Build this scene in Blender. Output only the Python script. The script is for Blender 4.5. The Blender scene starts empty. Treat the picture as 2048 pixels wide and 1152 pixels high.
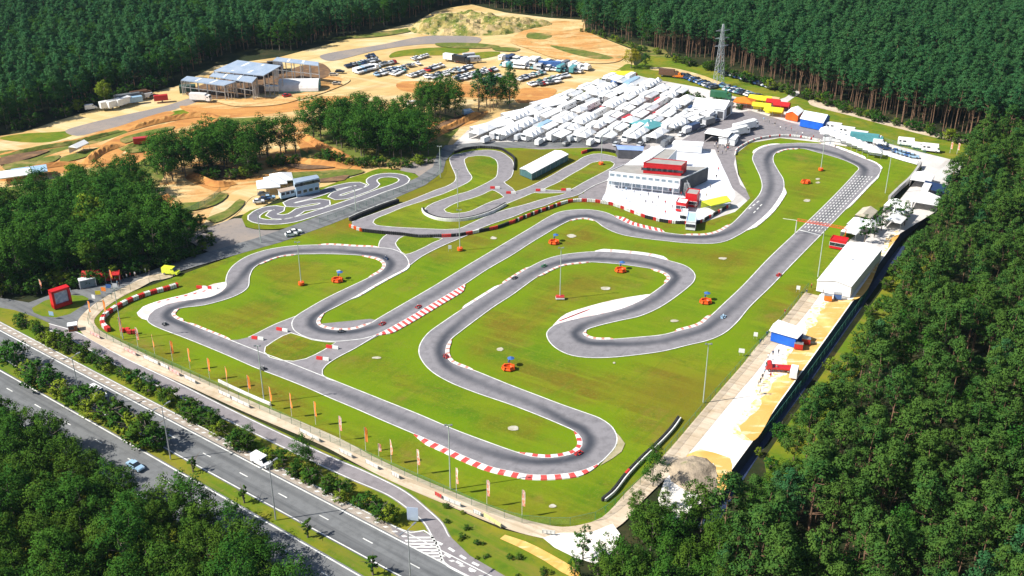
import bpy, math, random
SKY, SUN, EXPO = .08, 5.0, .64
import numpy as np
from mathutils import Vector, Matrix
from mathutils.geometry import tessellate_polygon
R = math.radians
sc = bpy.context.scene
col = sc.collection
rnd = random.Random(11)

# ---------------------------------------------------------------- camera (a helicopter view 140 m above the circuit)
CH, CF, CP = 140.0, 2150.0, R(26.5)
cd = bpy.data.cameras.new('camera'); cam = bpy.data.objects.new('camera', cd); col.objects.link(cam)
cam.location = (0, 0, CH); cam.rotation_euler = (R(90) - CP, 0, 0)
cd.sensor_width = 36; cd.lens = 36 * CF / 2048; cd.clip_start = 1; cd.clip_end = 6000
sc.camera = cam
_s, _c = math.sin(CP), math.cos(CP)

def G(px, py, z=0.0):
    """where the line of sight through a point of the photograph meets the level z"""
    u = (px - 1024) / CF; v = (py - 576) / CF
    dx, dy, dz = u, _c - v * _s, -_s - v * _c
    t = (z - CH) / dz
    return Vector((dx * t, dy * t, z))

def PX(x, y, z=0.0):
    """where a point of the world falls in the photograph"""
    dz = z - CH; f = y * _c - dz * _s; up = y * _s + dz * _c
    return 1024 + CF * x / f, 576 - CF * up / f

def GL(pts, z=0.0): return [G(p[0], p[1], z) for p in pts]

# ---------------------------------------------------------------- materials
def new_mat(name):
    m = bpy.data.materials.new(name); m.use_nodes = True
    nt = m.node_tree; b = nt.nodes['Principled BSDF']
    return m, nt, b
def N(nt, t, **k):
    n = nt.nodes.new(t)
    for a, v in k.items(): setattr(n, a, v)
    return n
def mixc(nt, fac, a, b, mode='MIX'):
    n = N(nt, 'ShaderNodeMix', data_type='RGBA', blend_type=mode)
    for sock, v in ((n.inputs[0], fac), (n.inputs[6], a), (n.inputs[7], b)):
        if isinstance(v, bpy.types.NodeSocket): nt.links.new(v, sock)
        elif isinstance(v, (int, float)): sock.default_value = v
        else: sock.default_value = (*v, 1) if len(v) == 3 else v
    return n.outputs[2]
def math_(nt, op, a, b=None, c=None, clamp=False):
    n = N(nt, 'ShaderNodeMath', operation=op); n.use_clamp = clamp
    for i, v in enumerate((a, b, c)):
        if v is None: continue
        if isinstance(v, bpy.types.NodeSocket): nt.links.new(v, n.inputs[i])
        else: n.inputs[i].default_value = v
    return n.outputs[0]
def noise(nt, scale, detail=4, rough=.55, co=None, dist=0.0, stretch=None, rot=0):
    n = N(nt, 'ShaderNodeTexNoise'); n.inputs['Scale'].default_value = scale
    n.inputs['Detail'].default_value = detail; n.inputs['Roughness'].default_value = rough; n.inputs['Distortion'].default_value = dist
    if co is None:
        t = N(nt, 'ShaderNodeTexCoord'); co = t.outputs['Object']
    if stretch:
        mp = N(nt, 'ShaderNodeMapping'); nt.links.new(co, mp.inputs[0]); mp.inputs['Scale'].default_value = stretch; mp.inputs['Rotation'].default_value = (0, 0, rot); co = mp.outputs[0]
    nt.links.new(co, n.inputs['Vector'])
    return n.outputs[0]
def streaks(nt, ang, scale, across, along, detail=3):
    """noise drawn out along a direction of the ground"""
    t = N(nt, 'ShaderNodeTexCoord'); m1 = N(nt, 'ShaderNodeMapping'); m2 = N(nt, 'ShaderNodeMapping')
    nt.links.new(t.outputs['Object'], m1.inputs[0]); m1.inputs['Rotation'].default_value = (0, 0, -ang)
    nt.links.new(m1.outputs[0], m2.inputs[0]); m2.inputs['Scale'].default_value = (along, across, 1)
    return noise(nt, scale, detail, .55, m2.outputs[0])
def ramp(nt, v, a, b, clamp=True):
    n = N(nt, 'ShaderNodeMapRange'); n.clamp = clamp
    nt.links.new(v, n.inputs[0]); n.inputs[1].default_value = a; n.inputs[2].default_value = b
    return n.outputs[0]
def bump(nt, b, h, dist, strength=1.0):
    n = N(nt, 'ShaderNodeBump'); n.inputs['Distance'].default_value = dist; n.inputs['Strength'].default_value = strength
    nt.links.new(h, n.inputs['Height']); nt.links.new(n.outputs[0], b.inputs['Normal'])
_pm = {}
def pm(name, c, c2=None, scale=1.0, rough=.7, metal=0.0, lo=.35, hi=.65, spec=.3):
    """painted / plain surface with a little procedural dirt"""
    if name in _pm: return _pm[name]
    m, nt, b = new_mat(name)
    if c2 is None: c2 = tuple(x * .8 for x in c)
    o = mixc(nt, ramp(nt, noise(nt, scale, 3), lo, hi), c, c2)
    nt.links.new(o, b.inputs['Base Color']); b.inputs['Roughness'].default_value = rough; b.inputs['Metallic'].default_value = metal
    b.inputs['Specular IOR Level'].default_value = spec
    _pm[name] = m; return m

def ground_mat(name, layers, rough=.95, bscale=1.5, bdist=.05):
    """layers: (colour, noise scale, lo, hi, stretch or None, rotation) laid over one another"""
    m, nt, b = new_mat(name); cur = layers[0]
    tc = N(nt, 'ShaderNodeTexCoord').outputs['Object']
    for l in layers[1:]:
        c, s, lo, hi = l[:4]; st = l[4] if len(l) > 4 else None; ro = l[5] if len(l) > 5 else 0
        cur = mixc(nt, ramp(nt, noise(nt, s, 5, .6, tc, 0, st, ro), lo, hi), cur, c)
    nt.links.new(cur, b.inputs['Base Color']); b.inputs['Roughness'].default_value = rough; b.inputs['Specular IOR Level'].default_value = .15
    if bdist: bump(nt, b, noise(nt, bscale, 4, .6, tc), bdist)
    return m

# ---------------------------------------------------------------- mesh builder
class MB:
    def __init__(s): s.v = []; s.f = []; s.m = []; s.uv = None
    def add(s, vs, fs, mi=0, M=None):
        o = len(s.v)
        s.v += [tuple(M @ Vector(p)) for p in vs] if M is not None else [tuple(p) for p in vs]
        s.f += [tuple(o + i for i in f) for f in fs]; s.m += [mi] * len(fs); return s
    def box(s, cx, cy, cz, sx, sy, sz, mi=0, rz=0, M=None, taper=1.0, tx=None):
        hx, hy, hz = sx / 2, sy / 2, sz / 2; tx = taper if tx is None else tx
        vs = [(-hx, -hy, -hz), (hx, -hy, -hz), (hx, hy, -hz), (-hx, hy, -hz), (-hx * tx, -hy * taper, hz), (hx * tx, -hy * taper, hz), (hx * tx, hy * taper, hz), (-hx * tx, hy * taper, hz)]
        T = Matrix.Translation((cx, cy, cz)) @ Matrix.Rotation(rz, 4, 'Z')
        if M is not None: T = M @ T
        return s.add(vs, [(3, 2, 1, 0), (4, 5, 6, 7), (0, 1, 5, 4), (1, 2, 6, 5), (2, 3, 7, 6), (3, 0, 4, 7)], mi, T)
    def tube(s, a, b, r0, r1=None, n=8, mi=0, cap=True):
        a = Vector(a); b = Vector(b); r1 = r0 if r1 is None else r1
        d = (b - a).normalized(); x = d.orthogonal().normalized(); y = d.cross(x)
        vs = []
        for p, r in ((a, r0), (b, r1)):
            for i in range(n):
                t = 2 * math.pi * i / n; vs.append(p + x * (math.cos(t) * r) + y * (math.sin(t) * r))
        fs = [(i, (i + 1) % n, n + (i + 1) % n, n + i) for i in range(n)]
        if cap: fs += [tuple(range(n - 1, -1, -1)), tuple(range(n, 2 * n))]
        return s.add(vs, fs, mi)
    def prism(s, outline, z0, z1, mi=0, top=True, mit=None):
        n = len(outline); vs = [(p[0], p[1], z0) for p in outline] + [(p[0], p[1], z1) for p in outline]
        s.add(vs, [(i, (i + 1) % n, n + (i + 1) % n, n + i) for i in range(n)], mi)
        if top:
            o = len(s.v) - 2 * n
            tr = tessellate_polygon([[Vector((p[0], p[1], 0)) for p in outline]])
            for t in tr: s.f.append(tuple(o + n + i for i in t)); s.m.append(mi if mit is None else mit)
        return s
    def quad(s, a, b, c, d, mi=0): return s.add([a, b, c, d], [(0, 1, 2, 3)], mi)
    def mesh(s, name, mats):
        me = bpy.data.meshes.new(name); me.from_pydata(s.v, [], s.f)
        for m in (mats if isinstance(mats, (list, tuple)) else [mats]): me.materials.append(m)
        if any(s.m): me.polygons.foreach_set('material_index', s.m)
        me.update(); return me
    def build(s, name, mats, parent=None, loc=None):
        return link(name, s.mesh(name, mats), parent, loc)
def link(name, data, parent=None, loc=None, rz=0):
    o = bpy.data.objects.new(name, data); col.objects.link(o)
    if parent is not None: o.parent = parent
    if loc is not None: o.location = loc
    if rz: o.rotation_euler[2] = rz
    return o
def tag(o, label, cat, group=None, kind=None):
    if label: o['label'] = label
    if cat: o['category'] = cat
    if group: o['group'] = group
    if kind: o['kind'] = kind
    return o
def empty(name, loc, rz=0): return link(name, None, None, loc, rz)
def copy_tree(o, parent=None):
    c = o.copy(); col.objects.link(c)
    if parent is not None: c.parent = parent
    for ch in o.children: copy_tree(ch, c)
    return c

# ---------------------------------------------------------------- curves and sheets
def spl(P, closed=False, step=1.5):
    P = [Vector(p) for p in P]; n = len(P); out = []
    for i in range(n if closed else n - 1):
        if closed: p0, p1, p2, p3 = P[i - 1], P[i], P[(i + 1) % n], P[(i + 2) % n]
        else: p0, p1, p2, p3 = P[max(i - 1, 0)], P[i], P[i + 1], P[min(i + 2, n - 1)]
        L = (p2 - p1).length; k = max(1, int(L / step))
        d01 = max((p1 - p0).length ** .5, 1e-3); d12 = max(L ** .5, 1e-3); d23 = max((p3 - p2).length ** .5, 1e-3)
        m1 = (p2 - p1) + ((p1 - p0) / d01 - (p2 - p0) / (d01 + d12)) * d12 if (p1 - p0).length > 1e-6 else (p2 - p1)
        m2 = (p2 - p1) + ((p3 - p2) / d23 - (p3 - p1) / (d12 + d23)) * d12 if (p3 - p2).length > 1e-6 else (p2 - p1)
        for j in range(k):
            t = j / k
            out.append(p1 * (2*t**3 - 3*t*t + 1) + m1 * (t**3 - 2*t*t + t) + p2 * (-2*t**3 + 3*t*t) + m2 * (t**3 - t*t))
    if not closed: out.append(P[-1])
    return out
def normals(P, closed=False):
    n = len(P); o = []
    for i in range(n):
        a = P[i - 1] if (closed or i) else P[0]; b = P[(i + 1) % n] if (closed or i < n - 1) else P[-1]
        d = (b - a); d.z = 0
        if d.length < 1e-6: d = Vector((1, 0, 0))
        d.normalize(); o.append(Vector((-d.y, d.x, 0)))
    return o
def offset(P, d, closed=False):
    return [p + n * d for p, n in zip(P, normals(P, closed))]
def sheet(name, pts, z, m, smooth=False, closed_step=3.0, kind='structure', px=True):
    P = GL(pts) if px else [Vector(p) for p in pts]
    if smooth: P = spl(P, True, closed_step)
    tr = tessellate_polygon([[Vector((p.x, p.y, 0)) for p in P]])
    me = bpy.data.meshes.new(name); me.from_pydata([(p.x, p.y, z) for p in P], [], [tuple(t) for t in tr])
    me.materials.append(m); me.update()
    if me.polygons and sum(p.normal.z * p.area for p in me.polygons) < 0: me.flip_normals()
    o = link(name, me)
    if kind: o['kind'] = kind
    return o
def strip(name, P, w, z, m, closed=False, kind='structure', parent=None, w2=None, uvlen=1.0):
    """flat band along P; w to the left, w2 to the right; UV = (across, metres along)"""
    w2 = w if w2 is None else w2
    Nn = normals(P, closed); n = len(P); vs = []; s = 0; S = []
    for i, (p, q) in enumerate(zip(P, Nn)):
        if i: s += (P[i] - P[i - 1]).length
        S.append(s); vs += [(p.x + q.x * w, p.y + q.y * w, z), (p.x - q.x * w2, p.y - q.y * w2, z)]
    fs = []; uvs = []
    for i in range(n if closed else n - 1):
        j = (i + 1) % n; fs.append((2*i, 2*i+1, 2*j+1, 2*j))
        s1 = S[j] if j else s + (P[0] - P[-1]).length
        uvs += [(0, S[i]), (1, S[i]), (1, s1), (0, s1)]
    me = bpy.data.meshes.new(name); me.from_pydata(vs, [], fs); me.materials.append(m)
    u = me.uv_layers.new(name='UVMap'); u.data.foreach_set('uv', np.array(uvs, 'f').ravel()); me.update()
    o = link(name, me, parent)
    if kind: o['kind'] = kind
    return o

def inside_(P, x, y):
    c = False; n = len(P); j = n - 1
    for i in range(n):
        xi, yi = P[i]; xj, yj = P[j]
        if (yi > y) != (yj > y) and x < (xj - xi) * (y - yi) / (yj - yi) + xi: c = not c
        j = i
    return c
# ---------------------------------------------------------------- body shapes (skinned once, before the rest is built)
def skin_base(name, joints, bones, zones):
    me = bpy.data.meshes.new(name); me.from_pydata([j[0] for j in joints], bones, []); o = bpy.data.objects.new(name, me); col.objects.link(o)
    md = o.modifiers.new('s', 'SKIN'); md.use_smooth_shade = True
    for i, j in enumerate(joints):
        r = j[1]; me.skin_vertices[0].data[i].radius = (r, r) if isinstance(r, float) else r
    me.skin_vertices[0].data[0].use_root = True
    sb = o.modifiers.new('b', 'SUBSURF'); sb.levels = 1
    dg = bpy.context.evaluated_depsgraph_get(); ev = o.evaluated_get(dg); out = bpy.data.meshes.new_from_object(ev); out.name = name
    bpy.data.objects.remove(o); out.materials.clear()
    for _ in range(5): out.materials.append(None)
    for p in out.polygons: p.material_index = zones(p.center); p.use_smooth = True
    return out
STAND = ([((0,0,.95),.15),((0,0,1.15),.15),((0,.01,1.36),.17),((0,0,1.50),.065),((0,-.01,1.60),.10),((0,-.01,1.70),.09),((.10,0,.88),.10),((.12,.02,.48),.065),((.12,.04,.08),.045),((.12,-.10,.04),.045),((-.10,0,.88),.10),((-.13,-.05,.48),.065),((-.13,.0,.08),.045),((-.13,-.15,.04),.045),((.19,0,1.40),.065),((.25,.02,1.12),.045),((.24,-.12,.90),.035),((.24,-.17,.84),.03),((-.19,0,1.40),.065),((-.26,.02,1.12),.045),((-.25,-.08,.88),.035),((-.25,-.11,.82),.03)],
         [(0,1),(1,2),(2,3),(3,4),(4,5),(0,6),(6,7),(7,8),(8,9),(0,10),(10,11),(11,12),(12,13),(2,14),(14,15),(15,16),(16,17),(2,18),(18,19),(19,20),(20,21)])
def zone_stand(c): return 2 if c.z > 1.68 else (3 if c.z > 1.50 or (c.z < .95 and abs(c.x) > .21) else (0 if c.z > .93 else (1 if c.z > .08 else 4)))
SIT = ([((0,-.15,.32),.15),((0,-.20,.52),.15),((0,-.20,.72),.16),((0,-.16,.84),.07),((0,-.14,.93),.12),((0,-.13,1.02),.11),((.12,.05,.34),.09),((.17,.42,.42),.06),((.14,.80,.26),.045),((.14,.86,.34),.04),((-.12,.05,.34),.09),((-.17,.42,.42),.06),((-.14,.80,.26),.045),((-.14,.86,.34),.04),((.19,-.17,.74),.065),((.27,.05,.58),.045),((.13,.24,.60),.035),((.09,.27,.62),.03),((-.19,-.17,.74),.065),((-.27,.05,.58),.045),((-.13,.24,.60),.035),((-.09,.27,.62),.03)], STAND[1])
BASE_STAND = skin_base('standing_body', *STAND, zone_stand); BASE_SIT = skin_base('driver_body', *SIT, lambda q: 1 if q.z > .86 else 0)
def dress(base, mats):
    me = base.copy()
    for i, m in enumerate(mats): me.materials[i] = m
    return me
# ---------------------------------------------------------------- main circuit: the two edges, traced on the ground
TA = [(1731,320),(1750,328),(1761,338),(1758,350),(1736,373),(1696,415),(1638,475),(1586,528),(1541,575),(1499,616),(1474,646),(1449,668),(1419,682),(1374,693),(1324,705),(1274,712),(1224,717),(1186,718),(1159,716),(1136,711),(1111,698),(1096,681),(1094,667),(1104,656),(1122,647),(1159,638),(1199,630),(1236,621),(1264,611),(1299,592),(1319,578),(1334,566),(1340,558),(1333,549),(1319,543),(1274,535),(1236,530),(1199,527),(1174,526),(1149,528),(1124,532),(1099,542),(1074,556),(1046,576),(1024,592),(987,616),(924,663),(902,681),(893,696),(893,713),(902,726),(924,736),(947,743),(987,759),(1024,774),(1074,793),(1124,812),(1164,826),(1199,839),(1219,852),(1229,864),(1234,880),(1230,896),(1217,912),(1197,930),(1164,944),(1124,951),(1074,953),(1049,951),(1024,946),(987,938),(937,919),(887,896),(837,874),(762,842),(712,820),(662,799),(612,777),(562,757),(512,738),(462,716),(412,695),(362,675),(325,661),(305,652),(295,643),(298,633),(310,621),(332,611),(375,602),(412,598),(437,589),(452,576),(452,563),(456,548),(467,533),(490,517),(512,508),(537,501),(574,495),(612,492.5),(662,492),(712,495),(757,497),(787,501),(806,510),(816,522),(817,532),(808,541),(787,552),(749,573),(712,595),(674,615),(649,628),(637,638),(634,648),(642,656),(662,661),(687,663),(712,660),(737,651),(762,636),(812,607),(862,578),(937,532),(1024,480),(1061,458),(1099,435),(1119,426),(1144,422),(1174,421),(1204,425),(1224,432),(1238,440),(1261,451),(1299,461),(1336,468),(1374,472),(1411,472),(1434,467),(1459,453),(1499,413),(1519,390),(1524,375),(1520,355),(1511,335),(1505,318),(1513,303),(1536,293),(1573,289),(1611,288),(1651,291),(1686,302)]
TB = [(1676,318),(1704,329),(1717,338),(1710,348),(1676,385),(1636,425),(1596,463),(1536,520),(1484,575),(1449,608),(1419,636),(1399,652),(1349,666),(1324,672),(1274,677),(1219,681),(1194,681),(1176,677),(1166,669),(1172,662),(1199,653),(1241,643),(1274,636),(1301,626),(1329,611),(1374,578),(1387,565),(1390,553),(1384,543),(1369,533),(1336,523),(1299,514),(1249,508),(1199,505),(1164,507),(1124,512),(1094,520),(1064,534),(1024,558),(997,575),(924,621),(887,646),(857,668),(841,690),(838,708),(847,728),(867,748),(902,768),(952,788),(1022,812),(1074,832),(1124,853),(1149,865),(1162,879),(1163,894),(1151,907),(1129,914),(1099,918),(1061,915),(1024,904),(987,891),(912,863),(837,831),(762,801),(712,781),(667,763),(574,726),(512,703),(462,683),(412,663),(375,648),(350,638),(344,630),(350,622),(370,617),(405,613),(445,603),(475,592),(495,578),(500,553),(510,536),(537,522),(562,514),(587,511),(624,510),(662,510),(724,513),(752,517),(768,525),(771,534),(762,545),(737,558),(697,577),(652,599),(612,622),(591,636),(584,648),(588,662),(604,673),(624,680),(662,685),(699,683),(729,679),(752,672),(799,648),(862,611),(924,574),(974,541),(1024,512),(1061,488),(1099,465),(1129,448),(1149,440),(1174,438),(1189,443),(1209,457),(1239,470),(1274,477),(1324,483),(1374,488),(1424,489),(1449,485),(1479,471),(1499,458),(1536,427),(1558,398),(1567,380),(1566,360),(1556,343),(1546,322),(1551,308),(1571,300),(1606,299),(1626,304)]
# ---------------------------------------------------------------- surfaces
GRASS1 = (.128, .190, .003); GRASS2 = (.150, .112, .008); GRASS3 = (.062, .150, .002)
m_grass = ground_mat('infield_grass', [GRASS1, (GRASS2, .020, .44, .60, (1, .6, 1), .5), (GRASS3, .032, .50, .64), ((.21, .145, .03), .07, .56, .72), ((.19, .225, .006), .05, .54, .68, (.35, 1.6, 1), .85), ((.12, .115, .01), .5, .55, .75, (.3, 2.2, 1), .85), ((.06, .12, .004), .35, .55, .8), ((.20, .22, .02), 1.8, .5, .8), ((.08, .12, .01), 3.5, .5, .8)])
m_verge = ground_mat('verge_grass', [(.10, .165, .008), ((.20, .19, .015), .09, .42, .62), ((.05, .12, .008), .3, .5, .75), ((.25, .2, .05), .6, .62, .8)])
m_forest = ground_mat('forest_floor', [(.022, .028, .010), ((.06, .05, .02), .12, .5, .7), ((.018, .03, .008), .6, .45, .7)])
m_sand = ground_mat('sand', [(.58, .43, .19), ((.50, .29, .10), .016, .46, .64, (1, .5, 1), .3), ((.58, .40, .16), .05, .5, .66, (.5, 1.5, 1), .8), ((.66, .56, .36), .06, .5, .7, (.5, 1.5, 1), 1.0), ((.30, .27, .10), .08, .62, .75, (.4, 1.3, 1), .9), ((.42, .30, .16), .7, .6, .8)])
m_soil = ground_mat('worked_soil', [(.58, .38, .16), ((.48, .23, .07), .05, .42, .56, (.5, 1.5, 1), .9), ((.64, .50, .26), .09, .52, .64, (.4, 1.6, 1), .9), ((.22, .15, .06), .2, .56, .7, (.4, 1.6, 1), .9), ((.12, .15, .03), .12, .6, .7), ((.40, .20, .07), .9, .55, .75)], bscale=.8, bdist=.25)
m_orange = ground_mat('orange_dirt', [(.50, .24, .07), ((.38, .16, .05), .12, .45, .65, (.4, 1.4, 1), .9), ((.60, .36, .12), .2, .55, .75)])
m_dirtgreen = ground_mat('scrub_ground', [(.12, .15, .025), ((.30, .22, .08), .12, .48, .66), ((.06, .09, .02), .3, .5, .7)])
m_gravel = ground_mat('grey_gravel', [(.24, .215, .20), ((.30, .25, .21), .08, .45, .65), ((.17, .16, .155), .5, .55, .8)])
m_pale = ground_mat('pale_gravel', [(.58, .55, .52), ((.42, .40, .38), .05, .48, .68), ((.70, .67, .64), .2, .55, .75)])
m_white = ground_mat('white_sand', [(.84, .80, .74), ((.70, .63, .54), .08, .5, .7), ((.86, .84, .80), .4, .5, .7), ((.60, .52, .42), .9, .58, .75, (.3, 1.6, 1), .5), ((.5, .45, .4), 3, .62, .8)])
m_mixs = ground_mat('mixed_sand', [(.80, .66, .42), ((.84, .78, .68), .35, .45, .55), ((.72, .48, .18), .8, .5, .6)])
m_osand = ground_mat('yellow_sand', [(.66, .38, .11), ((.62, .30, .05), .05, .5, .7), ((.80, .54, .18), .12, .5, .7), ((.6, .40, .15), 1.0, .6, .8), ((.78, .66, .42), .3, .55, .68, (.35, 1.8, 1), .5), ((.5, .33, .12), 2.5, .6, .8)])
m_dirtroad = ground_mat('dirt_road', [(.52, .42, .30), ((.62, .52, .40), .15, .45, .65), ((.38, .29, .18), .5, .55, .75)])
m_plaza = ground_mat('plaza_paving', [(.66, .68, .74), ((.78, .79, .82), .06, .45, .65), ((.5, .5, .55), .8, .6, .8)])

def asphalt(name, base, spots=(.7, 1.25), groove=False):
    m, nt, b = new_mat(name); tc = N(nt, 'ShaderNodeTexCoord').outputs['Object']
    c = mixc(nt, ramp(nt, noise(nt, .05, 5, .6, tc), .35, .65), base, tuple(x * 1.12 for x in base))
    c = mixc(nt, ramp(nt, noise(nt, .5, 5, .65, tc), .45, .75), c, tuple(x * spots[0] for x in base))
    c = mixc(nt, ramp(nt, noise(nt, 6, 3, .6, tc), .5, .8), c, tuple(x * spots[1] for x in base))
    if groove:
        a = N(nt, 'ShaderNodeAttribute', attribute_name='gd'); i = N(nt, 'ShaderNodeAttribute', attribute_name='gi')
        w = math_(nt, 'ABSOLUTE', a.outputs['Fac']); w = math_(nt, 'ADD', w, math_(nt, 'MULTIPLY', math_(nt, 'SUBTRACT', noise(nt, .3, 3, .5, tc), .5), .8))
        core = N(nt, 'ShaderNodeMapRange'); core.interpolation_type = 'SMOOTHSTEP'; nt.links.new(w, core.inputs[0])
        core.inputs[1].default_value = 2.4; core.inputs[2].default_value = .1; core.inputs[3].default_value = 0; core.inputs[4].default_value = 1
        c = mixc(nt, math_(nt, 'MULTIPLY', core.outputs[0], i.outputs['Fac']), c, (.042, .047, .060))
    nt.links.new(c, b.inputs['Base Color']); b.inputs['Roughness'].default_value = .8; b.inputs['Specular IOR Level'].default_value = .3
    return m
m_track = asphalt('track_asphalt', (.215, .205, .215), groove=True)
m_asph = asphalt('old_asphalt', (.225, .205, .21))
m_road = asphalt('road_asphalt', (.158, .163, .165))
def add_streaks(m, ang, scale, across, along, c, lo, hi, amt):
    nt = m.node_tree; b = nt.nodes['Principled BSDF']; src = b.inputs['Base Color'].links[0].from_socket
    nt.links.new(mixc(nt, math_(nt, 'MULTIPLY', ramp(nt, streaks(nt, ang, scale, across, along), lo, hi), amt), src, c), b.inputs['Base Color'])
_d = G(932,1152) - G(0,663); HWA = math.atan2(_d.y, _d.x); _d = G(912,864) - G(325,661); BSA = math.atan2(_d.y, _d.x); _d = G(862,578) - G(1061,458); MSA = math.atan2(_d.y, _d.x)
add_streaks(m_road, HWA, 1.0, .55, .012, (.075, .078, .082), .48, .68, .75); add_streaks(m_road, HWA, 1.0, .9, .03, (.20, .20, .195), .56, .72, .5)
add_streaks(m_grass, BSA, 1.0, .35, .03, (.19, .24, .008), .50, .66, .55); add_streaks(m_grass, MSA, 1.0, .5, .03, (.085, .15, .003), .54, .70, .5); add_streaks(m_verge, HWA, 1.0, .6, .03, (.20, .17, .03), .5, .7, .6)
m_kids = asphalt('kart_track_asphalt', (.15, .145, .165))
m_line = pm('white_road_paint', (.78, .78, .74), (.55, .55, .52), .6, .6)
m_redpaint = pm('red_paint', (.62, .03, .03), (.45, .05, .04), .8, .5)

def striped(name, ca, cb, period, duty=.5, rough=.6, jag=0.0):
    m, nt, b = new_mat(name)
    uv = N(nt, 'ShaderNodeUVMap', uv_map='UVMap'); sx = N(nt, 'ShaderNodeSeparateXYZ'); nt.links.new(uv.outputs[0], sx.inputs[0])
    y = sx.outputs[1]
    if jag: y = math_(nt, 'ADD', y, math_(nt, 'MULTIPLY', sx.outputs[0], jag))
    f = math_(nt, 'FRACT', math_(nt, 'DIVIDE', y, period)); f = math_(nt, 'GREATER_THAN', f, duty)
    w = ramp(nt, noise(nt, .8, 4), .55, .75)
    c = mixc(nt, f, ca, cb); c = mixc(nt, math_(nt, 'MULTIPLY', w, .5), c, (.5, .45, .42))
    nt.links.new(c, b.inputs['Base Color']); b.inputs['Roughness'].default_value = rough
    return m
WHT = (.74, .71, .68); RED = (.55, .07, .06)
m_kerb = striped('kerb_red_white', RED, WHT, 3.0, .45)
m_kerb_soft = striped('kerb_worn', (.62, .22, .17), (.74, .68, .62), 2.4, .35)
m_kerb_white = striped('kerb_white', (.66, .40, .36), (.80, .76, .74), 6.0, .12)

_d = G(1624,585) - G(1461,776); SSA = math.atan2(_d.y, _d.x); _d = G(1236,161) - G(944,283); PDA = math.atan2(_d.y, _d.x)
add_streaks(m_white, SSA, 1.0, .8, .04, (.58, .50, .40), .52, .66, .55); add_streaks(m_osand, SSA, 1.0, .7, .04, (.52, .30, .09), .54, .68, .6); add_streaks(m_dirtroad, BSA, 1.0, .9, .03, (.34, .26, .17), .5, .66, .6)
add_streaks(m_sand, PDA, 1.0, .12, .012, (.44, .28, .11), .52, .64, .6); add_streaks(m_sand, BSA, 1.0, .2, .012, (.66, .55, .33), .54, .66, .5); add_streaks(m_pale, PDA, 1.0, .3, .03, (.36, .33, .30), .54, .68, .6)
add_streaks(m_sand, .35, 1.0, .25, .016, (.25, .2, .08), .58, .70, .5); add_streaks(m_track, MSA, 1.0, .5, .02, (.12, .115, .125), .58, .72, .35)
# ---------------------------------------------------------------- terrain: upper ground at 0, forest floor east of the sandy platform 4 m lower
LOW = -2.4
EDGE = [(1240,1300),(1330,1080),(1400,1010),(1450,960),(1505,885),(1560,806),(1620,724),(1680,640),(1740,555),(1775,505),(1800,468),(1850,425),(1915,350),(1935,318),(2000,305),(2200,330)]
E3 = GL(EDGE)
up = [Vector((-900, -300, 0)), Vector((E3[0].x, -300, 0))] + E3 + [Vector((900, E3[-1].y, 0)), Vector((900, 1400, 0)), Vector((-900, 1400, 0))]
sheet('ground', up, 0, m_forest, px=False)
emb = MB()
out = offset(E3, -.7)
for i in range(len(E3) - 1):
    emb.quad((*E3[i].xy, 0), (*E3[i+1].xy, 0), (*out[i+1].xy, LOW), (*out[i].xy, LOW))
o = emb.build('embankment', pm('embankment_shade_navy', (.030, .045, .10), (.02, .03, .07), .6, .6)); o['kind'] = 'structure'  # navy colour paints in the shade below the platform edge
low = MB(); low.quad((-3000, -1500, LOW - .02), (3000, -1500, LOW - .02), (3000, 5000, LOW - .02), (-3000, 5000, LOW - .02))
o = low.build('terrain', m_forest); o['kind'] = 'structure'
sheet('painted_shade_strip', [(1430,1046),(1462,985),(1512,905),(1565,826),(1626,744),(1684,660),(1744,575),(1782,522),(1810,488),(1812,478),(1800,480),(1740,556),(1678,643),(1600,755),(1500,890),(1396,1036)], LOW + .04, _pm['embankment_shade_navy'])  # flat sheet painted as the drop's shadow on the low ground
sheet('cleared_strip', [(1530,900),(1600,800),(1700,655),(1800,520),(1850,470),(1880,500),(1780,640),(1680,790),(1600,930),(1540,960)], LOW + .02, m_verge).location.z = 0
Z = [0.0]
def lay(name, pts, m, smooth=False):
    Z[0] += .006
    return sheet(name, pts, Z[0], m, smooth)
# open sandy land (motocross ground, car park) and scrub
lay('sand_field', [(-250,300),(0,272),(45,265),(110,243),(180,222),(215,207),(290,188),(355,172),(430,132),(560,114),(650,90),(760,62),(830,45),(870,22),(940,8),(1010,25),(1100,36),(1168,40),(1172,68),(1210,78),(1262,98),(1268,130),(1240,150),(1200,180),(1100,215),(1000,240),(930,275),(890,300),(870,335),(780,345),(640,375),(560,395),(505,425),(480,430),(400,455),(345,472),(330,500),(-250,600)], m_sand)
lay('worked_soil', [(0,318),(60,298),(160,272),(260,238),(360,210),(470,198),(640,192),(720,196),(640,240),(600,300),(640,345),(560,372),(500,372),(440,400),(400,452),(345,472),(310,440),(300,400),(240,330),(150,340),(60,366),(0,372),(-250,420),(-250,370)], m_soil, True)
lay('scrub_ground', [(-250,600),(330,500),(345,472),(310,430),(300,400),(330,350),(300,300),(240,320),(150,345),(60,370),(-250,400)], m_dirtgreen)
lay('scrub_ground', [(600,300),(640,345),(740,325),(870,318),(900,280),(920,240),(860,225),(800,230),(640,240)], m_dirtgreen, True)
lay('grass_patch', [(0,278),(40,284),(100,284),(142,272),(150,262),(110,264),(40,268),(0,275)], m_verge, True)
lay('grey_ground', [(130,262),(165,250),(240,232),(330,212),(385,196),(400,200),(340,222),(262,246),(200,262),(155,272)], m_gravel, True)
lay('grass_patch', [(0,302),(60,300),(130,290),(210,270),(270,256),(262,262),(200,284),(130,300),(60,322),(0,330)], m_dirtgreen, True)
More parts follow.
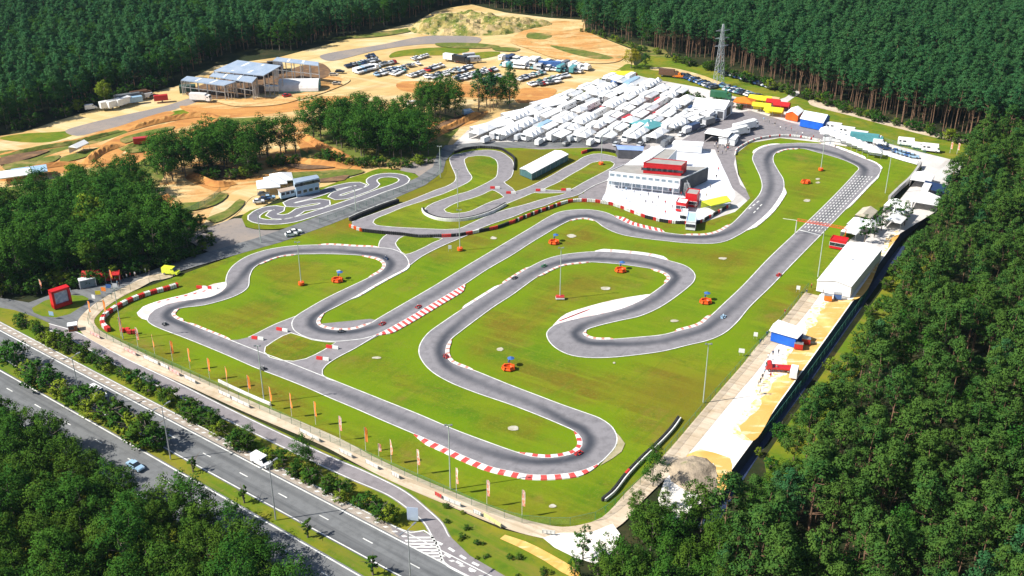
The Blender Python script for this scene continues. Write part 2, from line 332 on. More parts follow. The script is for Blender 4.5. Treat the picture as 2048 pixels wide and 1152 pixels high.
lay('grass_patch', [(318,236),(350,222),(392,218),(400,226),(360,236),(325,242)], m_verge, True)
lay('orange_dirt_track', [(0,308),(80,292),(160,276),(240,252),(300,232),(340,222),(350,226),(300,244),(240,262),(160,286),(80,302),(0,318)], m_orange, True)
lay('orange_dirt_track', [(170,335),(190,300),(250,268),(330,248),(400,232),(440,234),(432,250),(400,262),(360,270),(400,248),(330,264),(270,290),(240,310),(225,330)], m_orange, True)
lay('orange_dirt_track', [(0,345),(60,330),(150,322),(170,335),(120,345),(40,360),(0,362)], m_orange, True)
lay('orange_dirt_track', [(230,330),(262,300),(330,280),(390,262),(440,262),(420,282),(330,300),(262,330)], m_orange, True)
lay('orange_dirt_track', [(360,212),(440,218),(520,212),(620,200),(700,196),(640,215),(540,228),(440,236),(380,226)], m_orange, True)
lay('orange_dirt_track', [(535,320),(560,336),(640,318),(700,322),(735,330),(700,345),(610,342),(550,340),(530,330)], m_orange, True)
lay('orange_dirt_track', [(596,268),(640,290),(700,312),(716,328),(690,332),(640,316),(600,296)], m_orange, True)
lay('orange_dirt_track', [(380,345),(420,362),(462,372),(440,384),(400,372),(370,356)], m_orange, True)
lay('orange_dirt_track', [(300,400),(335,392),(345,408),(320,414),(296,412)], m_orange, True)
lay('orange_dirt_track', [(790,230),(860,245),(930,232),(975,222),(960,240),(900,262),(850,290),(868,262),(800,250)], m_orange, True)
lay('orange_dirt_track', [(320,442),(345,436),(352,440),(335,448),(322,448)], m_orange, True)
lay('orange_ground', [(1038,178),(1110,178),(1105,192),(1060,206),(1036,206)], m_orange, True)
lay('orange_ground', [(800,164),(950,170),(1030,180),(1030,196),(900,192),(800,180)], m_orange, True)
lay('sand_track', [(340,462),(400,452),(450,420),(470,390),(500,372),(560,372),(600,368),(640,366),(636,374),(560,384),(505,394),(490,410),(470,432),(420,458),(360,474)], m_sand, True)
lay('grey_ground', [(640,112),(760,90),(860,72),(960,76),(940,92),(860,88),(760,100),(660,122)], m_gravel, True)
lay('grass_patch', [(790,104),(860,96),(932,96),(938,102),(900,110),(810,112),(780,116)], m_verge, True)
lay('grass_patch', [(950,106),(1000,104),(992,112),(960,118),(942,116)], m_verge, True)
lay('grass_patch', [(1058,70),(1090,70),(1104,78),(1088,82),(1062,78)], m_dirtgreen, True)
lay('grass_patch', [(1040,84),(1070,92),(1110,104),(1140,116),(1128,116),(1080,102),(1040,90)], m_dirtgreen, True)
lay('grass_patch', [(1130,90),(1180,98),(1214,112),(1200,114),(1150,102)], m_dirtgreen, True)
lay('grass_bank', [(1256,128),(1238,138),(1180,168),(1130,196),(1122,210),(1160,200),(1210,176),(1252,154),(1270,148),(1282,138)], m_verge, True)
lay('sand_track', [(1240,140),(1180,172),(1120,202),(1060,222),(990,246),(940,268),(900,292),(906,296),(950,274),(1010,250),(1070,228),(1126,206),(1186,176),(1244,146)], m_sand, True)
lay('heath', [(1168,62),(1200,74),(1262,96),(1300,112),(1345,118),(1330,100),(1250,84)], m_dirtgreen)
# meadow at the north east
lay('meadow', [(1262,140),(1300,112),(1350,118),(1440,140),(1500,157),(1560,182),(1620,204),(1700,224),(1790,248),(1880,272),(2100,300),(2100,330),(1936,322),(1926,328),(1850,306),(1740,282),(1660,250),(1600,222),(1540,208),(1470,200),(1400,185),(1330,168),(1290,160)], m_verge)
lay('sand_track', [(1300,136),(1340,136),(1400,150),(1450,168),(1520,190),(1560,196),(1556,202),(1500,192),(1440,176),(1390,160),(1340,144),(1300,140)], m_sand, True)
lay('sand_track', [(1620,200),(1700,222),(1790,246),(1880,268),(1950,284),(1950,290),(1880,278),(1790,256),(1700,232),(1620,210)], m_dirtroad, True)
lay('sand_track', [(1540,206),(1570,196),(1590,182),(1600,184),(1584,198),(1560,212)], m_pale, True)
# paddock
lay('paddock_yard', [(905,303),(900,296),(935,262),(1000,234),(1060,214),(1130,196),(1200,172),(1262,148),(1300,158),(1400,176),(1500,202),(1560,212),(1640,246),(1740,278),(1845,306),(1926,326),(1914,352),(1870,425),(1800,468),(1770,505),(1700,600),(1640,592),(1700,480),(1800,400),(1845,345),(1835,330),(1740,300),(1640,288),(1560,280),(1500,290),(1470,310),(1476,350),(1500,395),(1480,440),(1420,445),(1330,446),(1230,415),(1155,402),(1140,380),(1225,320),(1180,300),(1100,300),(1040,350),(1020,320),(980,299)], m_pale)
lay('paddock_asphalt', [(1395,262),(1440,232),(1500,222),(1560,240),(1640,262),(1660,282),(1560,276),(1500,284),(1472,300),(1468,330),(1480,370),(1506,392),(1492,396),(1462,372),(1442,330),(1430,300),(1380,296),(1350,290)], m_asph)
lay('paddock_asphalt', [(1138,384),(1190,370),(1216,360),(1212,380),(1205,404),(1180,402),(1155,400)], m_asph)
lay('service_road', [(1500,396),(1512,400),(1504,412),(1490,398),(1460,374),(1440,330),(1456,330),(1476,366)], m_asph)
lay('paddock_asphalt', [(900,302),(1000,292),(1130,284),(1300,290),(1300,300),(1180,302),(1100,302),(1060,330),(1030,326),(1010,306),(980,300),(940,301)], m_asph)
lay('clubhouse_plaza', [(1206,404),(1225,372),(1260,340),(1300,300),(1330,290),(1400,300),(1430,310),(1445,335),(1462,372),(1470,395),(1452,412),(1425,432),(1390,446),(1340,442),(1290,432),(1240,414)], m_plaza, True)
# grass of the circuit
lay('infield_grass', [(170,655),(196,622),(250,590),(332,562),(420,530),(560,480),(660,448),(760,405),(860,352),(886,310),(900,298),(1000,294),(1080,300),(1180,296),(1240,310),(1225,345),(1150,398),(1210,402),(1290,434),(1330,447),(1400,448),(1470,425),(1500,398),(1478,350),(1470,310),(1500,287),(1560,277),(1640,286),(1740,301),(1836,330),(1844,338),(1815,370),(1770,410),(1700,480),(1640,590),(1500,735),(1370,885),(1290,985),(1200,1046),(1110,1060),(1020,1040),(860,978),(640,885),(400,757),(210,675)], m_grass)
ZG = Z[0] + .003
lay('kart_course_grass', [(482,438),(495,456),(530,460),(575,457),(610,448),(660,428),(740,397),(800,377),(838,362),(832,350),(800,342),(760,338),(730,348),(690,360),(640,378),(590,398),(540,412),(500,422)], m_grass, True)
lay('gravel_lot', [(345,474),(400,462),(470,438),(484,438),(492,456),(530,462),(560,462),(560,470),(480,498),(430,508),(398,496),(380,484)], m_gravel, True)
lay('gravel_lot', [(800,342),(850,318),(876,318),(880,345),(860,362),(838,372),(842,358),(830,348)], m_gravel, True)
# white and yellow sand platform
lay('white_sand_platform', [(1316,1000),(1340,930),(1420,838),(1500,745),(1560,672),(1640,590),(1700,592),(1790,470),(1800,468),(1775,505),(1740,555),(1680,640),(1620,724),(1560,806),(1505,885),(1450,960),(1400,1010),(1330,1060)], m_white)
def rough_edge(pts, amp, seed):
    r = random.Random(seed); P = spl(GL(pts), True, 2.0); Q = []
    for p, n in zip(P, normals(P, True)):
        near_ = min(abs((b_ - a_).cross(p - a_).z) / (b_ - a_).length for a_, b_ in zip(E3, E3[1:]) if (p - a_).dot(b_ - a_) > -20 and (p - b_).dot(a_ - b_) > -20) if True else 9
        Q.append(p + n * r.uniform(-amp, amp) * min(1, max(0, near_ - 2) / 3))
    return Q
def layw(name, P, m):
    Z[0] += .006; return sheet(name, P, Z[0], m, px=False)
layw('mixed_sand', rough_edge([(1796,462),(1774,474),(1766,500),(1752,520),(1700,606),(1648,606),(1626,622),(1596,680),(1572,700),(1560,722),(1556,744),(1524,760),(1510,790),(1488,825),(1472,845),(1462,866),(1484,882),(1503,884),(1557,806),(1617,724),(1677,640),(1737,555),(1772,505)], 1.3, 7), m_mixs)
layw('yellow_sand', rough_edge([(1798,470),(1782,478),(1775,500),(1762,520),(1712,600),(1660,600),(1640,625),(1610,680),(1584,705),(1574,722),(1572,750),(1545,760),(1530,790),(1508,825),(1490,842),(1480,868),(1503,884),(1557,806),(1617,724),(1677,640),(1737,555),(1772,505)], .9, 3), m_osand)
layw('yellow_sand', rough_edge([(1368,912),(1400,900),(1430,905),(1460,918),(1462,950),(1446,985),(1430,975),(1425,930),(1380,925)], .7, 4), m_osand)
# western entrance and roads
lay('verge_grass', [(-400,520),(0,600),(60,610),(200,575),(300,550),(200,600),(172,655),(300,745),(640,900),(1000,1060),(1130,1090),(1160,1150),(1200,1400),(-700,1500)], m_verge)
lay('entrance_road', [(-300,575),(0,597),(58,607),(110,588),(200,572),(290,548),(352,524),(512,478),(560,462),(662,424),(762,388),(836,356),(866,335),(874,310),(890,292),(960,286),(1100,284),(1180,287),(1180,294),(1060,297),(960,298),(908,304),(892,322),(886,345),(850,372),(762,410),(662,450),(562,486),(512,500),(400,532),(330,553),(245,578),(205,598),(176,632),(166,655),(140,668),(105,650),(68,635),(30,622),(0,617),(-300,640)], m_road)
lay('traffic_island_grass', [(64,618),(90,603),(122,594),(166,593),(178,599),(168,612),(140,630),(112,637),(84,634),(68,627)], m_verge, True)
SIDE_U = [(100,648),(150,663),(250,716),(345,761),(500,838),(662,914),(737,946),(812,984),(862,1024),(887,1048),(904,1079),(937,1114),(999,1149),(1080,1195)]
SIDE_L = [(98,664),(122,672),(225,730),(320,778),(470,852),(600,915),(700,962),(774,994),(812,1020),(844,1047),(860,1074),(882,1124),(930,1165),(1000,1215)]
su, sl = spl(GL(SIDE_U)), spl(GL(SIDE_L))
lay('side_road', [PX(*p.xy) for p in su] + [PX(*p.xy) for p in sl[::-1]], m_asph)
Z[0] += .006
strip('edge_line', offset(su, -.35), .12, Z[0], m_line); strip('edge_line', offset(sl, .35), .12, Z[0], m_line)
DIRT = [(345,546),(332,553),(300,559),(270,574),(225,597),(190,622),(172,645),(185,668),(200,677),(275,716),(375,760),(512,822),(662,886),(737,926),(812,962),(912,1004),(1024,1048),(1074,1062),(1124,1070),(1174,1064),(1219,1047),(1274,990),(1299,966),(1336,929),(1374,886),(1399,856),(1461,782),(1499,738),(1530,698),(1586,638),(1624,590)]
dp = spl(GL(DIRT)); Z[0] += .006
strip('dirt_road', dp, 2.15, Z[0], m_dirtroad)
lay('white_sand_platform', [(1085,1078),(1120,1068),(1180,1068),(1225,1050),(1240,1070),(1230,1100),(1190,1130),(1150,1118)], m_white, True)
lay('sand_track', [(1010,1072),(1050,1085),(1100,1110),(1160,1150),(1150,1160),(1090,1125),(1040,1098),(1000,1080)], m_osand, True)
# dual carriageway
HU = [(-120,600),(0,663),(187,761),(375,864),(512,934),(687,1026),(812,1089),(932,1152),(1100,1240)]     # solid line, hard-shoulder side
hu = spl(GL(HU), step=4)
def straight(P, q=2):
    xs = np.array([p.x for p in P]); ys = np.array([p.y for p in P]); return np.polyfit(xs, ys, q)
pu = straight(hu)
XX = np.arange(hu[0].x - 30, hu[-1].x + 25, 3.0)
hline = [Vector((x, float(np.polyval(pu, x)), 0)) for x in XX]
hl2 = spl(GL([(-60,708),(0,743),(112,808),(212,863),(350,941),(512,1036),(612,1089),(712,1151),(900,1260)]), step=4)
pl2 = straight(hl2); XX2 = np.arange(hl2[0].x - 30, hl2[-1].x + 20, 3.0)
hline2 = [Vector((x, float(np.polyval(pl2, x)), 0)) for x in XX2]
Z[0] += .006; z0 = Z[0]
strip('carriageway', hline, 2.9, z0, m_road, w2=8.0)
strip('carriageway', hline2, .5, z0, m_road, w2=11.0)
z1 = z0 + .008
strip('lane_line', hline, .16, z1, m_line); strip('edge_line', offset(hline, -7.6), .13, z1, m_line); strip('edge_line', offset(hline, 2.6), .12, z1, m_line)
strip('lane_line', hline2, .16, z1, m_line); strip('edge_line', offset(hline2, -10.3), .12, z1, m_line)
m_cobble = ground_mat('cobbled_shoulder', [(.33, .28, .23), ((.42, .37, .32), .5, .45, .65), ((.22, .19, .16), 3.0, .5, .7)])
strip('hard_shoulder', offset(hline, 1.45), .95, z1 - .004, m_cobble)
def dashes(name, P, L, gap, w, z, skew=0.0):
    b = MB(); s = 0; S = [0]
    for i in range(1, len(P)): s += (P[i] - P[i-1]).length; S.append(s)
    xs = [p.x for p in P]; ys = [p.y for p in P]; t = 0
    while t + L < s:
        for a, c in ((t, t + L),):
            p = Vector((np.interp(a, S, xs), np.interp(a, S, ys), 0)); q = Vector((np.interp(c, S, xs), np.interp(c, S, ys), 0))
            d = (q - p).normalized(); n = Vector((-d.y, d.x, 0)) * w; k = d * skew
            b.quad(tuple(p - n - k + Vector((0, 0, z))), tuple(q - n - k + Vector((0, 0, z))), tuple(q + n + k + Vector((0, 0, z))), tuple(p + n + k + Vector((0, 0, z))))
        t += L + gap
    o = b.build(name, m_line); o['kind'] = 'structure'; return o
dashes('lane_dashes', offset(hline, -3.8), 2.6, 9.6, .13, z1)
dashes('lane_dashes', offset(hline2, -3.6), 2.6, 9.6, .13, z1)
dashes('shoulder_marks', offset(hline, 1.5), .7, 1.75, .3, z1 + .004, .3)
# hatched gore at the slip road
gore = [(806,1086),(822,1070),(846,1066),(866,1074),(878,1098),(886,1126),(850,1110)]
lay('slip_road', [(780,1054),(800,1062),(846,1066),(862,1074),(870,1060),(905,1080),(940,1114),(1000,1149),(1080,1195),(1080,1240),(930,1150),(880,1124),(812,1089),(790,1070)], m_asph)
gz = Z[0] + .02
gb = MB(); GP = GL(gore)
for k in range(10):
    y = 1070 + k * 6.3
    xs = []
    for i in range(len(gore)):
        a, b = gore[i], gore[(i + 1) % len(gore)]
        if (a[1] - y) * (b[1] - y) < 0: xs.append(a[0] + (b[0] - a[0]) * (y - a[1]) / (b[1] - a[1]))
    if len(xs) >= 2:
        x0, x1 = min(xs), max(xs); q = [G(x0, y), G(x1, y), G(x1 + 1, y + 3.4), G(x0 + 2, y + 3.4)]
        gb.quad(*[(p.x, p.y, gz) for p in q])
o = gb.build('hatched_markings', m_line); o['kind'] = 'structure'
for a in ([(780,1052),(806,1086)],):
    pass
strip('edge_line', spl(GL([(862,1074),(878,1098),(888,1128),(940,1158)])), .25, gz, m_line)
strip('edge_line', spl(GL([(790,1056),(822,1068),(848,1064),(864,1074)])), .18, gz, m_line)
dashes('slip_road_dashes', spl(GL([(872,1086),(900,1100),(930,1120),(970,1140)])), 1.6, 1.6, .3, gz)
dashes('slip_road_dashes', spl(GL([(890,1110),(920,1130),(960,1150)])), 1.6, 1.6, .3, gz)
# ---------------------------------------------------------------- the circuits
ZT = Z[0] + .03
UOUT = [(704,454),(724,461),(761,466),(805,470),(836,473),(880,475),(911,472),(935,467),(956,460),(994,446),(1025,436),(1062,421),(1087,414),(1117,402),(1155,392),(1174,381),(1190,372),(1215,362),(1240,345),(1262,322),(1259,319),(1230,315),(1199,309),(1186,310),(1167,316),(1150,327),(1130,337),(1105,352),(1080,365),(1061,374),(1042,382),(1030,385),(1024,378),(1012,370),(1008,366),(1015,362),(1022,356),(1026,346),(1027,331),(1024,322),(1015,314),(1002,306),(980,302),(955,303),(924,308),(906,312),(900,317),(900,325),(904,336),(910,349),(912,358),(908,366),(892,375),(874,381),(842,394),(817,404),(795,412),(755,427),(730,436),(704,446)]
I1 = [(929,320),(936,315.5),(955,313),(980,315),(990,320),(995,328),(995,346),(992,356),(980,364),(961,374),(936,385),(911,392),(880,403),(867,408),(856,414),(849,423),(861,432),(880,437),(905,439),(925,438),(950,435),(975,427),(1010,411),(1044,397),(1070,387),(1078,388),(1100,388),(1132,388),(1125,391),(1087,400),(1050,411),(1012,421),(975,434),(937,451),(916,460),(892,461),(842,459),(786,456),(752,452),(746,447),(749,441),(758,436),(774,430),(805,417),(842,405),(867,396),(880,392),(917,376),(938,365),(944,357),(936,344),(930,329)]
I2 = [(984,382),(967,390),(942,399),(917,406),(899,414),(888,421),(892,426),(905,429),(930,427),(942,424),(967,412),(986,404),(1008,396),(1000,389),(991,384)]
I3 = [(1088,381),(1117,366),(1142,351),(1167,337),(1184,327),(1199,324),(1221,324),(1229,329),(1226,335),(1211,344),(1186,357),(1167,367),(1142,381),(1136,383),(1100,382)]
TRI = [(807,474),(797,480),(791,488),(797,499),(811,511),(842,500),(867,487),(885,479),(855,477),(830,475)]
T2 = [(582,668),(604,675),(624,682),(650,686),(672,687),(662,694),(632,711),(612,720),(587,725),(562,723),(540,717),(529,707),(531,696),(550,683)]
JUN = [(782,466),(767,476),(760,484),(757,497),(770,506),(800,530),(806,541),(818,534),(842,516),(880,496),(917,480),(940,470),(970,458),(935,462),(836,468)]
LNK = [(594,634),(550,651),(512,670),(497,677),(475,682),(460,682),(510,704),(574,730),(640,758),(668,765),(650,757),(644,746),(652,733),(674,718),(712,698),(760,672),(799,651),(740,640),(640,650)]
def area(name, pts, m, z, smooth=True): return sheet(name, pts, z, m, smooth, 2.0)
m_u = asphalt('club_track_asphalt', (.225, .21, .22))
area('club_track', UOUT, m_u, ZT)
area('junction', JUN, m_u, ZT - .004, False); area('junction', LNK, m_u, ZT - .008, False)
for nm, P in (('grass_island', I1), ('grass_island', I2), ('grass_island', I3), ('grass_island', TRI), ('grass_island', T2)):
    area(nm, P, m_grass, ZT + .012)
def edge(P, closed=True, w=.17, m=None, z=None):
    return strip('edge_line', spl(GL(P), closed, 2.0), w * .8, (ZT + .02) if z is None else z, m or m_line, closed)
for P in (I1, I2, I3, TRI, T2): edge(P)
edge(UOUT[:20], False); edge(UOUT[21:], False)
edge([(782,466),(767,476),(760,484),(757,497)], False); edge([(817,535),(842,516),(880,496),(917,480),(938,471)], False)
edge([(594,634),(550,651),(512,670),(497,677)], False); edge([(752,673),(712,698),(674,718),(652,733),(645,742),(645,752),(655,760),(668,764)], False)

# main loop: pair both edges, seven columns across, wear stored along the racing line
EA = spl(GL(TA), True, 1.2); EB = spl(GL(TB), True, 1.2)
def resamp(P, n):
    P = P + [P[0]]; S = np.concatenate([[0], np.cumsum([(P[i+1] - P[i]).length for i in range(len(P) - 1)])])
    t = np.linspace(0, S[-1], n, endpoint=False); return np.stack([np.interp(t, S, [p.x for p in P]), np.interp(t, S, [p.y for p in P])], 1)
NA = 900; A = resamp(EA, NA); B = resamp(EB, NA)
D = np.sqrt(((A[:, None] - B[None]) ** 2).sum(2)); C = np.full((NA, NA), 1e18); BT = np.zeros((NA, NA), 'i')
C[0, 0] = D[0, 0]
for i in range(NA):
    j0 = max(0, i - 110); j1 = min(NA, i + 111)
    for j in range(j0, j1):
        if i == 0 and j == 0: continue
        b0 = C[i-1, j-1] + D[i, j] * .99 if i and j else 1e18; b1 = C[i-1, j] + D[i, j] if i else 1e18; b2 = C[i, j-1] + D[i, j] if j else 1e18
        m_ = min(b0, b1, b2); C[i, j] = m_; BT[i, j] = 0 if m_ == b0 else (1 if m_ == b1 else 2)
path = []; i = j = NA - 1
while True:
    path.append((i, j))
    if i == 0 and j == 0: break
    k = BT[i, j]
    if k == 0: i -= 1; j -= 1
    elif k == 1: i -= 1
    else: j -= 1
path = path[::-1]
PA = np.array([A[i] for i, j in path]); PB = np.array([B[j] for i, j in path]); M = (PA + PB) / 2; n = len(M)
def smooth_c(x, k):
    w = np.hanning(2 * k + 1); w /= w.sum(); xx = np.concatenate([x[-k:], x, x[:k]]); return np.convolve(xx, w, 'valid')
MS = np.stack([smooth_c(M[:, 0], 9), smooth_c(M[:, 1], 9)], 1)
T = np.roll(MS, -4, 0) - np.roll(MS, 4, 0); L = np.linalg.norm(T, axis=1) + 1e-6; T /= L[:, None]
cr = T[:, 0] * np.roll(T[:, 1], -5) - T[:, 1] * np.roll(T[:, 0], -5)
cr = smooth_c(np.clip(cr, -.8, .8), 12) / .25
sidev = np.sign(T[:, 0] * (PB - PA)[:, 1] - T[:, 1] * (PB - PA)[:, 0])
cen = .5 + .26 * np.clip(smooth_c(cr * sidev, 5), -1, 1)
ints = np.clip(.50 + .5 * np.abs(cr), 0, .95); ints = smooth_c(ints, 8)
W = np.linalg.norm(PB - PA, axis=1); US = np.linspace(0, 1, 11); vs = []; gd = []; gi = []
for k in range(n):
    for u in US:
        p = PA[k] * (1 - u) + PB[k] * u; vs.append((p[0], p[1], ZT + .004)); gd.append((u - cen[k]) * W[k]); gi.append(ints[k])
q = len(US); fs = []
for k in range(n):
    k2 = (k + 1) % n
    for c_ in range(q - 1): fs.append((k*q+c_, k*q+c_+1, k2*q+c_+1, k2*q+c_))
me = bpy.data.meshes.new('race_track'); me.from_pydata(vs, [], fs); me.materials.append(m_track)
for nm, v in (('gd', gd), ('gi', gi)):
    a = me.attributes.new(nm, 'FLOAT', 'POINT'); a.data.foreach_set('value', np.array(v, 'f'))
me.update(); o = link('race_track', me); o['kind'] = 'structure'
if sum(p.normal.z for p in me.polygons) < 0: me.flip_normals()
strip('edge_line', EA, .135, ZT + .018, m_line, True); strip('edge_line', EB, .135, ZT + .018, m_line, True)

def piece(E, a, b):
    a = G(*a); b = G(*b); ia = min(range(len(E)), key=lambda i: (E[i] - a).length); ib = min(range(len(E)), key=lambda i: (E[i] - b).length)
    n_ = len(E); f = (ib - ia) % n_; r = (ia - ib) % n_
    return [E[(ia + k) % n_] for k in range(f + 1)] if f <= r else [E[(ia - k) % n_] for k in range(r + 1)]
def kerb(E, a, b, w, m, into=0.0, w0=None):
    P = piece(E, a, b); O = EB if E is EA else EA
    mid = P[len(P)//2]; near = min(O, key=lambda p: (p - mid).length); nn = normals(P)[len(P)//2]
    sg = -1 if (near - mid).dot(nn) > 0 else 1
    if E not in (EA, EB): sg = 1
    nr = normals(P); n_ = len(P); vs = []; fs = []; uvs = []; s = 0
    for i, (p, q) in enumerate(zip(P, nr)):
        if i: s += (P[i] - P[i-1]).length
        t = i / max(1, n_ - 1); tw = w * min(1, t * 8 + .15, (1 - t) * 8 + .15)
        a0 = p - q * sg * into; a1 = p + q * sg * tw; a2 = p + q * sg * (tw + .12)
        vs += [(a0.x, a0.y, ZT + .03), (a1.x, a1.y, ZT + .11), (a2.x, a2.y, .0)]
        if i:
            for c_ in (0, 1):
                fs.append((3*(i-1)+c_, 3*(i-1)+c_+1, 3*i+c_+1, 3*i+c_)); uvs += [(c_ * .9, sp), (c_ * .1 + .9, sp), (c_ * .1 + .9, s), (c_ * .9, s)]
        sp = s
    me = bpy.data.meshes.new('kerb'); me.from_pydata(vs, [], fs); me.materials.append(m)
    u_ = me.uv_layers.new(name='UVMap'); u_.data.foreach_set('uv', np.array(uvs, 'f').ravel()); me.update()
    o = link('kerb', me); o['kind'] = 'structure'
    return o
kerb(EA, (829,872), (1196,930), 1.7, m_kerb); kerb(EB, (1150,865), (1040,909), 1.0, m_kerb)
kerb(EB, (752,672), (930,570), 2.6, striped('kerb_checked', RED, WHT, 1.9, .5, .6, .9)); kerb(EA, (1230,436), (1325,466), 2.2, striped('kerb_diagonal', RED, WHT, 2.2, .5, .6, 1.6))
kerb(EA, (640,492), (757,497), .9, m_kerb_soft); kerb(EB, (515,532), (600,510), .7, m_kerb_soft); kerb(EB, (724,513), (735,559), .9, m_kerb_soft)
kerb(EA, (817,530), (700,602), .9, m_kerb_white); kerb(EA, (650,628), (740,649), .9, m_kerb_soft)
kerb(EB, (1340,524), (1190,505), 1.7, m_kerb_white); kerb(EA, (1078,555), (1185,526), .8, m_kerb_soft); kerb(EA, (1305,541), (1330,569), .9, m_kerb_soft)
kerb(EB, (1225,681), (1168,664), .8, m_kerb_soft); kerb(EB, (1345,667), (1425,632), 1.0, m_kerb_soft)
kerb(EA, (902,680), (950,744), .9, m_kerb_soft); kerb(EB, (924,621), (1000,573), .8, m_kerb_white); kerb(EB, (1000,570), (1060,537), .7, m_kerb_soft)
kerb(EB, (1550,308), (1600,299), .9, m_kerb_soft); kerb(EA, (1640,290), (1731,320), 1.7, m_kerb_white); kerb(EA, (1370,472), (1462,451), 1.0, m_kerb_soft)
kerb(EB, (1490,463), (1566,378), 1.5, m_kerb_white); kerb(EB, (360,620), (368,646), .9, m_kerb_soft); kerb(EB, (375,648), (462,683), .6, m_kerb_soft)
kerb(EA, (1731,320), (1762,340), .7, m_kerb_white); kerb(EA, (1758,350), (1690,422), .7, m_kerb_white); kerb(EB, (1119,435), (1190,443), .8, m_kerb_soft)
kerb(EA, (1515,310), (1560,290), 1.0, m_kerb_white)
# painted run-offs
m_runoff = pm('runoff_paint', (.80, .74, .71), (.70, .52, .48), .25, .6, lo=.5, hi=.62)
def runoff(P, m=m_runoff, z=.026): return sheet('painted_runoff', P, ZT + z, m, True, 2.0)
runoff([(274,628),(286,616),(325,602),(375,590),(402,580),(428,570),(452,566),(452,577),(437,589),(412,598),(375,603),(332,612),(310,622),(299,633),(295,643),(284,640)])
runoff([(1105,654),(1116,642),(1132,630),(1174,616),(1224,603),(1274,594),(1301,591),(1264,612),(1236,622),(1199,631),(1159,639),(1122,648)])
for k in range(9):      # red dashes of both run-offs
    t = k / 9; a = (1112 + t * 56, 646 - t * 22)
    sheet('runoff_stripe', [a, (a[0] + 9, a[1] - 1.6), (a[0] + 22, a[1] - 6), (a[0] + 14, a[1] - 5)], ZT + .032, m_redpaint)
for k in range(7):
    a = (316 + k * 18, 606 - k * 4.4); sheet('runoff_stripe', [a, (a[0] + 7, a[1] - 1.5), (a[0] + 4, a[1] + 1.6), (a[0] - 2, a[1] + 2.2)], ZT + .032, m_redpaint)
runoff([(1232,868),(1240,876),(1250,890),(1243,906),(1224,920),(1200,934),(1220,911),(1234,892)], pm('worn_dirt', (.42, .36, .24), (.3, .27, .14), .6, .95), .001)
# starting grid dashes and grid slots
ga = piece(EA, (1752,356), (1640,473)); gbb = piece(EB, (1704,353), (1598,461))
def lerp_line(P, Q, u, k=60):
    o = []
    for i in range(k):
        t = i / (k - 1); p = P[int(t * (len(P) - 1))]; q_ = Q[int(t * (len(Q) - 1))]; o.append(p * (1 - u) + q_ * u)
    return o
for u in (.2, .33, .47, .6, .73, .87):
    dashes('grid_marks', lerp_line(ga, gbb, u), 1.5, 1.3, .16, ZT + .02)
strip('start_line', [G(1598,462), G(1642,473)], .3, ZT + .022, m_line)
dashes('grid_marks', spl(GL([(1497,420),(1520,402)])), 2, 1.5, .25, ZT + .02)
dashes('grid_marks', spl(GL([(1507,428),(1524,410)])), 2, 1.5, .2, ZT + .02)

# lusher and drier grass: a fine net over the infield that knows how far the asphalt is
INF = GL([(178,652),(200,624),(252,594),(332,566),(420,535),(560,484),(660,452),(760,408),(860,356),(890,314),(1000,298),(1130,300),(1225,345),(1150,405),(1210,408),(1290,440),(1330,452),(1400,453),(1472,430),(1506,398),(1482,350),(1474,312),(1500,291),(1560,281),(1640,290),(1740,305),(1832,334),(1808,366),(1762,410),(1694,480),(1634,590),(1494,735),(1364,885),(1284,980),(1198,1040),(1110,1054),(1020,1034),(860,972),(640,879),(400,751),(212,672)])
WI = [(p.x, p.y) for p in INF]; gx0 = min(x for x, y in WI); gx1 = max(x for x, y in WI); gy0 = min(y for x, y in WI); gy1 = max(y for x, y in WI); st = 2.2
nx, ny = int((gx1 - gx0) / st) + 1, int((gy1 - gy0) / st) + 1; gp = np.array([(gx0 + i * st, gy0 + j * st) for j in range(ny) for i in range(nx)])
EE = np.vstack([PA[::4], PB[::4]]); dist = np.concatenate([np.sqrt(((c_[:, None] - EE[None]) ** 2).sum(2)).min(1) for c_ in np.array_split(gp, 40)])
ins_ = [inside_(WI, x, y) for x, y in gp]
fs = [(j*nx+i, j*nx+i+1, (j+1)*nx+i+1, (j+1)*nx+i) for j in range(ny-1) for i in range(nx-1) if ins_[j*nx+i] and ins_[j*nx+i+1] and ins_[(j+1)*nx+i+1] and ins_[(j+1)*nx+i]]
me = bpy.data.meshes.new('infield_grass'); me.from_pydata([(x, y, ZG) for x, y in gp], [], fs)
a = me.attributes.new('far', 'FLOAT', 'POINT'); a.data.foreach_set('value', dist.astype('f')); 
m_g2 = m_grass.copy(); m_g2.name = 'infield_grass_net'; nt = m_g2.node_tree; b = nt.nodes['Principled BSDF']; src = b.inputs['Base Color'].links[0].from_socket
at_ = N(nt, 'ShaderNodeAttribute', attribute_name='far'); tc_ = N(nt, 'ShaderNodeTexCoord').outputs['Object']
ff = math_(nt, 'ADD', at_.outputs['Fac'], math_(nt, 'MULTIPLY', math_(nt, 'SUBTRACT', noise(nt, .06, 4, .6, tc_), .5), 26.0))
dry = math_(nt, 'MULTIPLY', ramp(nt, ff, 8.0, 18.0), .6); lush = math_(nt, 'MULTIPLY', ramp(nt, ff, 9.0, 0.0), .85)
c = mixc(nt, dry, src, (.160, .128, .010)); c = mixc(nt, lush, c, (.130, .212, .002)); nt.links.new(c, b.inputs['Base Color'])
me.materials.append(m_g2); me.update(); o = link('infield_grass', me); o['kind'] = 'structure'

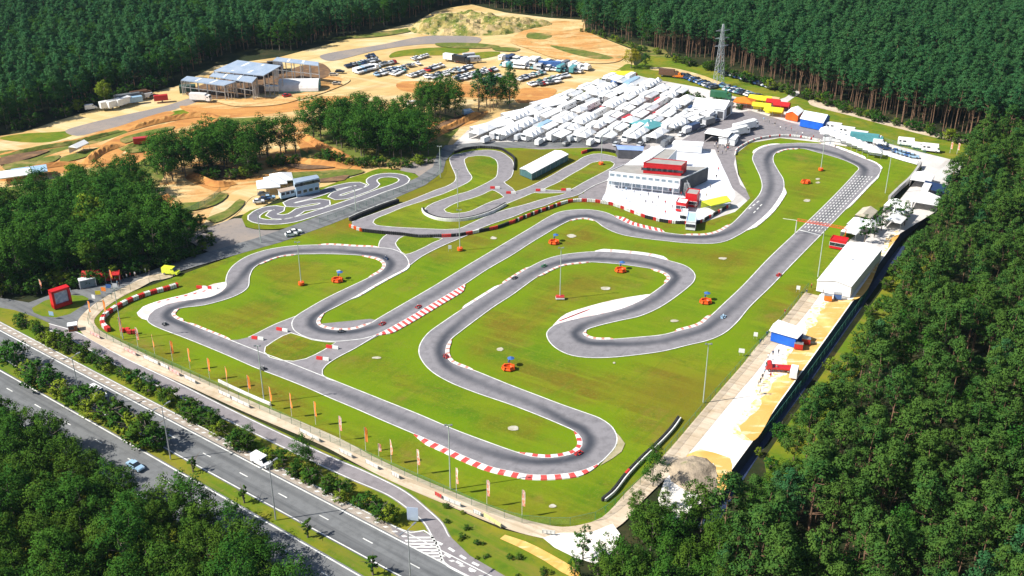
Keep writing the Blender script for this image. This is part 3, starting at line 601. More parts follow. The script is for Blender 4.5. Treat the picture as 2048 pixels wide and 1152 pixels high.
# children's kart course
KC = [(806,366),(809,361),(804,356),(788,352.5),(768,352.5),(753,355.5),(743.5,361.5),(744,366),(749,371),(738,378.5),(715,387.5),(690,396),(674,397.5),(667,394.5),(672,389.5),(686,384.5),(703,379.5),(719,375),(723,372.5),(716,370),(703,370.5),(685,374),(665,379),(640,389),(605,399),(586,403.5),(577,407.5),(580,411.5),(592,412),(606,409),(622,405.5),(638,404),(650,405.5),(650,410),(641,414),(619,418),(600,422),(592,428),(582,433),(566,436),(551,435),(543,431.5),(548,427),(558,422.5),(560,419),(549,417.5),(530,420.5),(516,427),(508,433.5),(508,439.5),(520,444),(540,446),(562,445.5),(586,442),(607,436),(640,425.5),(677,413.5),(727,396.5),(765,382),(792,373)]
kc = spl(GL(KC), True, 1.5)
strip('kart_course', kc, 1.95, ZT + .004, m_kids, True); strip('edge_line', offset(kc, 1.95, True), .22, ZT + .009, m_line, True); strip('edge_line', offset(kc, -1.95, True), .22, ZT + .009, m_line, True)
# concrete pads and bare patches in the grass
m_pad = pm('pale_concrete', (.50, .48, .40), (.36, .33, .22), .8, .9)
for x, y, w, h in ((1143,474,10,3.5),(1445,519,10,2.6),(1211,579,11,4),(1348,644,9,3),(753,718,9,2.5),(1000,701,7,4),(1168,354,8,3),(1103,391,6,1.5),(987,478,7,3),(1614,403,7,3),(1635,360,5,2),(1635,367,5,2),(677,544,5,2),(1105,1015,8,4),(1228,728,3,2),(1027,859,12,5)):
    r = random.Random(x); P = []
    for k in range(10):
        t = k / 10 * 2 * math.pi; P.append((x + math.cos(t) * w * r.uniform(.8, 1.15), y + math.sin(t) * h * r.uniform(.8, 1.15)))
    sheet('bare_patch', P, ZT + .002, m_pad, True)
# ---------------------------------------------------------------- more of the sandy ground: worked orange soil, ruts, berms
m_tan = ground_mat('tan_soil', [(.56, .34, .13), ((.50, .24, .07), .04, .45, .6), ((.64, .48, .24), .07, .5, .64), ((.25, .20, .07), .12, .6, .72), ((.42, .24, .09), .6, .55, .75)], bscale=.6, bdist=.3)
add_streaks(m_tan, -.25, 1.0, .22, .015, (.66, .50, .26), .50, .62, .7); add_streaks(m_tan, .5, 1.0, .3, .02, (.34, .17, .05), .54, .66, .6); add_streaks(m_soil, .35, 1.0, .3, .02, (.62, .46, .22), .50, .62, .6)
def lay2(name, pts, m): return lay(name, pts, m, True)
for P in ([(1040,66),(1090,46),(1160,44),(1168,60),(1210,80),(1250,100),(1236,124),(1190,128),(1120,120),(1060,100),(1020,84)], [(640,150),(700,160),(660,182),(600,200),(540,208),(560,196),(620,182)], [(420,196),(520,200),(600,198),(560,210),(470,214)]):
    lay2('orange_ground', P, m_tan)
for P in ([(1060,66),(1104,72),(1090,80),(1056,78)], [(1100,92),(1180,104),(1228,118),(1200,120),(1140,108)], [(870,88),(960,88),(1000,94),(960,98),(880,94)], [(985,96),(1040,98),(1030,104),(990,102)], [(660,78),(760,66),(830,56),(820,64),(740,76)]):
    lay2('dry_grass', P, m_dirtgreen)
for P in ([(240,280),(300,262),(350,254),(345,260),(300,270),(250,288)], [(250,300),(330,286),(380,272),(390,276),(330,294),(262,308)], [(120,318),(200,296),(230,290),(226,300),(170,316),(120,328)], [(10,330),(80,318),(120,312),(110,324),(60,334),(10,342)], [(560,350),(640,344),(700,340),(730,344),(690,356),(620,362),(560,366)], [(620,300),(660,312),(650,322),(620,316)], [(410,232),(470,238),(540,236),(520,246),(440,248)], [(300,420),(350,416),(372,430),(350,440),(320,436)], [(410,440),(450,424),(480,400),(490,404),(470,428),(430,448)], [(350,410),(410,404),(440,386),(456,390),(430,412),(370,424)]):
    lay2('scrub_ground', P, m_dirtgreen)
m_rut_shade = ground_mat('wet_soil_and_hall_shade', [(.14, .085, .05), ((.24, .14, .07), .3, .45, .65)])  # dark rut soil, also used as painted shade under the open hall
for P in ([(0,318),(60,306),(100,302),(60,318),(0,332)], [(560,326),(620,332),(690,334),(600,340)], [(700,352),(640,360),(600,362),(620,366),(690,362)], [(900,240),(950,226),(968,226),(930,246),(880,262),(860,262)], [(850,268),(900,256),(930,246),(900,262)], [(400,345),(460,360),(500,356),(470,340),(420,332)]):
    lay2('dark_soil', P, m_rut_shade)
for P in ([(405,192),(480,180),(560,170),(640,160),(660,150),(640,128),(600,134),(540,160),(450,186)],): lay2('hall_shade_floor', P, m_rut_shade)  # dark ground paints the shaded interior of the steel hall
for P in ([(372,190),(440,200),(560,178),(600,150),(560,140),(440,160)],): lay2('hall_shade_floor', P, m_rut_shade)  # second sheet of painted shade beneath the hall roofs
def berm(pts, w, h, m):
    P = spl(GL(pts), step=1.2); nr = normals(P); vs = []; K = 6; from_ = random.Random(int(pts[0][0]))
    for i, (p, q) in enumerate(zip(P, nr)):
        t = i / (len(P) - 1); e = min(1, t * 6, (1 - t) * 6)
        for k in range(K + 1):
            u = k / K * 2 - 1; hh = h * e * math.cos(u * math.pi / 2) ** 1.3 * (1 + from_.uniform(-.2, .2)); a = p + q * (u * w); vs.append((a.x, a.y, max(0, hh) - .02 + Z[0] * .5))
    me = bpy.data.meshes.new('berm'); me.from_pydata(vs, [], [(i*(K+1)+k, i*(K+1)+k+1, (i+1)*(K+1)+k+1, (i+1)*(K+1)+k) for i in range(len(P)-1) for k in range(K)]); me.materials.append(m); me.update(); o = link('berm', me); o['kind'] = 'structure'
for P, w, h, m in (([(250,262),(330,242),(410,232),(440,238)], 2.2, 1.6, m_orange), ([(438,240),(425,256),(400,272),(380,282)], 2.4, 2.0, m_orange), ([(240,300),(300,286),(370,268)], 2.0, 1.5, m_dirtgreen), ([(170,330),(200,306),(240,290)], 2.4, 1.8, m_orange), ([(0,314),(80,298),(150,286),(240,262)], 1.6, 1.0, m_dirtgreen), ([(540,318),(600,324),(700,336)], 2.2, 1.6, m_orange), ([(600,270),(650,298),(700,318)], 2.2, 1.8, m_orange), ([(380,350),(440,372),(470,366)], 2.0, 1.6, m_orange), ([(870,268),(920,246),(962,226)], 2.2, 1.6, m_orange), ([(310,404),(345,396)], 2.5, 1.5, m_orange), ([(0,350),(70,338),(150,326)], 1.8, 1.2, m_orange), ([(330,300),(400,286),(436,268)], 1.6, 1.2, m_orange)):
    berm(P, w, h, m)
# ---------------------------------------------------------------- foliage
def leaf_mat(name, c1, c2, c3, var=.35):
    m, nt, b = new_mat(name)
    oi = N(nt, 'ShaderNodeObjectInfo'); geo = N(nt, 'ShaderNodeNewGeometry')
    tc = N(nt, 'ShaderNodeTexCoord').outputs['Object']
    c = mixc(nt, oi.outputs['Random'], c1, c2)
    c = mixc(nt, ramp(nt, noise(nt, .45, 3, .6, tc), .42, .72), c, c3)
    r = geo.outputs['Random Per Island']
    c = mixc(nt, math_(nt, 'MULTIPLY', r, var), c, tuple(x * 1.9 for x in c3))
    nt.links.new(c, b.inputs['Base Color']); b.inputs['Roughness'].default_value = .9; b.inputs['Specular IOR Level'].default_value = .03
    tr = N(nt, 'ShaderNodeBsdfTranslucent'); nt.links.new(c, tr.inputs[0])
    ms = N(nt, 'ShaderNodeMixShader'); ms.inputs[0].default_value = .18
    nt.links.new(b.outputs[0], ms.inputs[1]); nt.links.new(tr.outputs[0], ms.inputs[2])
    nt.links.new(ms.outputs[0], nt.nodes['Material Output'].inputs[0])
    return m
m_pine = leaf_mat('pine_needles', (.018, .082, .020), (.055, .115, .020), (.072, .135, .022), .22)
m_pinefar = leaf_mat('pine_needles_hazed', (.018, .090, .034), (.040, .118, .038), (.054, .136, .040), .2)  # bluish tint paints distance haze into the needle colour
m_broad = leaf_mat('broadleaf_foliage', (.018, .078, .012), (.052, .105, .012), (.070, .125, .014), .22)
m_dark = leaf_mat('dark_foliage', (.016, .082, .014), (.040, .110, .014), (.052, .125, .014), .2)
m_lime = leaf_mat('fresh_foliage', (.09, .15, .012), (.14, .18, .015), (.16, .22, .02))
m_yellow = leaf_mat('yellowish_foliage', (.22, .22, .015), (.18, .19, .015), (.30, .26, .02))
m_bark = pm('pine_bark', (.26, .15, .09), (.14, .085, .055), 2.5, .9)
m_bark2 = pm('grey_bark', (.22, .18, .14), (.12, .10, .08), 2.5, .9)

def leaves(cl, r, per, size, seed, flat=.6):
    """cl: clump centres with radii; many small tilted leaf quads in every clump"""
    g = np.random.default_rng(seed); V = []
    cs = np.array([c[:3] for c in cl]); rs = np.array([c[3] for c in cl])
    k = len(cl) * per; idx = np.repeat(np.arange(len(cl)), per)
    d = g.normal(size=(k, 3)); d /= np.linalg.norm(d, axis=1)[:, None]; rad = g.random(k) ** .45
    P = cs[idx] + d * (rs[idx] * rad)[:, None] * np.array([1, 1, flat])
    nrm = d * .8 + g.normal(size=(k, 3)) * .55 + np.array([0, 0, .75]); nrm /= np.linalg.norm(nrm, axis=1)[:, None]
    t = g.normal(size=(k, 3)); t -= (t * nrm).sum(1)[:, None] * nrm; t /= np.linalg.norm(t, axis=1)[:, None]; b = np.cross(nrm, t)
    s = size * g.uniform(.6, 1.35, k)[:, None]; s2 = s * g.uniform(.45, .9, k)[:, None]
    Q = np.stack([P - t * s, P - b * s2 * .8 + t * s * .1, P + t * s, P + b * s2], 1)
    cc = cs.mean(0) * np.array([1, 1, .85]); big = P - cc; big /= np.linalg.norm(big, axis=1)[:, None] + 1e-6
    SN = d * .75 + big * .75 + g.normal(size=(k, 3)) * .28 + np.array([0, 0, .25]); SN /= np.linalg.norm(SN, axis=1)[:, None]
    return Q.reshape(-1, 3), np.repeat(SN, 4, 0)
def leaf_mesh(name, cl, per, size, seed, m, flat=.6):
    Q, SN = leaves(cl, 1, per, size, seed, flat); nf = len(Q) // 4
    me = bpy.data.meshes.new(name); me.vertices.add(len(Q)); me.vertices.foreach_set('co', Q.astype('f').ravel())
    me.loops.add(len(Q)); me.loops.foreach_set('vertex_index', np.arange(len(Q), dtype='i'))
    me.polygons.add(nf); me.polygons.foreach_set('loop_start', np.arange(0, len(Q), 4, dtype='i')); me.polygons.foreach_set('loop_total', np.full(nf, 4, 'i'))
    me.materials.append(m); me.update(calc_edges=True); me.normals_split_custom_set_from_vertices([tuple(q) for q in SN.tolist()]); return me
def trunk_mesh(name, h, r, limbs, m, bend=.3, seed=0):
    rr = random.Random(seed); b = MB(); p = Vector((0, 0, 0)); k = 4
    for i in range(k):
        q = Vector((rr.uniform(-bend, bend) * (i + 1) / k, rr.uniform(-bend, bend) * (i + 1) / k, h * (i + 1) / k))
        b.tube(p, q, r * (1 - .2 * i), r * (1 - .2 * (i + 1)), 6, cap=False); p = q
    for (z, L) in limbs:
        a = rr.uniform(0, 6.28); b.tube((0, 0, z), (math.cos(a) * L, math.sin(a) * L, z + L * .5), r * .35, r * .1, 4, cap=False)
    return b.mesh(name, m)
def pine_variant(i, m, name='pine_crown', h=18.0, lowf=(.48, .58), nc=44, wide=(2.7, 3.7)):
    r = random.Random(100 + i); cl = []; base = h * r.uniform(*lowf); W = r.uniform(*wide)
    for k in range(nc):
        t = r.random(); z = base + (h - base) * (t ** .8); w = W * (math.sin(min(1, (1 - t) * 1.15 + .12) * 1.5)) 
        a = r.uniform(0, 6.28); q = r.random() ** .5 * w
        cl.append((math.cos(a) * q, math.sin(a) * q, z, r.uniform(.65, 1.15)))
    cl.append((0, 0, h, .6))
    return leaf_mesh(name, cl, 50, .20, i, m, .6), trunk_mesh('trunk', h * .93, .20, [(base * r.uniform(.7, 1.3), r.uniform(1, 2)) for _ in range(7)], m_bark, .5, i)
def broad_variant(i, m, name='crown', h=14.0, W=3.6, low=.25, n=54, per=48, size=.21):
    r = random.Random(500 + i); cl = []
    for k in range(n):
        z = r.uniform(-1, 1); a = r.uniform(0, 6.28); rr_ = math.sqrt(max(0, 1 - z * z)); s = r.uniform(.55, 1.0) * r.choice((1, 1, .85, 1.1))
        cz = h * (1 + low) / 2; hz = h * (1 - low) / 2
        cl.append((math.cos(a) * rr_ * W * s, math.sin(a) * rr_ * W * s, cz + z * hz * s * .92, r.uniform(.8, 1.35) * W / 3.6))
    return leaf_mesh(name, cl, per, size, 900 + i, m, .7), trunk_mesh('trunk', h * .75, .22, [(h * r.uniform(.3, .6), r.uniform(1.5, 2.8)) for _ in range(6)], m_bark2, .4, i)
PINES = [pine_variant(i, m_pine) for i in range(7)]
PFAR = [pine_variant(20 + i, m_pinefar, wide=(2.6, 3.4)) for i in range(6)]
PLOW = [pine_variant(40 + i, m_pinefar, h=17.0, lowf=(.16, .3), nc=58, wide=(3.0, 4.0)) for i in range(5)]
BROAD = [broad_variant(i, m_broad, h=13, W=3.4 + .25 * (i % 3)) for i in range(5)]
DARKT = [broad_variant(20 + i, m_dark, h=15, W=4.0 + .4 * (i % 3), low=.12, n=64) for i in range(5)]
LIME = [broad_variant(40 + i, m_lime, h=11, W=3.2) for i in range(3)]
YELL = [broad_variant(50, m_yellow, h=9, W=4.2)]
SHRUB = [broad_variant(60 + i, (m_broad, m_dark, m_lime, m_broad)[i], 'foliage', h=4.2, W=2.1, low=.02, n=30, per=30, size=.2) for i in range(4)]
SAPL = [broad_variant(80 + i, m_broad, 'crown', h=5.2, W=.95, low=.18, n=22, per=26, size=.17) for i in range(2)]
BIRCH = [broad_variant(90 + i, m_dark, 'crown', h=11, W=2.3, low=.12, n=34, per=24, size=.22) for i in range(3)]

def tree(kind, name, x, y, z, s, label, cat, group, part='crown'):
    cm, tm = kind[rnd.randrange(len(kind))]
    t = empty(name, (x, y, z), rnd.uniform(0, 6.28)); tag(t, label, cat, group)
    t.scale = (s * rnd.uniform(.9, 1.12), s * rnd.uniform(.9, 1.12), s)
    link('trunk', tm, t); link(part, cm, t)
    return t
def inside(P, x, y):
    c = False; n = len(P); j = n - 1
    for i in range(n):
        xi, yi = P[i][0], P[i][1]; xj, yj = P[j][0], P[j][1]
        if (yi > y) != (yj > y) and x < (xj - xi) * (y - yi) / (yj - yi) + xi: c = not c
        j = i
    return c
def fill(P, sp, z=0, jit=.38, margin=(-200, 2250, -250, 1330)):
    """jittered hexagonal fill of a traced region"""
    W = [G(p[0], max(p[1], -260), z) for p in P]; x0 = min(p.x for p in W); x1 = max(p.x for p in W); y0 = min(p.y for p in W); y1 = max(p.y for p in W)
    o = []; j = 0; y = y0
    while y < y1:
        x = x0 + (sp / 2 if j % 2 else 0)
        while x < x1:
            a, b_ = x + rnd.uniform(-jit, jit) * sp, y + rnd.uniform(-jit, jit) * sp
            if inside(W, a, b_):
                px, py = PX(a, b_, z)
                if margin[0] < px < margin[1] and margin[2] < py < margin[3]: o.append((a, b_))
            x += sp
        y += sp * .866; j += 1
    return o
# ---- forests beyond the individually built trees: one object per wood, instancing tree crowns and trunks
def forest(name, label, pts, z, kinds, smin, smax):
    root = None; idx = [[] for _ in kinds]
    for p in pts: idx[rnd.randrange(len(kinds))].append(p)
    objs = []
    V = []; K = []
    for k, L in enumerate(idx):
        for p in L: V.append((p[0], p[1], z)); K.append(k)
    me = bpy.data.meshes.new(name); me.from_pydata(V, [], [])
    n = len(V)
    a = me.attributes.new('kind', 'INT', 'POINT'); a.data.foreach_set('value', np.array(K, 'i'))
    a = me.attributes.new('rz', 'FLOAT', 'POINT'); a.data.foreach_set('value', np.array([rnd.uniform(0, 6.28) for _ in V], 'f'))
    a = me.attributes.new('sc', 'FLOAT', 'POINT'); a.data.foreach_set('value', np.array([rnd.uniform(smin, smax) for _ in V], 'f'))
    ob = link(name, me); tag(ob, label, 'forest', None, 'stuff')
    ng = bpy.data.node_groups.new(name, 'GeometryNodeTree'); ng.interface.new_socket('Geometry', in_out='INPUT', socket_type='NodeSocketGeometry'); ng.interface.new_socket('Geometry', in_out='OUTPUT', socket_type='NodeSocketGeometry')
    gi_ = ng.nodes.new('NodeGroupInput'); go_ = ng.nodes.new('NodeGroupOutput'); join = ng.nodes.new('GeometryNodeJoinGeometry')
    def attr(nm, t):
        q = ng.nodes.new('GeometryNodeInputNamedAttribute'); q.data_type = t; q.inputs[0].default_value = nm
        return [s for s in q.outputs if s.enabled and s.name == 'Attribute'][0]
    ka, ra, sa = attr('kind', 'INT'), attr('rz', 'FLOAT'), attr('sc', 'FLOAT')
    cx = ng.nodes.new('ShaderNodeCombineXYZ'); ng.links.new(ra, cx.inputs[2])
    for k, (cm, tm) in enumerate(kinds):
        cmp_ = ng.nodes.new('FunctionNodeCompare'); cmp_.data_type = 'INT'; cmp_.operation = 'EQUAL'
        ii = [s for s in cmp_.inputs if s.enabled and s.type == 'INT']; ng.links.new(ka, ii[0]); ii[1].default_value = k
        for me_ in (cm, tm):
            src = SRC.get(me_.name)
            if src is None: src = SRC[me_.name] = bpy.data.objects.new('leaf_source', me_)
            inf = ng.nodes.new('GeometryNodeObjectInfo'); inf.inputs['Object'].default_value = src; inf.inputs['As Instance'].default_value = True
            ip = ng.nodes.new('GeometryNodeInstanceOnPoints')
            ng.links.new(gi_.outputs[0], ip.inputs['Points']); ng.links.new(cmp_.outputs[0], ip.inputs['Selection']); ng.links.new(inf.outputs['Geometry'], ip.inputs['Instance'])
            ng.links.new(cx.outputs[0], ip.inputs['Rotation']); ng.links.new(sa, ip.inputs['Scale']); ng.links.new(ip.outputs[0], join.inputs[0])
    ng.links.new(join.outputs[0], go_.inputs[0])
    md = ob.modifiers.new('trees', 'NODES'); md.node_group = ng
    return ob
SRC = {}
# north-western forest
TLZ = [(-400,330),(0,262),(45,250),(110,232),(180,210),(215,196),(290,178),(350,160),(425,122),(480,100),(560,102),(600,98),(650,82),(700,70),(760,56),(800,45),(840,34),(880,14),(930,6),(1000,18),(1050,30),(1110,34),(1162,36),(1170,62),(1190,66),(1230,76),(1280,90),(1300,96),(1300,60),(1400,-60),(1500,-250),(-900,-250)]
ptsTL = fill(TLZ, 5.3, jit=.48)
TRZ = [(1300,104),(1345,112),(1400,118),(1445,135),(1495,150),(1545,168),(1590,186),(1640,204),(1700,218),(1770,238),(1840,260),(1900,270),(1960,286),(2060,290),(2300,300),(2300,-250),(1500,-250),(1400,-60),(1310,60)]
ptsTR = fill(TRZ, 4.8, jit=.46)
# eastern pines on the lower ground
REZ = [(1955,318),(2300,300),(2300,1500),(1480,1500),(1430,1240),(1440,1120),(1485,1055),(1550,985),(1615,910),(1690,800),(1752,700),(1806,600),(1848,520),(1878,440),(1935,340)]
ptsRE = fill(REZ, 5.4, LOW, jit=.46, margin=(-90, 2420, -250, 1420))
ptsRE.sort(key=lambda p: p[1]**2 + p[0]**2)
near = ptsRE[:300]; far = ptsRE[300:]
print('forest counts', len(ptsTL), len(ptsTR), len(ptsRE))
for (x, y) in near:
    tree(PINES if rnd.random() < .8 else (DARKT[:1] if rnd.random() < .6 else PLOW[:1]), 'pine_tree', x, y, LOW, rnd.uniform(.70, 1.25), 'tall pine in the dense wood at the lower right, east of the yellow sand', 'pine tree', 'pines of the eastern wood')
forest('pine_forest', 'dense pine forest running up the right edge behind the nearest pines', far, LOW, PINES + PINES[:2] + BROAD[:1] + PLOW[:1], .72, 1.25)
forest('pine_forest', 'pine forest with bare lower trunks beyond the meadow at the top right', ptsTR, 0, PFAR, .88, 1.25)
forest('pine_forest', 'blue-green forest covering the hillside across the top left and top centre', ptsTL, 0, PLOW + DARKT[:2], .8, 1.2)
# ---- individual woods and trees
def wood(zone, sp, kinds, name, label, cat, group, smin=.85, smax=1.15, z=0, n=None, **k):
    P = fill(zone, sp, z, **k); P.sort(key=lambda p: p[1])
    for (x, y) in (P[:n] if n else P): tree(kinds, name, x, y, z, rnd.uniform(smin, smax), label, cat, group)
    return len(P)
c1 = wood([(-90,855),(0,864),(70,886),(140,922),(200,966),(262,1022),(335,1046),(410,1060),(470,1092),(520,1140),(600,1205),(690,1300),(640,1420),(-200,1420)], 4.9, BROAD + DARKT[:3] + BROAD, 'broadleaf_tree', 'leafy green tree in the wood at the lower left corner below the motorway', 'tree', 'broadleaf trees of the lower left wood', .72, 1.05, margin=(-120, 800, 700, 1420))
c2 = wood([(-90,500),(0,470),(80,440),(160,420),(240,420),(300,440),(335,480),(395,498),(392,508),(330,530),(240,556),(120,575),(0,588),(-90,600)], 5.2, DARKT + BROAD[:1], 'dark_tree', 'dark green tree in the wood at the left edge behind the park entrance', 'tree', 'trees of the wood by the entrance', .95, 1.3)
c2b = wood([(60,418),(130,410),(200,390),(260,368),(300,372),(300,400),(240,420),(160,425),(80,436)], 6, DARKT + LIME[:1], 'broadleaf_tree', 'green tree on the northern rim of the left wood beside the orange dirt track', 'tree', 'trees on the rim of the left wood', .8, 1.1)
c3 = wood([(300,345),(360,330),(420,318),(500,308),(600,300),(605,318),(520,330),(500,352),(430,356),(380,350),(340,375),(310,380)], 5.6, DARKT, 'dark_tree', 'dark tree of the clump between the motocross track and the small kart course', 'tree', 'trees of the motocross clump', 1.0, 1.3)
c4 = wood([(630,268),(700,262),(780,262),(830,270),(862,300),(862,318),(800,326),(720,318),(660,296),(618,285)], 5.4, DARKT, 'dark_tree', 'dark tree of the big clump between the sandy car park and the service road', 'tree', 'trees of the central clump', 1.0, 1.3)
c5 = wood([(840,222),(880,216),(920,222),(915,238),(870,243),(842,236)], 5.5, DARKT + BROAD[:1], 'broadleaf_tree', 'green tree of the small round clump below the parked cars, right of the central clump', 'tree', 'trees of the small round clump', 1.0, 1.25)
c6 = wood([(952,210),(1000,204),(1036,206),(1036,220),(990,226),(955,224)], 5.5, DARKT + PFAR[:2], 'broadleaf_tree', 'green tree of the small clump at the west corner of the paddock', 'tree', 'trees of the clump at the paddock corner', .85, 1.1)
c7 = wood([(1190,1175),(1260,1110),(1300,1070),(1360,1080),(1430,1050),(1470,1100),(1450,1260),(1350,1380),(1180,1330)], 5.2, BROAD + DARKT[:2], 'broadleaf_tree', 'leafy tree in the thicket at the bottom, below the grey spoil heap', 'tree', 'trees of the bottom thicket', .7, 1.05, z=LOW, margin=(0, 2100, 0, 1400))
c8 = wood([(1520,985),(1560,965),(1600,965),(1590,1030),(1530,1080),(1480,1095),(1475,1050)], 4.6, BROAD + LIME[:1], 'broadleaf_tree', 'light green tree of the thicket at the lower end of the yellow sand', 'tree', 'trees at the lower end of the yellow sand', .5, .8, z=LOW, margin=(0, 2100, 0, 1400))
wood([(1285,1018),(1335,1000),(1385,1003),(1435,1008),(1445,1022),(1400,1050),(1330,1064),(1290,1050)], 4.2, BROAD + DARKT[:1], 'broadleaf_tree', 'leafy tree directly below the grey spoil heap', 'tree', 'trees directly below the spoil heap', .3, .5, z=0, margin=(0, 2100, 0, 1400))
print('woods', c1, c2, c2b, c3, c4, c5, c6, c7)
def one(kind, name, px, py, s, label, cat, group=None, z=0, part='crown'):
    p = G(px, py, z); return tree(kind, name, p.x, p.y, z, s, label, cat, group, part)
one(YELL, 'broadleaf_tree', 1262, 137, 1.15, 'single yellow-green round tree at the north corner of the paddock', 'tree')
one(DARKT, 'broadleaf_tree', 1290, 138, .62, 'dark green tree touching the yellow-green tree at the north corner', 'tree')
one(LIME, 'broadleaf_tree', 212, 214, 1.15, 'light green tree at the forest edge above the row of parked trucks', 'tree')
one(LIME, 'broadleaf_tree', 160, 392, 1.2, 'fresh light green tree on the left wood beside the dirt track', 'tree')
one(LIME, 'broadleaf_tree', 190, 500, 1.75, 'big fresh green tree standing out in the middle of the left wood', 'tree')
one(BIRCH, 'birch_tree', 1728, 488, .95, 'slim tree beside the lower corner of the white tents behind the start gantry', 'tree')
one(BIRCH, 'birch_tree', 1748, 476, .8, 'slim tree second from the big white hall', 'tree')
one(BIRCH, 'birch_tree', 1762, 462, .9, 'slim tree between the small white tents above the big white hall', 'tree')
one(BIRCH, 'birch_tree', 1786, 448, .95, 'slim tree just below the red lorry in the right yard', 'tree')
one(BIRCH, 'birch_tree', 1808, 452, .9, 'slim tree at the forest edge below the red lorry', 'tree')
for k, (x, y, s) in enumerate(((1166,1120,.8),(1196,1150,.75),(1150,1160,.7))):
    one(BIRCH, 'birch_tree', x, y, s, ('thin grey-green tree in front of the white gravel at the bottom', 'thin tree right of the white gravel at the bottom edge', 'leftmost thin tree on the white gravel at the bottom edge')[k], 'tree')
one(DARKT, 'broadleaf_tree', 1305, 975, .62, 'dark tree leaning over the perimeter track left of the spoil heap', 'tree')
one(BROAD, 'broadleaf_tree', 1272, 1040, .6, 'green tree beside the bend of the perimeter track at the bottom right', 'tree')
one(BROAD, 'broadleaf_tree', 1310, 930, .45, 'small tree at the end of the tyre wall above the spoil heap', 'tree')
# saplings in the central reservation
for k, (x, y, s) in enumerate(((387,946,.95),(489,1008,1.0),(616,1077,1.05),(746,1152,1.15))):
    one(SAPL, 'young_tree', x, y, s, ('first', 'second', 'third', 'fourth')[k] + ' young tree from the left on the grass strip between the carriageways', 'young tree', 'young trees of the central reservation')
# shrubs of the central reservation
for k, (x, y, s) in enumerate(((10,722,1.3),(36,735,1.6),(60,760,1.2),(84,775,1.7),(104,790,1.5),(128,802,1.3),(150,812,1.4),(176,822,1.5),(200,838,1.6),(226,852,1.7),(250,866,1.4),(272,880,1.6),(298,893,1.9),(318,902,1.3))):
    one([SHRUB[k % 3]], 'shrub', x, y, s * 1.08, 'bushy shrub between the two carriageways at the left edge', 'shrub', 'shrubs of the central reservation', part='foliage')
# hedge between the motorway and the side road
hedge = spl(GL([(48,650),(110,688),(190,728),(290,780),(400,840),(500,900),(600,950),(700,1000),(770,1034),(796,1046)]), step=2.7)
for k, p in enumerate(hedge):
    for _ in range(2 if k % 3 else 1):
        kk = SHRUB if rnd.random() < .93 else SAPL
        t = tree([kk[rnd.randrange(len(kk))]], 'shrub', p.x + rnd.uniform(-1.6, 1.3), p.y + rnd.uniform(-1.6, .9), 0, rnd.uniform(.55, 1.15), 'green shrub of the long hedge between the motorway and the side road', 'shrub', 'shrubs of the roadside hedge', 'foliage')
for x, y, s in ((118,690,.35),(196,728,.33),(300,782,.36),(255,765,.3),(500,890,.42),(605,938,.62),(615,946,.5),(430,852,.35),(700,995,.35)):
    one(DARKT, 'broadleaf_tree', x, y, s, 'small dark tree rising above the roadside hedge', 'tree', 'small trees in the roadside hedge')
# undergrowth along forest edges
for nm, P, n_, zz, lab, grp, smn, smx in (
    ('bush', [(0,588),(120,574),(240,553),(320,530),(390,508)], 60, 0, 'dark bush at the foot of the left wood beside the entrance road', 'bushes at the foot of the left wood', .7, 1.3),
    ('bush', [(400,498),(420,490),(400,480)], 6, 0, 'bush at the right tip of the left wood by the gravel lot', 'bushes at the tip of the left wood', .6, 1.0),
    ('bush', [(640,318),(720,330),(800,334),(860,326)], 30, 0, 'dark bush at the foot of the central clump of trees', 'bushes under the central clump', .6, 1.1),
    ('bush', [(390,352),(440,356),(500,350),(560,330),(600,325)], 22, 0, 'dark bush under the trees of the motocross clump', 'bushes under the motocross clump', .6, 1.2),
    ('bush', [(1345,122),(1440,146),(1540,176),(1640,206),(1760,244),(1880,276),(1950,290)], 70, 0, 'low bush at the foot of the pines beyond the meadow at the top right', 'bushes at the edge of the north-eastern forest', .7, 1.3),
    ('bush', [(1535,930),(1590,862),(1668,758),(1745,650),(1805,560),(1860,490)], 50, LOW, 'bush on the low ground right of the green mesh fence and the yellow sand', 'bushes along the green mesh fence', .5, 1.05),
    ('bush', [(0,268),(110,238),(215,203),(290,184),(350,168)], 26, 0, 'bush at the foot of the north-western forest', 'bushes at the edge of the north-western forest', .9, 1.7),
    ('bush', [(1170,64),(1230,82),(1290,104),(1340,114)], 22, 0, 'low bush on the dark heath at the top centre', 'bushes on the heath', .5, .9),
    ('bush', [(1122,204),(1160,190),(1210,170),(1252,148)], 26, 0, 'bush on the green bank north-west of the paddock', 'bushes on the paddock bank', .35, .6),
    ('bush', [(1345,185),(1380,195),(1410,204),(1450,214),(1478,222)], 26, 0, 'bush of the dark hedge behind the white paddock hall', 'bushes behind the paddock hall', .5, .8),
    ('bush', [(300,300),(360,300),(420,290),(330,330),(250,335)], 12, 0, 'bush beside the orange motocross track at the left', 'bushes of the motocross ground', .5, .9),
    ('bush', [(400,470),(370,440),(340,430),(310,420)], 14, 0, 'bush at the east rim of the left wood', 'bushes by the gravel lot', .6, 1.1),
    ('bush', [(880,1010),(930,1070),(980,1110),(1040,1140),(1100,1165)], 20, 0, 'low weedy bush on the bank below the perimeter track at the bottom', 'weeds on the bottom bank', .2, .4)):
    L_ = spl(GL(P, zz), step=1.0)
    for k in range(n_):
        p = L_[int((k + rnd.random()) / n_ * (len(L_) - 1))]
        tree(SHRUB, nm, p.x + rnd.uniform(-2.5, 2.5), p.y + rnd.uniform(-2.5, 2.5), zz, rnd.uniform(smn, smx), lab, 'shrub', grp, 'foliage')
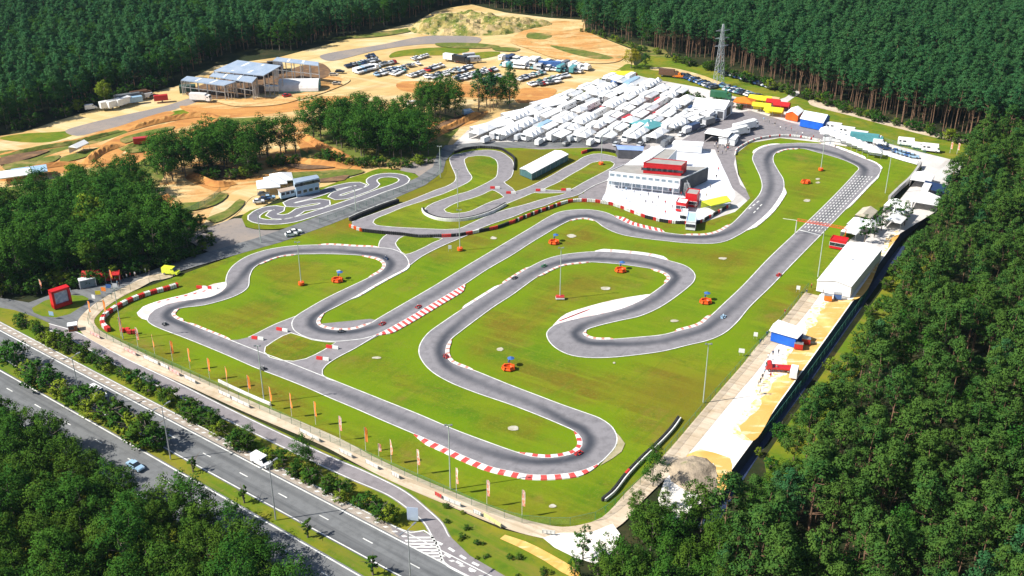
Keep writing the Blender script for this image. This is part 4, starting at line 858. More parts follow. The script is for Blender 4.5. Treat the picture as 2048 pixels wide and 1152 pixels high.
# ---------------------------------------------------------------- vehicles
m_glass = pm('dark_glass', (.02, .028, .035), (.03, .04, .05), 1, .12, spec=.6)
m_tyre = pm('tyre_rubber', (.018, .018, .02), (.03, .03, .03), 3, .85)
m_chrome = pm('grey_metal', (.42, .43, .44), (.32, .33, .34), 1, .4, .6)
m_lamp = pm('lamp_glass', (.8, .8, .75), (.7, .7, .7), 1, .2)
PAINT = {'white': (.84, .84, .83), 'silver': (.52, .54, .56), 'grey': (.16, .17, .18), 'black': (.018, .02, .024), 'dark blue': (.02, .045, .12), 'blue': (.05, .14, .38),
         'red': (.50, .02, .02), 'light blue': (.33, .50, .66), 'green': (.04, .16, .08), 'yellow': (.80, .68, .03), 'orange': (.75, .20, .02), 'brown': (.14, .07, .04), 'teal': (.10, .32, .34), 'beige': (.52, .46, .36), 'lime yellow': (.72, .80, .06)}
def paint(c):
    return pm('paint_' + c.replace(' ', '_'), PAINT[c], tuple(x * .88 for x in PAINT[c]), .9, .28 if c != 'white' else .35, spec=.5)
def profile(b, pts, w0, w1f, mi=0):
    """side outline (x,z) extruded over the width; w1f(z) = half width"""
    n = len(pts); vs = [(x, -w1f(z), z) for x, z in pts] + [(x, w1f(z), z) for x, z in pts]
    fs = [(i, (i+1) % n, n + (i+1) % n, n + i) for i in range(n)]
    o = len(b.v); b.add(vs, fs, mi)
    tr = tessellate_polygon([[Vector((x, z, 0)) for x, z in pts]])
    for t in tr:
        b.f.append(tuple(o + i for i in t)); b.m.append(mi); b.f.append(tuple(o + n + i for i in t[::-1])); b.m.append(mi)
def wheel_mb(x, y, r, w):
    b = MB(); b.tube((x, y - w/2, r), (x, y + w/2, r), r, n=12, mi=0); b.tube((x, y - w/2 - .01, r), (x, y + w/2 + .01, r), r * .55, n=8, mi=1); return b
VM = {}
def vmesh(kind, c):
    """meshes of one vehicle kind: list of (part, mesh)"""
    if (kind, c) in VM: return VM[kind, c]
    P = []; m = paint(c)
    if kind in ('hatchback', 'saloon', 'estate'):
        L = {'hatchback': 4.0, 'saloon': 4.6, 'estate': 4.6}[kind]; h = L / 2
        rear = {'hatchback': .35, 'saloon': 1.05, 'estate': .2}[kind]
        b = MB(); profile(b, [(-h, .35), (-h + .05, .85), (-h + rear * .9, .93), (h - 1.25, .95), (h - .15, .74), (h, .55), (h, .32), (h - .5, .22), (-h + .4, .22)], 0, lambda z: .86 if z < .8 else .80)
        profile(b, [(-h + rear + .35, 1.40), (-h + rear + .42, 1.43), (h - 2.1, 1.43), (h - 2.05, 1.40)], 0, lambda z: .62)
        P.append(('body', b.mesh('car_body', m)))
        g = MB(); profile(g, [(-h + rear, .92), (-h + rear + .36, 1.41), (h - 2.05, 1.41), (h - 1.2, .94)], 0, lambda z: .79 if z < 1 else .61); P.append(('windows', g.mesh('car_windows', m_glass)))
        wx, wy, wr = h - .85, .80, .31
    elif kind == 'van':
        h = 2.6; b = MB(); profile(b, [(-h, .4), (-h, 2.2), (-h + .15, 2.32), (h - 1.5, 2.3), (h - .95, 1.3), (h - .1, 1.05), (h, .4)], 0, lambda z: .95 if z < 1.5 else .88); P.append(('body', b.mesh('van_body', m)))
        g = MB(); profile(g, [(h - 1.52, 2.15), (h - 1.42, 2.2), (h - .92, 1.32), (h - 1.0, 1.3)], 0, lambda z: .90); g.box(h - 1.75, 0, 1.75, .7, 1.84, .55); P.append(('windows', g.mesh('van_windows', m_glass)))
        wx, wy, wr = h - .95, .88, .34
    elif kind == 'motorhome':
        h = 3.4; b = MB(); profile(b, [(-h, .45), (-h, 2.8), (-h + .2, 2.95), (h - .7, 3.0), (h - .45, 2.2), (h - 1.0, 1.95), (h - .75, 1.25), (h, 1.0), (h, .45)], 0, lambda z: 1.1); P.append(('body', b.mesh('motorhome_body', m)))
        g = MB(); g.box(-.8, 0, 1.9, 1.2, 2.24, .6); g.box(-2.4, 0, 1.9, .8, 2.24, .6); profile(g, [(h - 1.05, 1.9), (h - .98, 1.93), (h - .72, 1.3), (h - .8, 1.27)], 0, lambda z: 1.0); P.append(('windows', g.mesh('motorhome_windows', m_glass)))
        wx, wy, wr = h - 1.3, 1.0, .36
    elif kind == 'caravan':
        h = 2.6; b = MB(); profile(b, [(-h, .5), (-h + .1, 2.4), (-h + .4, 2.6), (h - .6, 2.6), (h - .1, 2.0), (h, .5)], 0, lambda z: 1.08); b.box(h + .5, 0, .5, 1.0, .12, .1); P.append(('body', b.mesh('caravan_body', m)))
        g = MB(); g.box(.2, 0, 1.7, 1.0, 2.2, .55); g.box(h - .25, 0, 1.75, .4, 1.5, .5); P.append(('windows', g.mesh('caravan_windows', m_glass)))
        wx, wy, wr = .2, 1.0, .32
    elif kind in ('lorry', 'race_truck'):
        Lb = 7.5 if kind == 'lorry' else 11.0; b = MB(); b.box(-1.2, 0, 2.15, Lb, 2.5, 2.7); b.box(-1.2, 0, .75, Lb * .9, 1.6, .3, 1); P.append(('cargo_box', b.mesh('cargo_box', [paint('white') if kind == 'lorry' and c in ('red', 'blue') else m, m_chrome])))
        h = -1.2 + Lb / 2; b = MB(); profile(b, [(h + .15, .5), (h + .15, 2.7), (h + .5, 2.9), (h + 1.6, 2.75), (h + 2.0, 1.7), (h + 2.05, .5)], 0, lambda z: 1.2); P.append(('cab', b.mesh('truck_cab', m)))
        g = MB(); profile(g, [(h + 1.55, 2.5), (h + 1.68, 2.55), (h + 2.0, 1.78), (h + 1.9, 1.72)], 0, lambda z: 1.1); g.box(h + 1.0, 0, 2.05, .7, 2.44, .55); P.append(('windows', g.mesh('cab_windows', m_glass)))
        wx, wy, wr = h + 1.0, 1.05, .48
    elif kind == 'box_trailer':
        b = MB(); b.box(0, 0, 1.75, 6.0, 2.3, 2.3); b.box(3.6, 0, .6, 1.4, .15, .12, 1); P.append(('body', b.mesh('trailer_body', [m, m_chrome])))
        g = MB(); g.box(-3.01, 0, 1.7, .03, 2.0, 2.0); P.append(('rear_door', g.mesh('trailer_door', pm('door_grey', (.5, .5, .52)))))
        wx, wy, wr = .4, 1.05, .35
    elif kind == 'flat_truck':
        b = MB(); b.box(-1.0, 0, .95, 5.2, 2.2, .35); b.box(-1.0, 0, .7, 4.8, 1.0, .25, 1); b.box(-3.5, 0, 1.3, .1, 2.2, .5); P.append(('flat_bed', b.mesh('flat_bed', [m, m_chrome]))); h = 1.7; b = MB(); profile(b, [(h, .5), (h, 2.0), (h + .3, 2.2), (h + 1.1, 2.1), (h + 1.4, 1.4), (h + 1.5, .5)], 0, lambda z: 1.05); P.append(('cab', b.mesh('flat_cab', m)))
        g = MB(); profile(g, [(h + 1.02, 1.95), (h + 1.14, 2.0), (h + 1.42, 1.42), (h + 1.32, 1.4)], 0, lambda z: .95); P.append(('windows', g.mesh('flat_windows', m_glass))); wx, wy, wr = h + .6, .95, .4
    xs = (wx, -wx) if kind not in ('caravan', 'box_trailer') else (wx,)
    if kind in ('lorry', 'race_truck'): xs = (wx, -3.2) if kind == 'lorry' else (wx, -4.6, -3.4)
    for x in xs:
        for y in (wy, -wy): P.append(('wheel', wheel_mb(x, y, wr, .24).mesh('wheel', [m_tyre, m_chrome])))
    VM[kind, c] = P; return P
NAMES = {'hatchback': ('parked_car', 'car'), 'saloon': ('parked_car', 'car'), 'estate': ('parked_car', 'car'), 'van': ('van', 'van'), 'motorhome': ('motorhome', 'motorhome'), 'caravan': ('caravan', 'caravan'), 'lorry': ('lorry', 'lorry'), 'race_truck': ('race_truck', 'truck'), 'box_trailer': ('box_trailer', 'trailer'), 'flat_truck': ('flat_truck', 'truck')}
def vehicle(kind, c, x, y, rz, label, group=None, near=False, name=None, z=0.0, s=1.0, nparts=2):
    nm, cat = NAMES[kind]; t = empty(name or nm, (x, y, z), rz); tag(t, label, cat, group)
    P = vmesh(kind, c)
    for part, me in (P if near else [q for q in P if q[0] != 'wheel'] + [q for q in P if q[0] == 'wheel']): link(part, me, t)
    if s != 1: t.scale = (s, s, s)
    if near:
        b = MB(); h = {'van': 2.58, 'hatchback': 1.98, 'saloon': 2.28}.get(kind, 2.2)
        for sy in (-.62, .62):
            q = MB(); q.box(h, sy, .66, .06, .3, .16); link('headlight', q.mesh('headlight', m_lamp), t)
    return t
def zz(): return Z[0] + .012
CARCOL = ['white', 'silver', 'silver', 'grey', 'black', 'dark blue', 'white', 'white', 'light blue', 'silver', 'grey', 'white', 'silver', 'white', 'beige', 'red', 'white']
def row(p0, p1, n, turn, desc, group, cols=CARCOL, kinds=('hatchback', 'saloon', 'estate', 'hatchback'), gap=0, jit=.25, z=None):
    a, b = G(*p0), G(*p1); d = (b - a); L = d.length; d.normalize(); ang = math.atan2(d.y, d.x) + R(turn)
    n = n or int(L / 2.6)
    for k in range(n):
        if rnd.random() < gap: continue
        p = a + (b - a) * ((k + .5) / n); c = cols[rnd.randrange(len(cols))]; kd = kinds[rnd.randrange(len(kinds))]
        nm = NAMES[kd][0].replace('parked_', '').replace('_', ' ')
        vehicle(kd, c, p.x + rnd.uniform(-jit, jit), p.y + rnd.uniform(-jit, jit), ang + rnd.uniform(-.05, .05) + (math.pi if rnd.random() < .5 else 0), c + ' ' + nm + ' ' + desc, group + ': ' + c + ' ' + nm, z=zz() if z is None else z)
SAND = 'on the sandy car park'
row((690,136),(754,124), 11, 78, 'in the first row from the steel hall, ' + SAND, 'first sand row', ['dark blue','silver','grey','black','teal','silver'])
row((702,133),(756,122), 8, 78, 'in the first row from the steel hall, ' + SAND, 'first sand row', ['dark blue','silver','grey','black','silver'])
row((733,117),(750,114), 3, 78, 'in the small pair above the first row, ' + SAND, 'small pair', ['grey','dark blue'])
row((712,149),(757,136), 8, 78, 'in the white-roofed second row, ' + SAND, 'second sand row', ['white','white','silver','light blue'], ('van','van','hatchback'))
row((757,134),(790,126), 6, 78, 'in the upper end of the second row, ' + SAND, 'second sand row end', ['red','white','grey','silver'])
row((750,154),(810,138), 12, 78, 'in the third row, ' + SAND, 'third sand row')
row((762,146),(838,130), 13, 78, 'in the upper line of the third row, ' + SAND, 'third sand row upper line', gap=.2)
row((785,153),(808,143), 5, 78, 'beside the third row, ' + SAND, 'beside third sand row', ['white','teal','silver'])
row((818,156),(884,133), 14, 78, 'in the fourth row, ' + SAND, 'fourth sand row', gap=.15)
row((852,158),(944,136), 18, 78, 'in the fifth row, ' + SAND, 'fifth sand row', gap=.05)
row((862,159),(930,142), 12, 78, 'in the lower line of the fifth row, ' + SAND, 'fifth sand row lower line', gap=.2)
row((913,163),(993,141), 16, 78, 'in the sixth row, ' + SAND, 'sixth sand row')
row((908,160),(975,142), 9, 78, 'in the upper line of the sixth row, ' + SAND, 'sixth sand row upper line', gap=.3)
row((958,167),(1000,155), 9, 78, 'in the seventh row behind the trees, ' + SAND, 'seventh sand row', ['silver','white','silver','grey'])
row((824,122),(856,113), 5, 78, 'in the short row by the grass patch, ' + SAND, 'short row', ['grey','white','silver'])
row((1036,163),(1086,147), 10, 78, 'in the eighth row, ' + SAND, 'eighth sand row', ['teal','silver','dark blue','white','grey'])
row((1058,173),(1136,153), 15, 78, 'in the last row at the corner of the car park', 'last sand row', ['white','green','silver','grey','silver','black'])
row((1078,172),(1120,164), 8, 78, 'in the lowest line at the corner of the car park', 'lowest line of the car park', ['red','white','white','grey'])
row((1002,121),(1180,141), 24, 85, 'in the crowded top row of vans and campers, car park', 'top row of campers', ['white','white','white','silver','grey','dark blue'], ('van','motorhome','caravan','van'))
row((1000,133),(1165,147), 21, 85, 'in the second row of vans and campers on the car park', 'second row of campers', ['white','white','silver','black','teal','white'], ('van','motorhome','hatchback','estate'))
row((936,118),(950,128), 3, 85, 'beside the dark red machine on the car park', 'campers by the dark red machine', ['white','silver'], ('van','motorhome'))
p = G(1104,139); vehicle('race_truck', 'blue', p.x, p.y, R(-8), 'truck with blue top and white side in the second row of campers', z=zz())
p = G(905,124); vehicle('lorry', 'red', p.x, p.y, R(-30), 'dark red lorry standing alone above the fifth row of the car park', z=zz())
p = G(923,127); vehicle('lorry', 'black', p.x, p.y, R(-30), 'black lorry right behind the dark red lorry on the car park', z=zz())
p = G(680,147); vehicle('estate', 'black', p.x, p.y, R(0), 'black estate car left of the first row, near the polytunnel', z=zz())
p = G(668,153); vehicle('estate', 'beige', p.x, p.y, R(0), 'beige car on the sand above the polytunnel', z=zz())
p = G(673,171); vehicle('hatchback', 'beige', p.x, p.y, R(10), 'beige car at the right end of the polytunnel', z=zz())
MEAD = 'by the steel pylon'
DK = ['black','dark blue','grey','dark blue','silver','black','teal','blue']
row((1364,152),(1432,178), 20, 88, 'in the upper left row, ' + MEAD, 'pylon upper left row', DK)
row((1372,158),(1428,180), 14, 88, 'in the lower left row, ' + MEAD, 'pylon lower left row', DK, gap=.25)
row((1440,174),(1524,198), 24, 88, 'in the right row, ' + MEAD, 'pylon right row', DK)
row((1446,180),(1500,194), 12, 88, 'in the front line of the right row, ' + MEAD, 'pylon right row front', DK + ['white'], gap=.3)
row((1442,147),(1552,181), 30, 88, 'in the long row at the forest edge beyond the pylon', 'forest edge row', ['black','dark blue','grey','black','silver'])
p = G(1338,155); vehicle('lorry', 'brown', p.x, p.y, R(-20), 'brown lorry at the top end of the pylon row', z=zz())
p = G(1356,157); vehicle('van', 'orange', p.x, p.y, R(-20), 'orange van next to the brown lorry at the top end', z=zz())

# ---- the motorway and odd vehicles
def hwy_dir(P, x): 
    i = min(range(len(P)), key=lambda i: abs(P[i].x - x)); d = P[min(i+1, len(P)-1)] - P[i-1]; return math.atan2(d.y, d.x)
p = G(524,932); vehicle('van', 'white', p.x, p.y, hwy_dir(hline, p.x), 'white van driving on the hard shoulder side of the upper carriageway', near=True, z=zz(), name='van')
p = G(272,939); vehicle('saloon', 'light blue', p.x, p.y, hwy_dir(hline2, p.x), 'light blue car driving on the lower carriageway', near=True, z=zz(), name='car')
p = G(197,795); vehicle('van', 'white', p.x, p.y, hwy_dir(hline, p.x), 'white van half hidden by the shrubs of the central reservation', near=True, z=zz())
p = G(343,551); vehicle('van', 'lime yellow', p.x, p.y, R(-14), 'bright yellow van on the path at the edge of the circuit', near=True, z=zz())
for x, y, rz, c, l in ((583,474,22,'white','white car on the roadside beside the kart course, left of a pair'), (592,469,22,'white','white car on the roadside beside the kart course, right of a pair'), (527,393,10,'grey','grey car by the white marquees of the kart course'), (530,403,15,'dark blue','dark blue car below the grey car by the kart marquees'), (540,400,15,'light blue','light blue car nearest the kart course cabins'), (518,408,15,'white','white car at the lower end by the kart marquees')):
    p = G(x, y); vehicle('hatchback', c, p.x, p.y, R(rz), l, z=zz())
# ---------------------------------------------------------------- race paddock: rows of trucks with awnings
m_tent = pm('white_canvas', (.88, .88, .87), (.82, .82, .82), .5, .6)
m_pole = pm('galvanised_steel', (.45, .46, .47), (.36, .37, .38), 2, .5, .4)
def canvas(c): return m_tent if c == 'white' else pm('canvas_' + c.replace(' ', '_'), PAINT[c], tuple(x * .85 for x in PAINT[c]), .6, .6)
AW = {}
def awning_meshes(L, W, c, kind):
    k = (round(L), round(W), c, kind)
    if k in AW: return AW[k]
    L, W = k[0], k[1]; h, r = 2.6, 3.7; b = MB(); P = []
    if kind == 'gable':
        b.add([(-L/2,-W/2,h),(L/2,-W/2,h),(L/2,W/2,h),(-L/2,W/2,h),(-L/2,0,r),(L/2,0,r)], [(0,1,5,4),(2,3,4,5),(0,4,3),(1,2,5)])
    elif kind == 'flat':
        b.add([(-L/2,-W/2,h),(L/2,-W/2,h),(L/2,W/2,h+.6),(-L/2,W/2,h+.6),(-L/2,-W/2,h-.12),(L/2,-W/2,h-.12),(L/2,W/2,h+.45),(-L/2,W/2,h+.45)], [(0,1,2,3),(7,6,5,4),(0,4,5,1),(1,5,6,2),(2,6,7,3),(3,7,4,0)])
    else:
        n = max(1, round(L / W)); w = L / n
        for i in range(n):
            x0 = -L/2 + i*w; b.add([(x0,-W/2,h),(x0+w,-W/2,h),(x0+w,W/2,h),(x0,W/2,h),(x0+w/2,0,r+.7)], [(0,1,4),(1,2,4),(2,3,4),(3,0,4)])
    P.append(('canopy', b.mesh('canopy', canvas(c))))
    b = MB(); b.quad((-L/2, W/2 - .03, 0), (L/2, W/2 - .03, 0), (L/2, W/2 - .03, h), (-L/2, W/2 - .03, h)); b.quad((-L/2, -W/2 + .03, h - .35), (L/2, -W/2 + .03, h - .35), (L/2, -W/2 + .03, h), (-L/2, -W/2 + .03, h)); P.append(('side_wall', b.mesh('side_wall', canvas(c))))
    b = MB()
    for x in np.linspace(-L/2 + .05, L/2 - .05, max(2, int(L / 3) + 1)): b.tube((x, -W/2 + .05, 0), (x, -W/2 + .05, h), .05, n=5, cap=False)
    P.append(('poles', b.mesh('poles', m_pole)))
    AW[k] = P; return P
def awning(L, W, c, kind, x, y, rz, label, group=None, z=None, name='awning', cat='awning'):
    t = empty(name, (x, y, zz() if z is None else z), rz); tag(t, label, cat, group)
    for p_, me in awning_meshes(L, W, c, kind): link(p_, me, t)
    return t
BOT = [(944,283),(996,285),(1048,288),(1100,289),(1150,289),(1200,290),(1250,291),(1298,291),(1345,264)]
TOP = [(1236,161),(1262,163),(1288,166),(1312,172),(1336,179),(1360,189),(1384,201),(1408,222),(1432,230)]
ORD = ['first', 'second', 'third', 'fourth', 'fifth', 'sixth', 'seventh', 'eighth', 'ninth']
COLS = ['white'] * 16 + ['red', 'blue', 'light blue', 'white', 'silver']
r2 = random.Random(5)
for ri, (b0, t0) in enumerate(zip(BOT, TOP)):
    a, e = G(*b0), G(*t0); d = e - a; L = d.length; d.normalize(); nrm = Vector((d.y, -d.x, 0)); ang = math.atan2(d.y, d.x); s = 1.0
    wr = ORD[ri] + ' paddock row counted from the sandy car park'
    while s < L - 6:
        ln = r2.choice((7, 8, 9, 10, 12, 14)); c = r2.choice(COLS).replace('silver', 'white'); kd = r2.random(); p = a + d * (s + ln / 2)
        if ri == 0 and s < 3: c = 'red'
        if kd < .72:
            q = p - nrm * 1.35; tk = 'race_truck' if ln > 11 else 'lorry'
            vehicle(tk, c if c != 'silver' else 'white', q.x, q.y, ang + (math.pi if r2.random() < .5 else 0), c.replace('silver', 'white') + ' race truck in the ' + wr, 'trucks of the ' + ORD[ri] + ' paddock row: ' + c, z=zz())
            ac = 'white' if r2.random() < .95 else c; kk = r2.choice(('gable', 'flat', 'flat', 'peaked'))
            if ac == 'silver': ac = 'white'
            W = r2.choice((3, 3, 4)); q = p + nrm * (W / 2 + .1)
            awning(ln - .6, W, ac, kk, q.x, q.y, ang, ac + ' ' + kk + ' awning beside a truck, ' + wr.replace(' counted from', ' from'), 'awnings of the ' + ORD[ri] + ' paddock row: ' + ac + kk)
        elif kd < .9:
            W = r2.choice((5, 6)); q = p + nrm * (W / 2 - 2.4); ac = 'white'
            awning(ln, W, ac, 'peaked', q.x, q.y, ang, ac + ' peaked marquee standing in the ' + wr, 'marquees of the ' + ORD[ri] + ' paddock row: ' + ac, name='marquee', cat='marquee')
        else:
            for kq in range(2):
                q = p + d * (-3 + 6 * kq); vehicle('motorhome', 'white', q.x, q.y, ang, 'white motorhome in the ' + wr, 'motorhomes of the ' + ORD[ri] + ' paddock row', z=zz())
        s += ln + r2.choice((.6, 1.2, 2.0, 3.5))
    # cars, vans and trailers in the lane on the right of the row
    s = 2.0
    while s < L - 4:
        if r2.random() < .85:
            q = a + d * s + nrm * r2.uniform(5.6, 6.2); kd = r2.choice(('hatchback', 'estate', 'van', 'van', 'box_trailer', 'hatchback')); c = r2.choice(['white', 'silver', 'grey', 'white', 'dark blue', 'white', 'red', 'white', 'silver'])
            nm = NAMES[kd][0].replace('parked_', '').replace('_', ' ')
            vehicle(kd, c, q.x, q.y, ang + r2.uniform(-.1, .1), c + ' ' + nm + ' in lane beside the ' + wr.replace(' counted from', ' from'), ORD[ri] + ' lane: ' + c + nm, z=zz())
        s += r2.uniform(4.4, 6.2)
def at(kind, c, x, y, rz, label, **k): p = G(x, y); return vehicle(kind, c, p.x, p.y, R(rz), label, z=zz(), **k)
def aw(L, W, c, kd, x, y, rz, label, **k): p = G(x, y); return awning(L, W, c, kd, p.x, p.y, R(rz), label, **k)
aw(11, 5, 'yellow', 'flat', 1244, 160, 0, 'yellow flat canopy at the top end of the first paddock row')
at('lorry', 'red', 1262, 163, 60, 'red lorry at the right end of the yellow canopy')
aw(14, 10, 'white', 'gable', 1098, 218, 38, 'white hall tent with blue side at the west edge of the paddock', name='marquee', cat='marquee')
aw(14, 9, 'white', 'gable', 1040, 240, 35, 'long white hall tent at the western corner of the paddock', name='marquee', cat='marquee')
aw(18, 7, 'white', 'gable', 985, 264, 36, 'white hall tent above the red lorry at the lower left paddock corner', name='marquee', cat='marquee')
aw(11, 11, 'teal', 'peaked', 1295, 262, 38, 'square white and teal pagoda tent in the middle of the lower paddock', name='marquee', cat='marquee')
aw(10, 5, 'yellow', 'flat', 1518, 210, -22, 'yellow awning at the left end of the row of tents by the meadow')
aw(8, 4, 'yellow', 'gable', 1522, 224, -22, 'yellow stall in front of the yellow awning by the meadow')
aw(8, 5, 'yellow', 'gable', 1546, 233, -22, 'larger yellow stall left of the red stalls by the meadow')
aw(7, 5, 'red', 'gable', 1562, 222, -22, 'red stall left of the orange and white tent')
aw(6, 4, 'red', 'gable', 1545, 216, -22, 'small dark red stall behind the yellow stalls')
aw(9, 7, 'orange', 'peaked', 1488, 215, -22, 'orange tent at the right of the white paddock hall')
at('lorry', 'green', 1442, 200, -20, 'green lorry behind the white paddock hall')
at('lorry', 'red', 1421, 240, 60, 'red lorry in front of the white paddock hall')
for k in range(5):
    at('race_truck' if k % 2 else 'motorhome', 'white', 1500 - k * 9, 256 + k * 6, 34, ('first', 'second', 'third', 'fourth', 'fifth')[k] + ' white vehicle from the right in the slanting group on the asphalt')
for k in range(9):
    x, y = 1655 + k * 13, 258 + k * 4.2
    at('motorhome' if k % 2 else 'van', 'white', x, y, -28, 'white vehicle in the line beside the meadow fence, right of the blue tent', group='white vehicles beside the meadow')
for k in range(10):
    x, y = 1650 + k * 11, 275 + k * 4.6
    aw(5, 4, 'white', 'peaked', x, y, -25, 'small white tent in the line above the white wall at the top right', group='small white tents above the wall')
for x, y, kd, c, l in ((1733,287,'race_truck','teal','teal truck at the right end of the small white tents'), (1812,293,'motorhome','white','large white motorhome leftmost of the group in the right yard'), (1836,299,'van','white','white van between the two motorhomes of the right yard'), (1860,305,'motorhome','white','white motorhome nearest the forest in the right yard'), (1761,298,'hatchback','dark blue','dark blue car inside the wall, left one of a pair'), (1772,301,'hatchback','dark blue','dark blue car inside the wall, right one of a pair')):
    at(kd, c, x, y, -22, l)
for k in range(5): at('hatchback', ('blue', 'light blue', 'light blue', 'blue', 'light blue')[k], 1793 + k * 8.5, 307 + k * 2.6, -22, ('blue', 'light blue')[k in (1, 2, 4)] + ' car in the short line inside the corner of the white wall', group='blue cars by the wall corner' + str(k in (1, 2, 4)))
at('lorry', 'red', 1850, 392, 62, 'red lorry standing in the right yard beside the dark blue canopy')
aw(8, 9, 'dark blue', 'flat', 1870, 392, 62, 'dark blue canopy beside the red lorry in the right yard')
aw(9, 7, 'white', 'gable', 1842, 371, 62, 'white tent above the red lorry in the right yard', name='marquee', cat='marquee')
aw(9, 8, 'white', 'gable', 1851, 416, 62, 'white tent below the red lorry at the forest edge', name='marquee', cat='marquee')
for k, (x, y) in enumerate(((1700,478),(1713,462),(1730,443),(1738,466),(1790,455),(1800,438),(1785,425))):
    aw(6 + k % 3, 5, 'white' if k != 2 else 'beige', 'peaked' if k % 2 else 'gable', x, y, 55, ('white tent touching the back of the big white hall', 'white tent second from the big white hall', 'beige tent behind the start gantry', 'white tent among the slim trees', 'white tent right of the slim trees', 'white tent near the forest, right of the slim trees', 'white tent uppermost of those among the slim trees')[k], name='marquee', cat='marquee')
# left yard and motocross ground
for x, y, kd, c, rz, l in ((224,218,'lorry','white',40,'white lorry leftmost of the row below the north-western forest'), (234,216,'lorry','white',60,'second white lorry of the row below the north-western forest'), (252,212,'lorry','white',60,'white lorry left of the blue container'), (272,208,'box_trailer','light blue',30,'light blue trailer in the row below the forest'), (262,204,'race_truck','grey',35,'grey truck behind the light blue trailer'), (285,198,'lorry','brown',35,'brown lorry near the forest, upper end of the row'), (300,197,'van','white',35,'white van at the upper end of the row below the forest'), (309,196,'estate','black',35,'black car next to the white van at the upper end'), (323,205,'box_trailer','red',20,'small red trailer alone on the sand right of the lorries'), (403,204,'lorry','white',-10,'white lorry in front of the open steel hall'), (546,186,'box_trailer','white',0,'white container left of the polytunnel'), (574,195,'hatchback','red',30,'red tractor-sized car in front of the polytunnel'), (284,291,'box_trailer','red',20,'red trailer beside the orange motocross track'), (183,213+8,'van','white',30,'white van on the path at the forest edge'), (937,231,'van','light blue',30,'light blue van in the shade right of the small round clump'), (827,214,'van','white',20,'white van half hidden between the clumps of trees')):
    at(kd, c, x, y, rz, l)
for x, y, l in ((30,362,'white marquee at the left edge beside the dirt track'), (62,356,'pale blue marquee right of the white one at the left edge')):
    aw(12, 8, 'white' if x < 50 else 'light blue', 'gable', x, y, 25, l, name='marquee', cat='marquee')
aw(7, 4, 'white', 'gable', 160, 305, 70, 'narrow white tent beside the motocross jump', name='marquee', cat='marquee')
# ---------------------------------------------------------------- buildings
m_roofgrey = pm('roof_felt', (.36, .345, .315), (.28, .27, .25), .25, .85)
m_bluesteel = pm('blue_grey_sheet_roof', (.25, .32, .42), (.32, .38, .46), .3, .45)
m_sky = pm('translucent_rooflight', (.70, .74, .72), (.6, .62, .6), .5, .5)
m_brick = pm('dark_cladding', (.10, .10, .11), (.07, .07, .08), .5, .7)
m_teal = pm('dark_green_cladding', (.08, .17, .17), (.05, .12, .13), .5, .6)
m_redwall = pm('red_cladding', (.58, .015, .02), (.45, .012, .015), .3, .5)
m_whitewall = pm('white_render', (.76, .77, .78), (.66, .68, .70), .4, .7)
m_bluecanvas = pm('bright_blue_canvas', (.015, .13, .62), (.012, .10, .5), .5, .5)
m_orangec = pm('orange_canvas', (.80, .13, .015), (.72, .10, .01), .5, .5)
def corners(q, z): return [G(x, y, z) for x, y in q]      # front-left, front-right, back-right, back-left
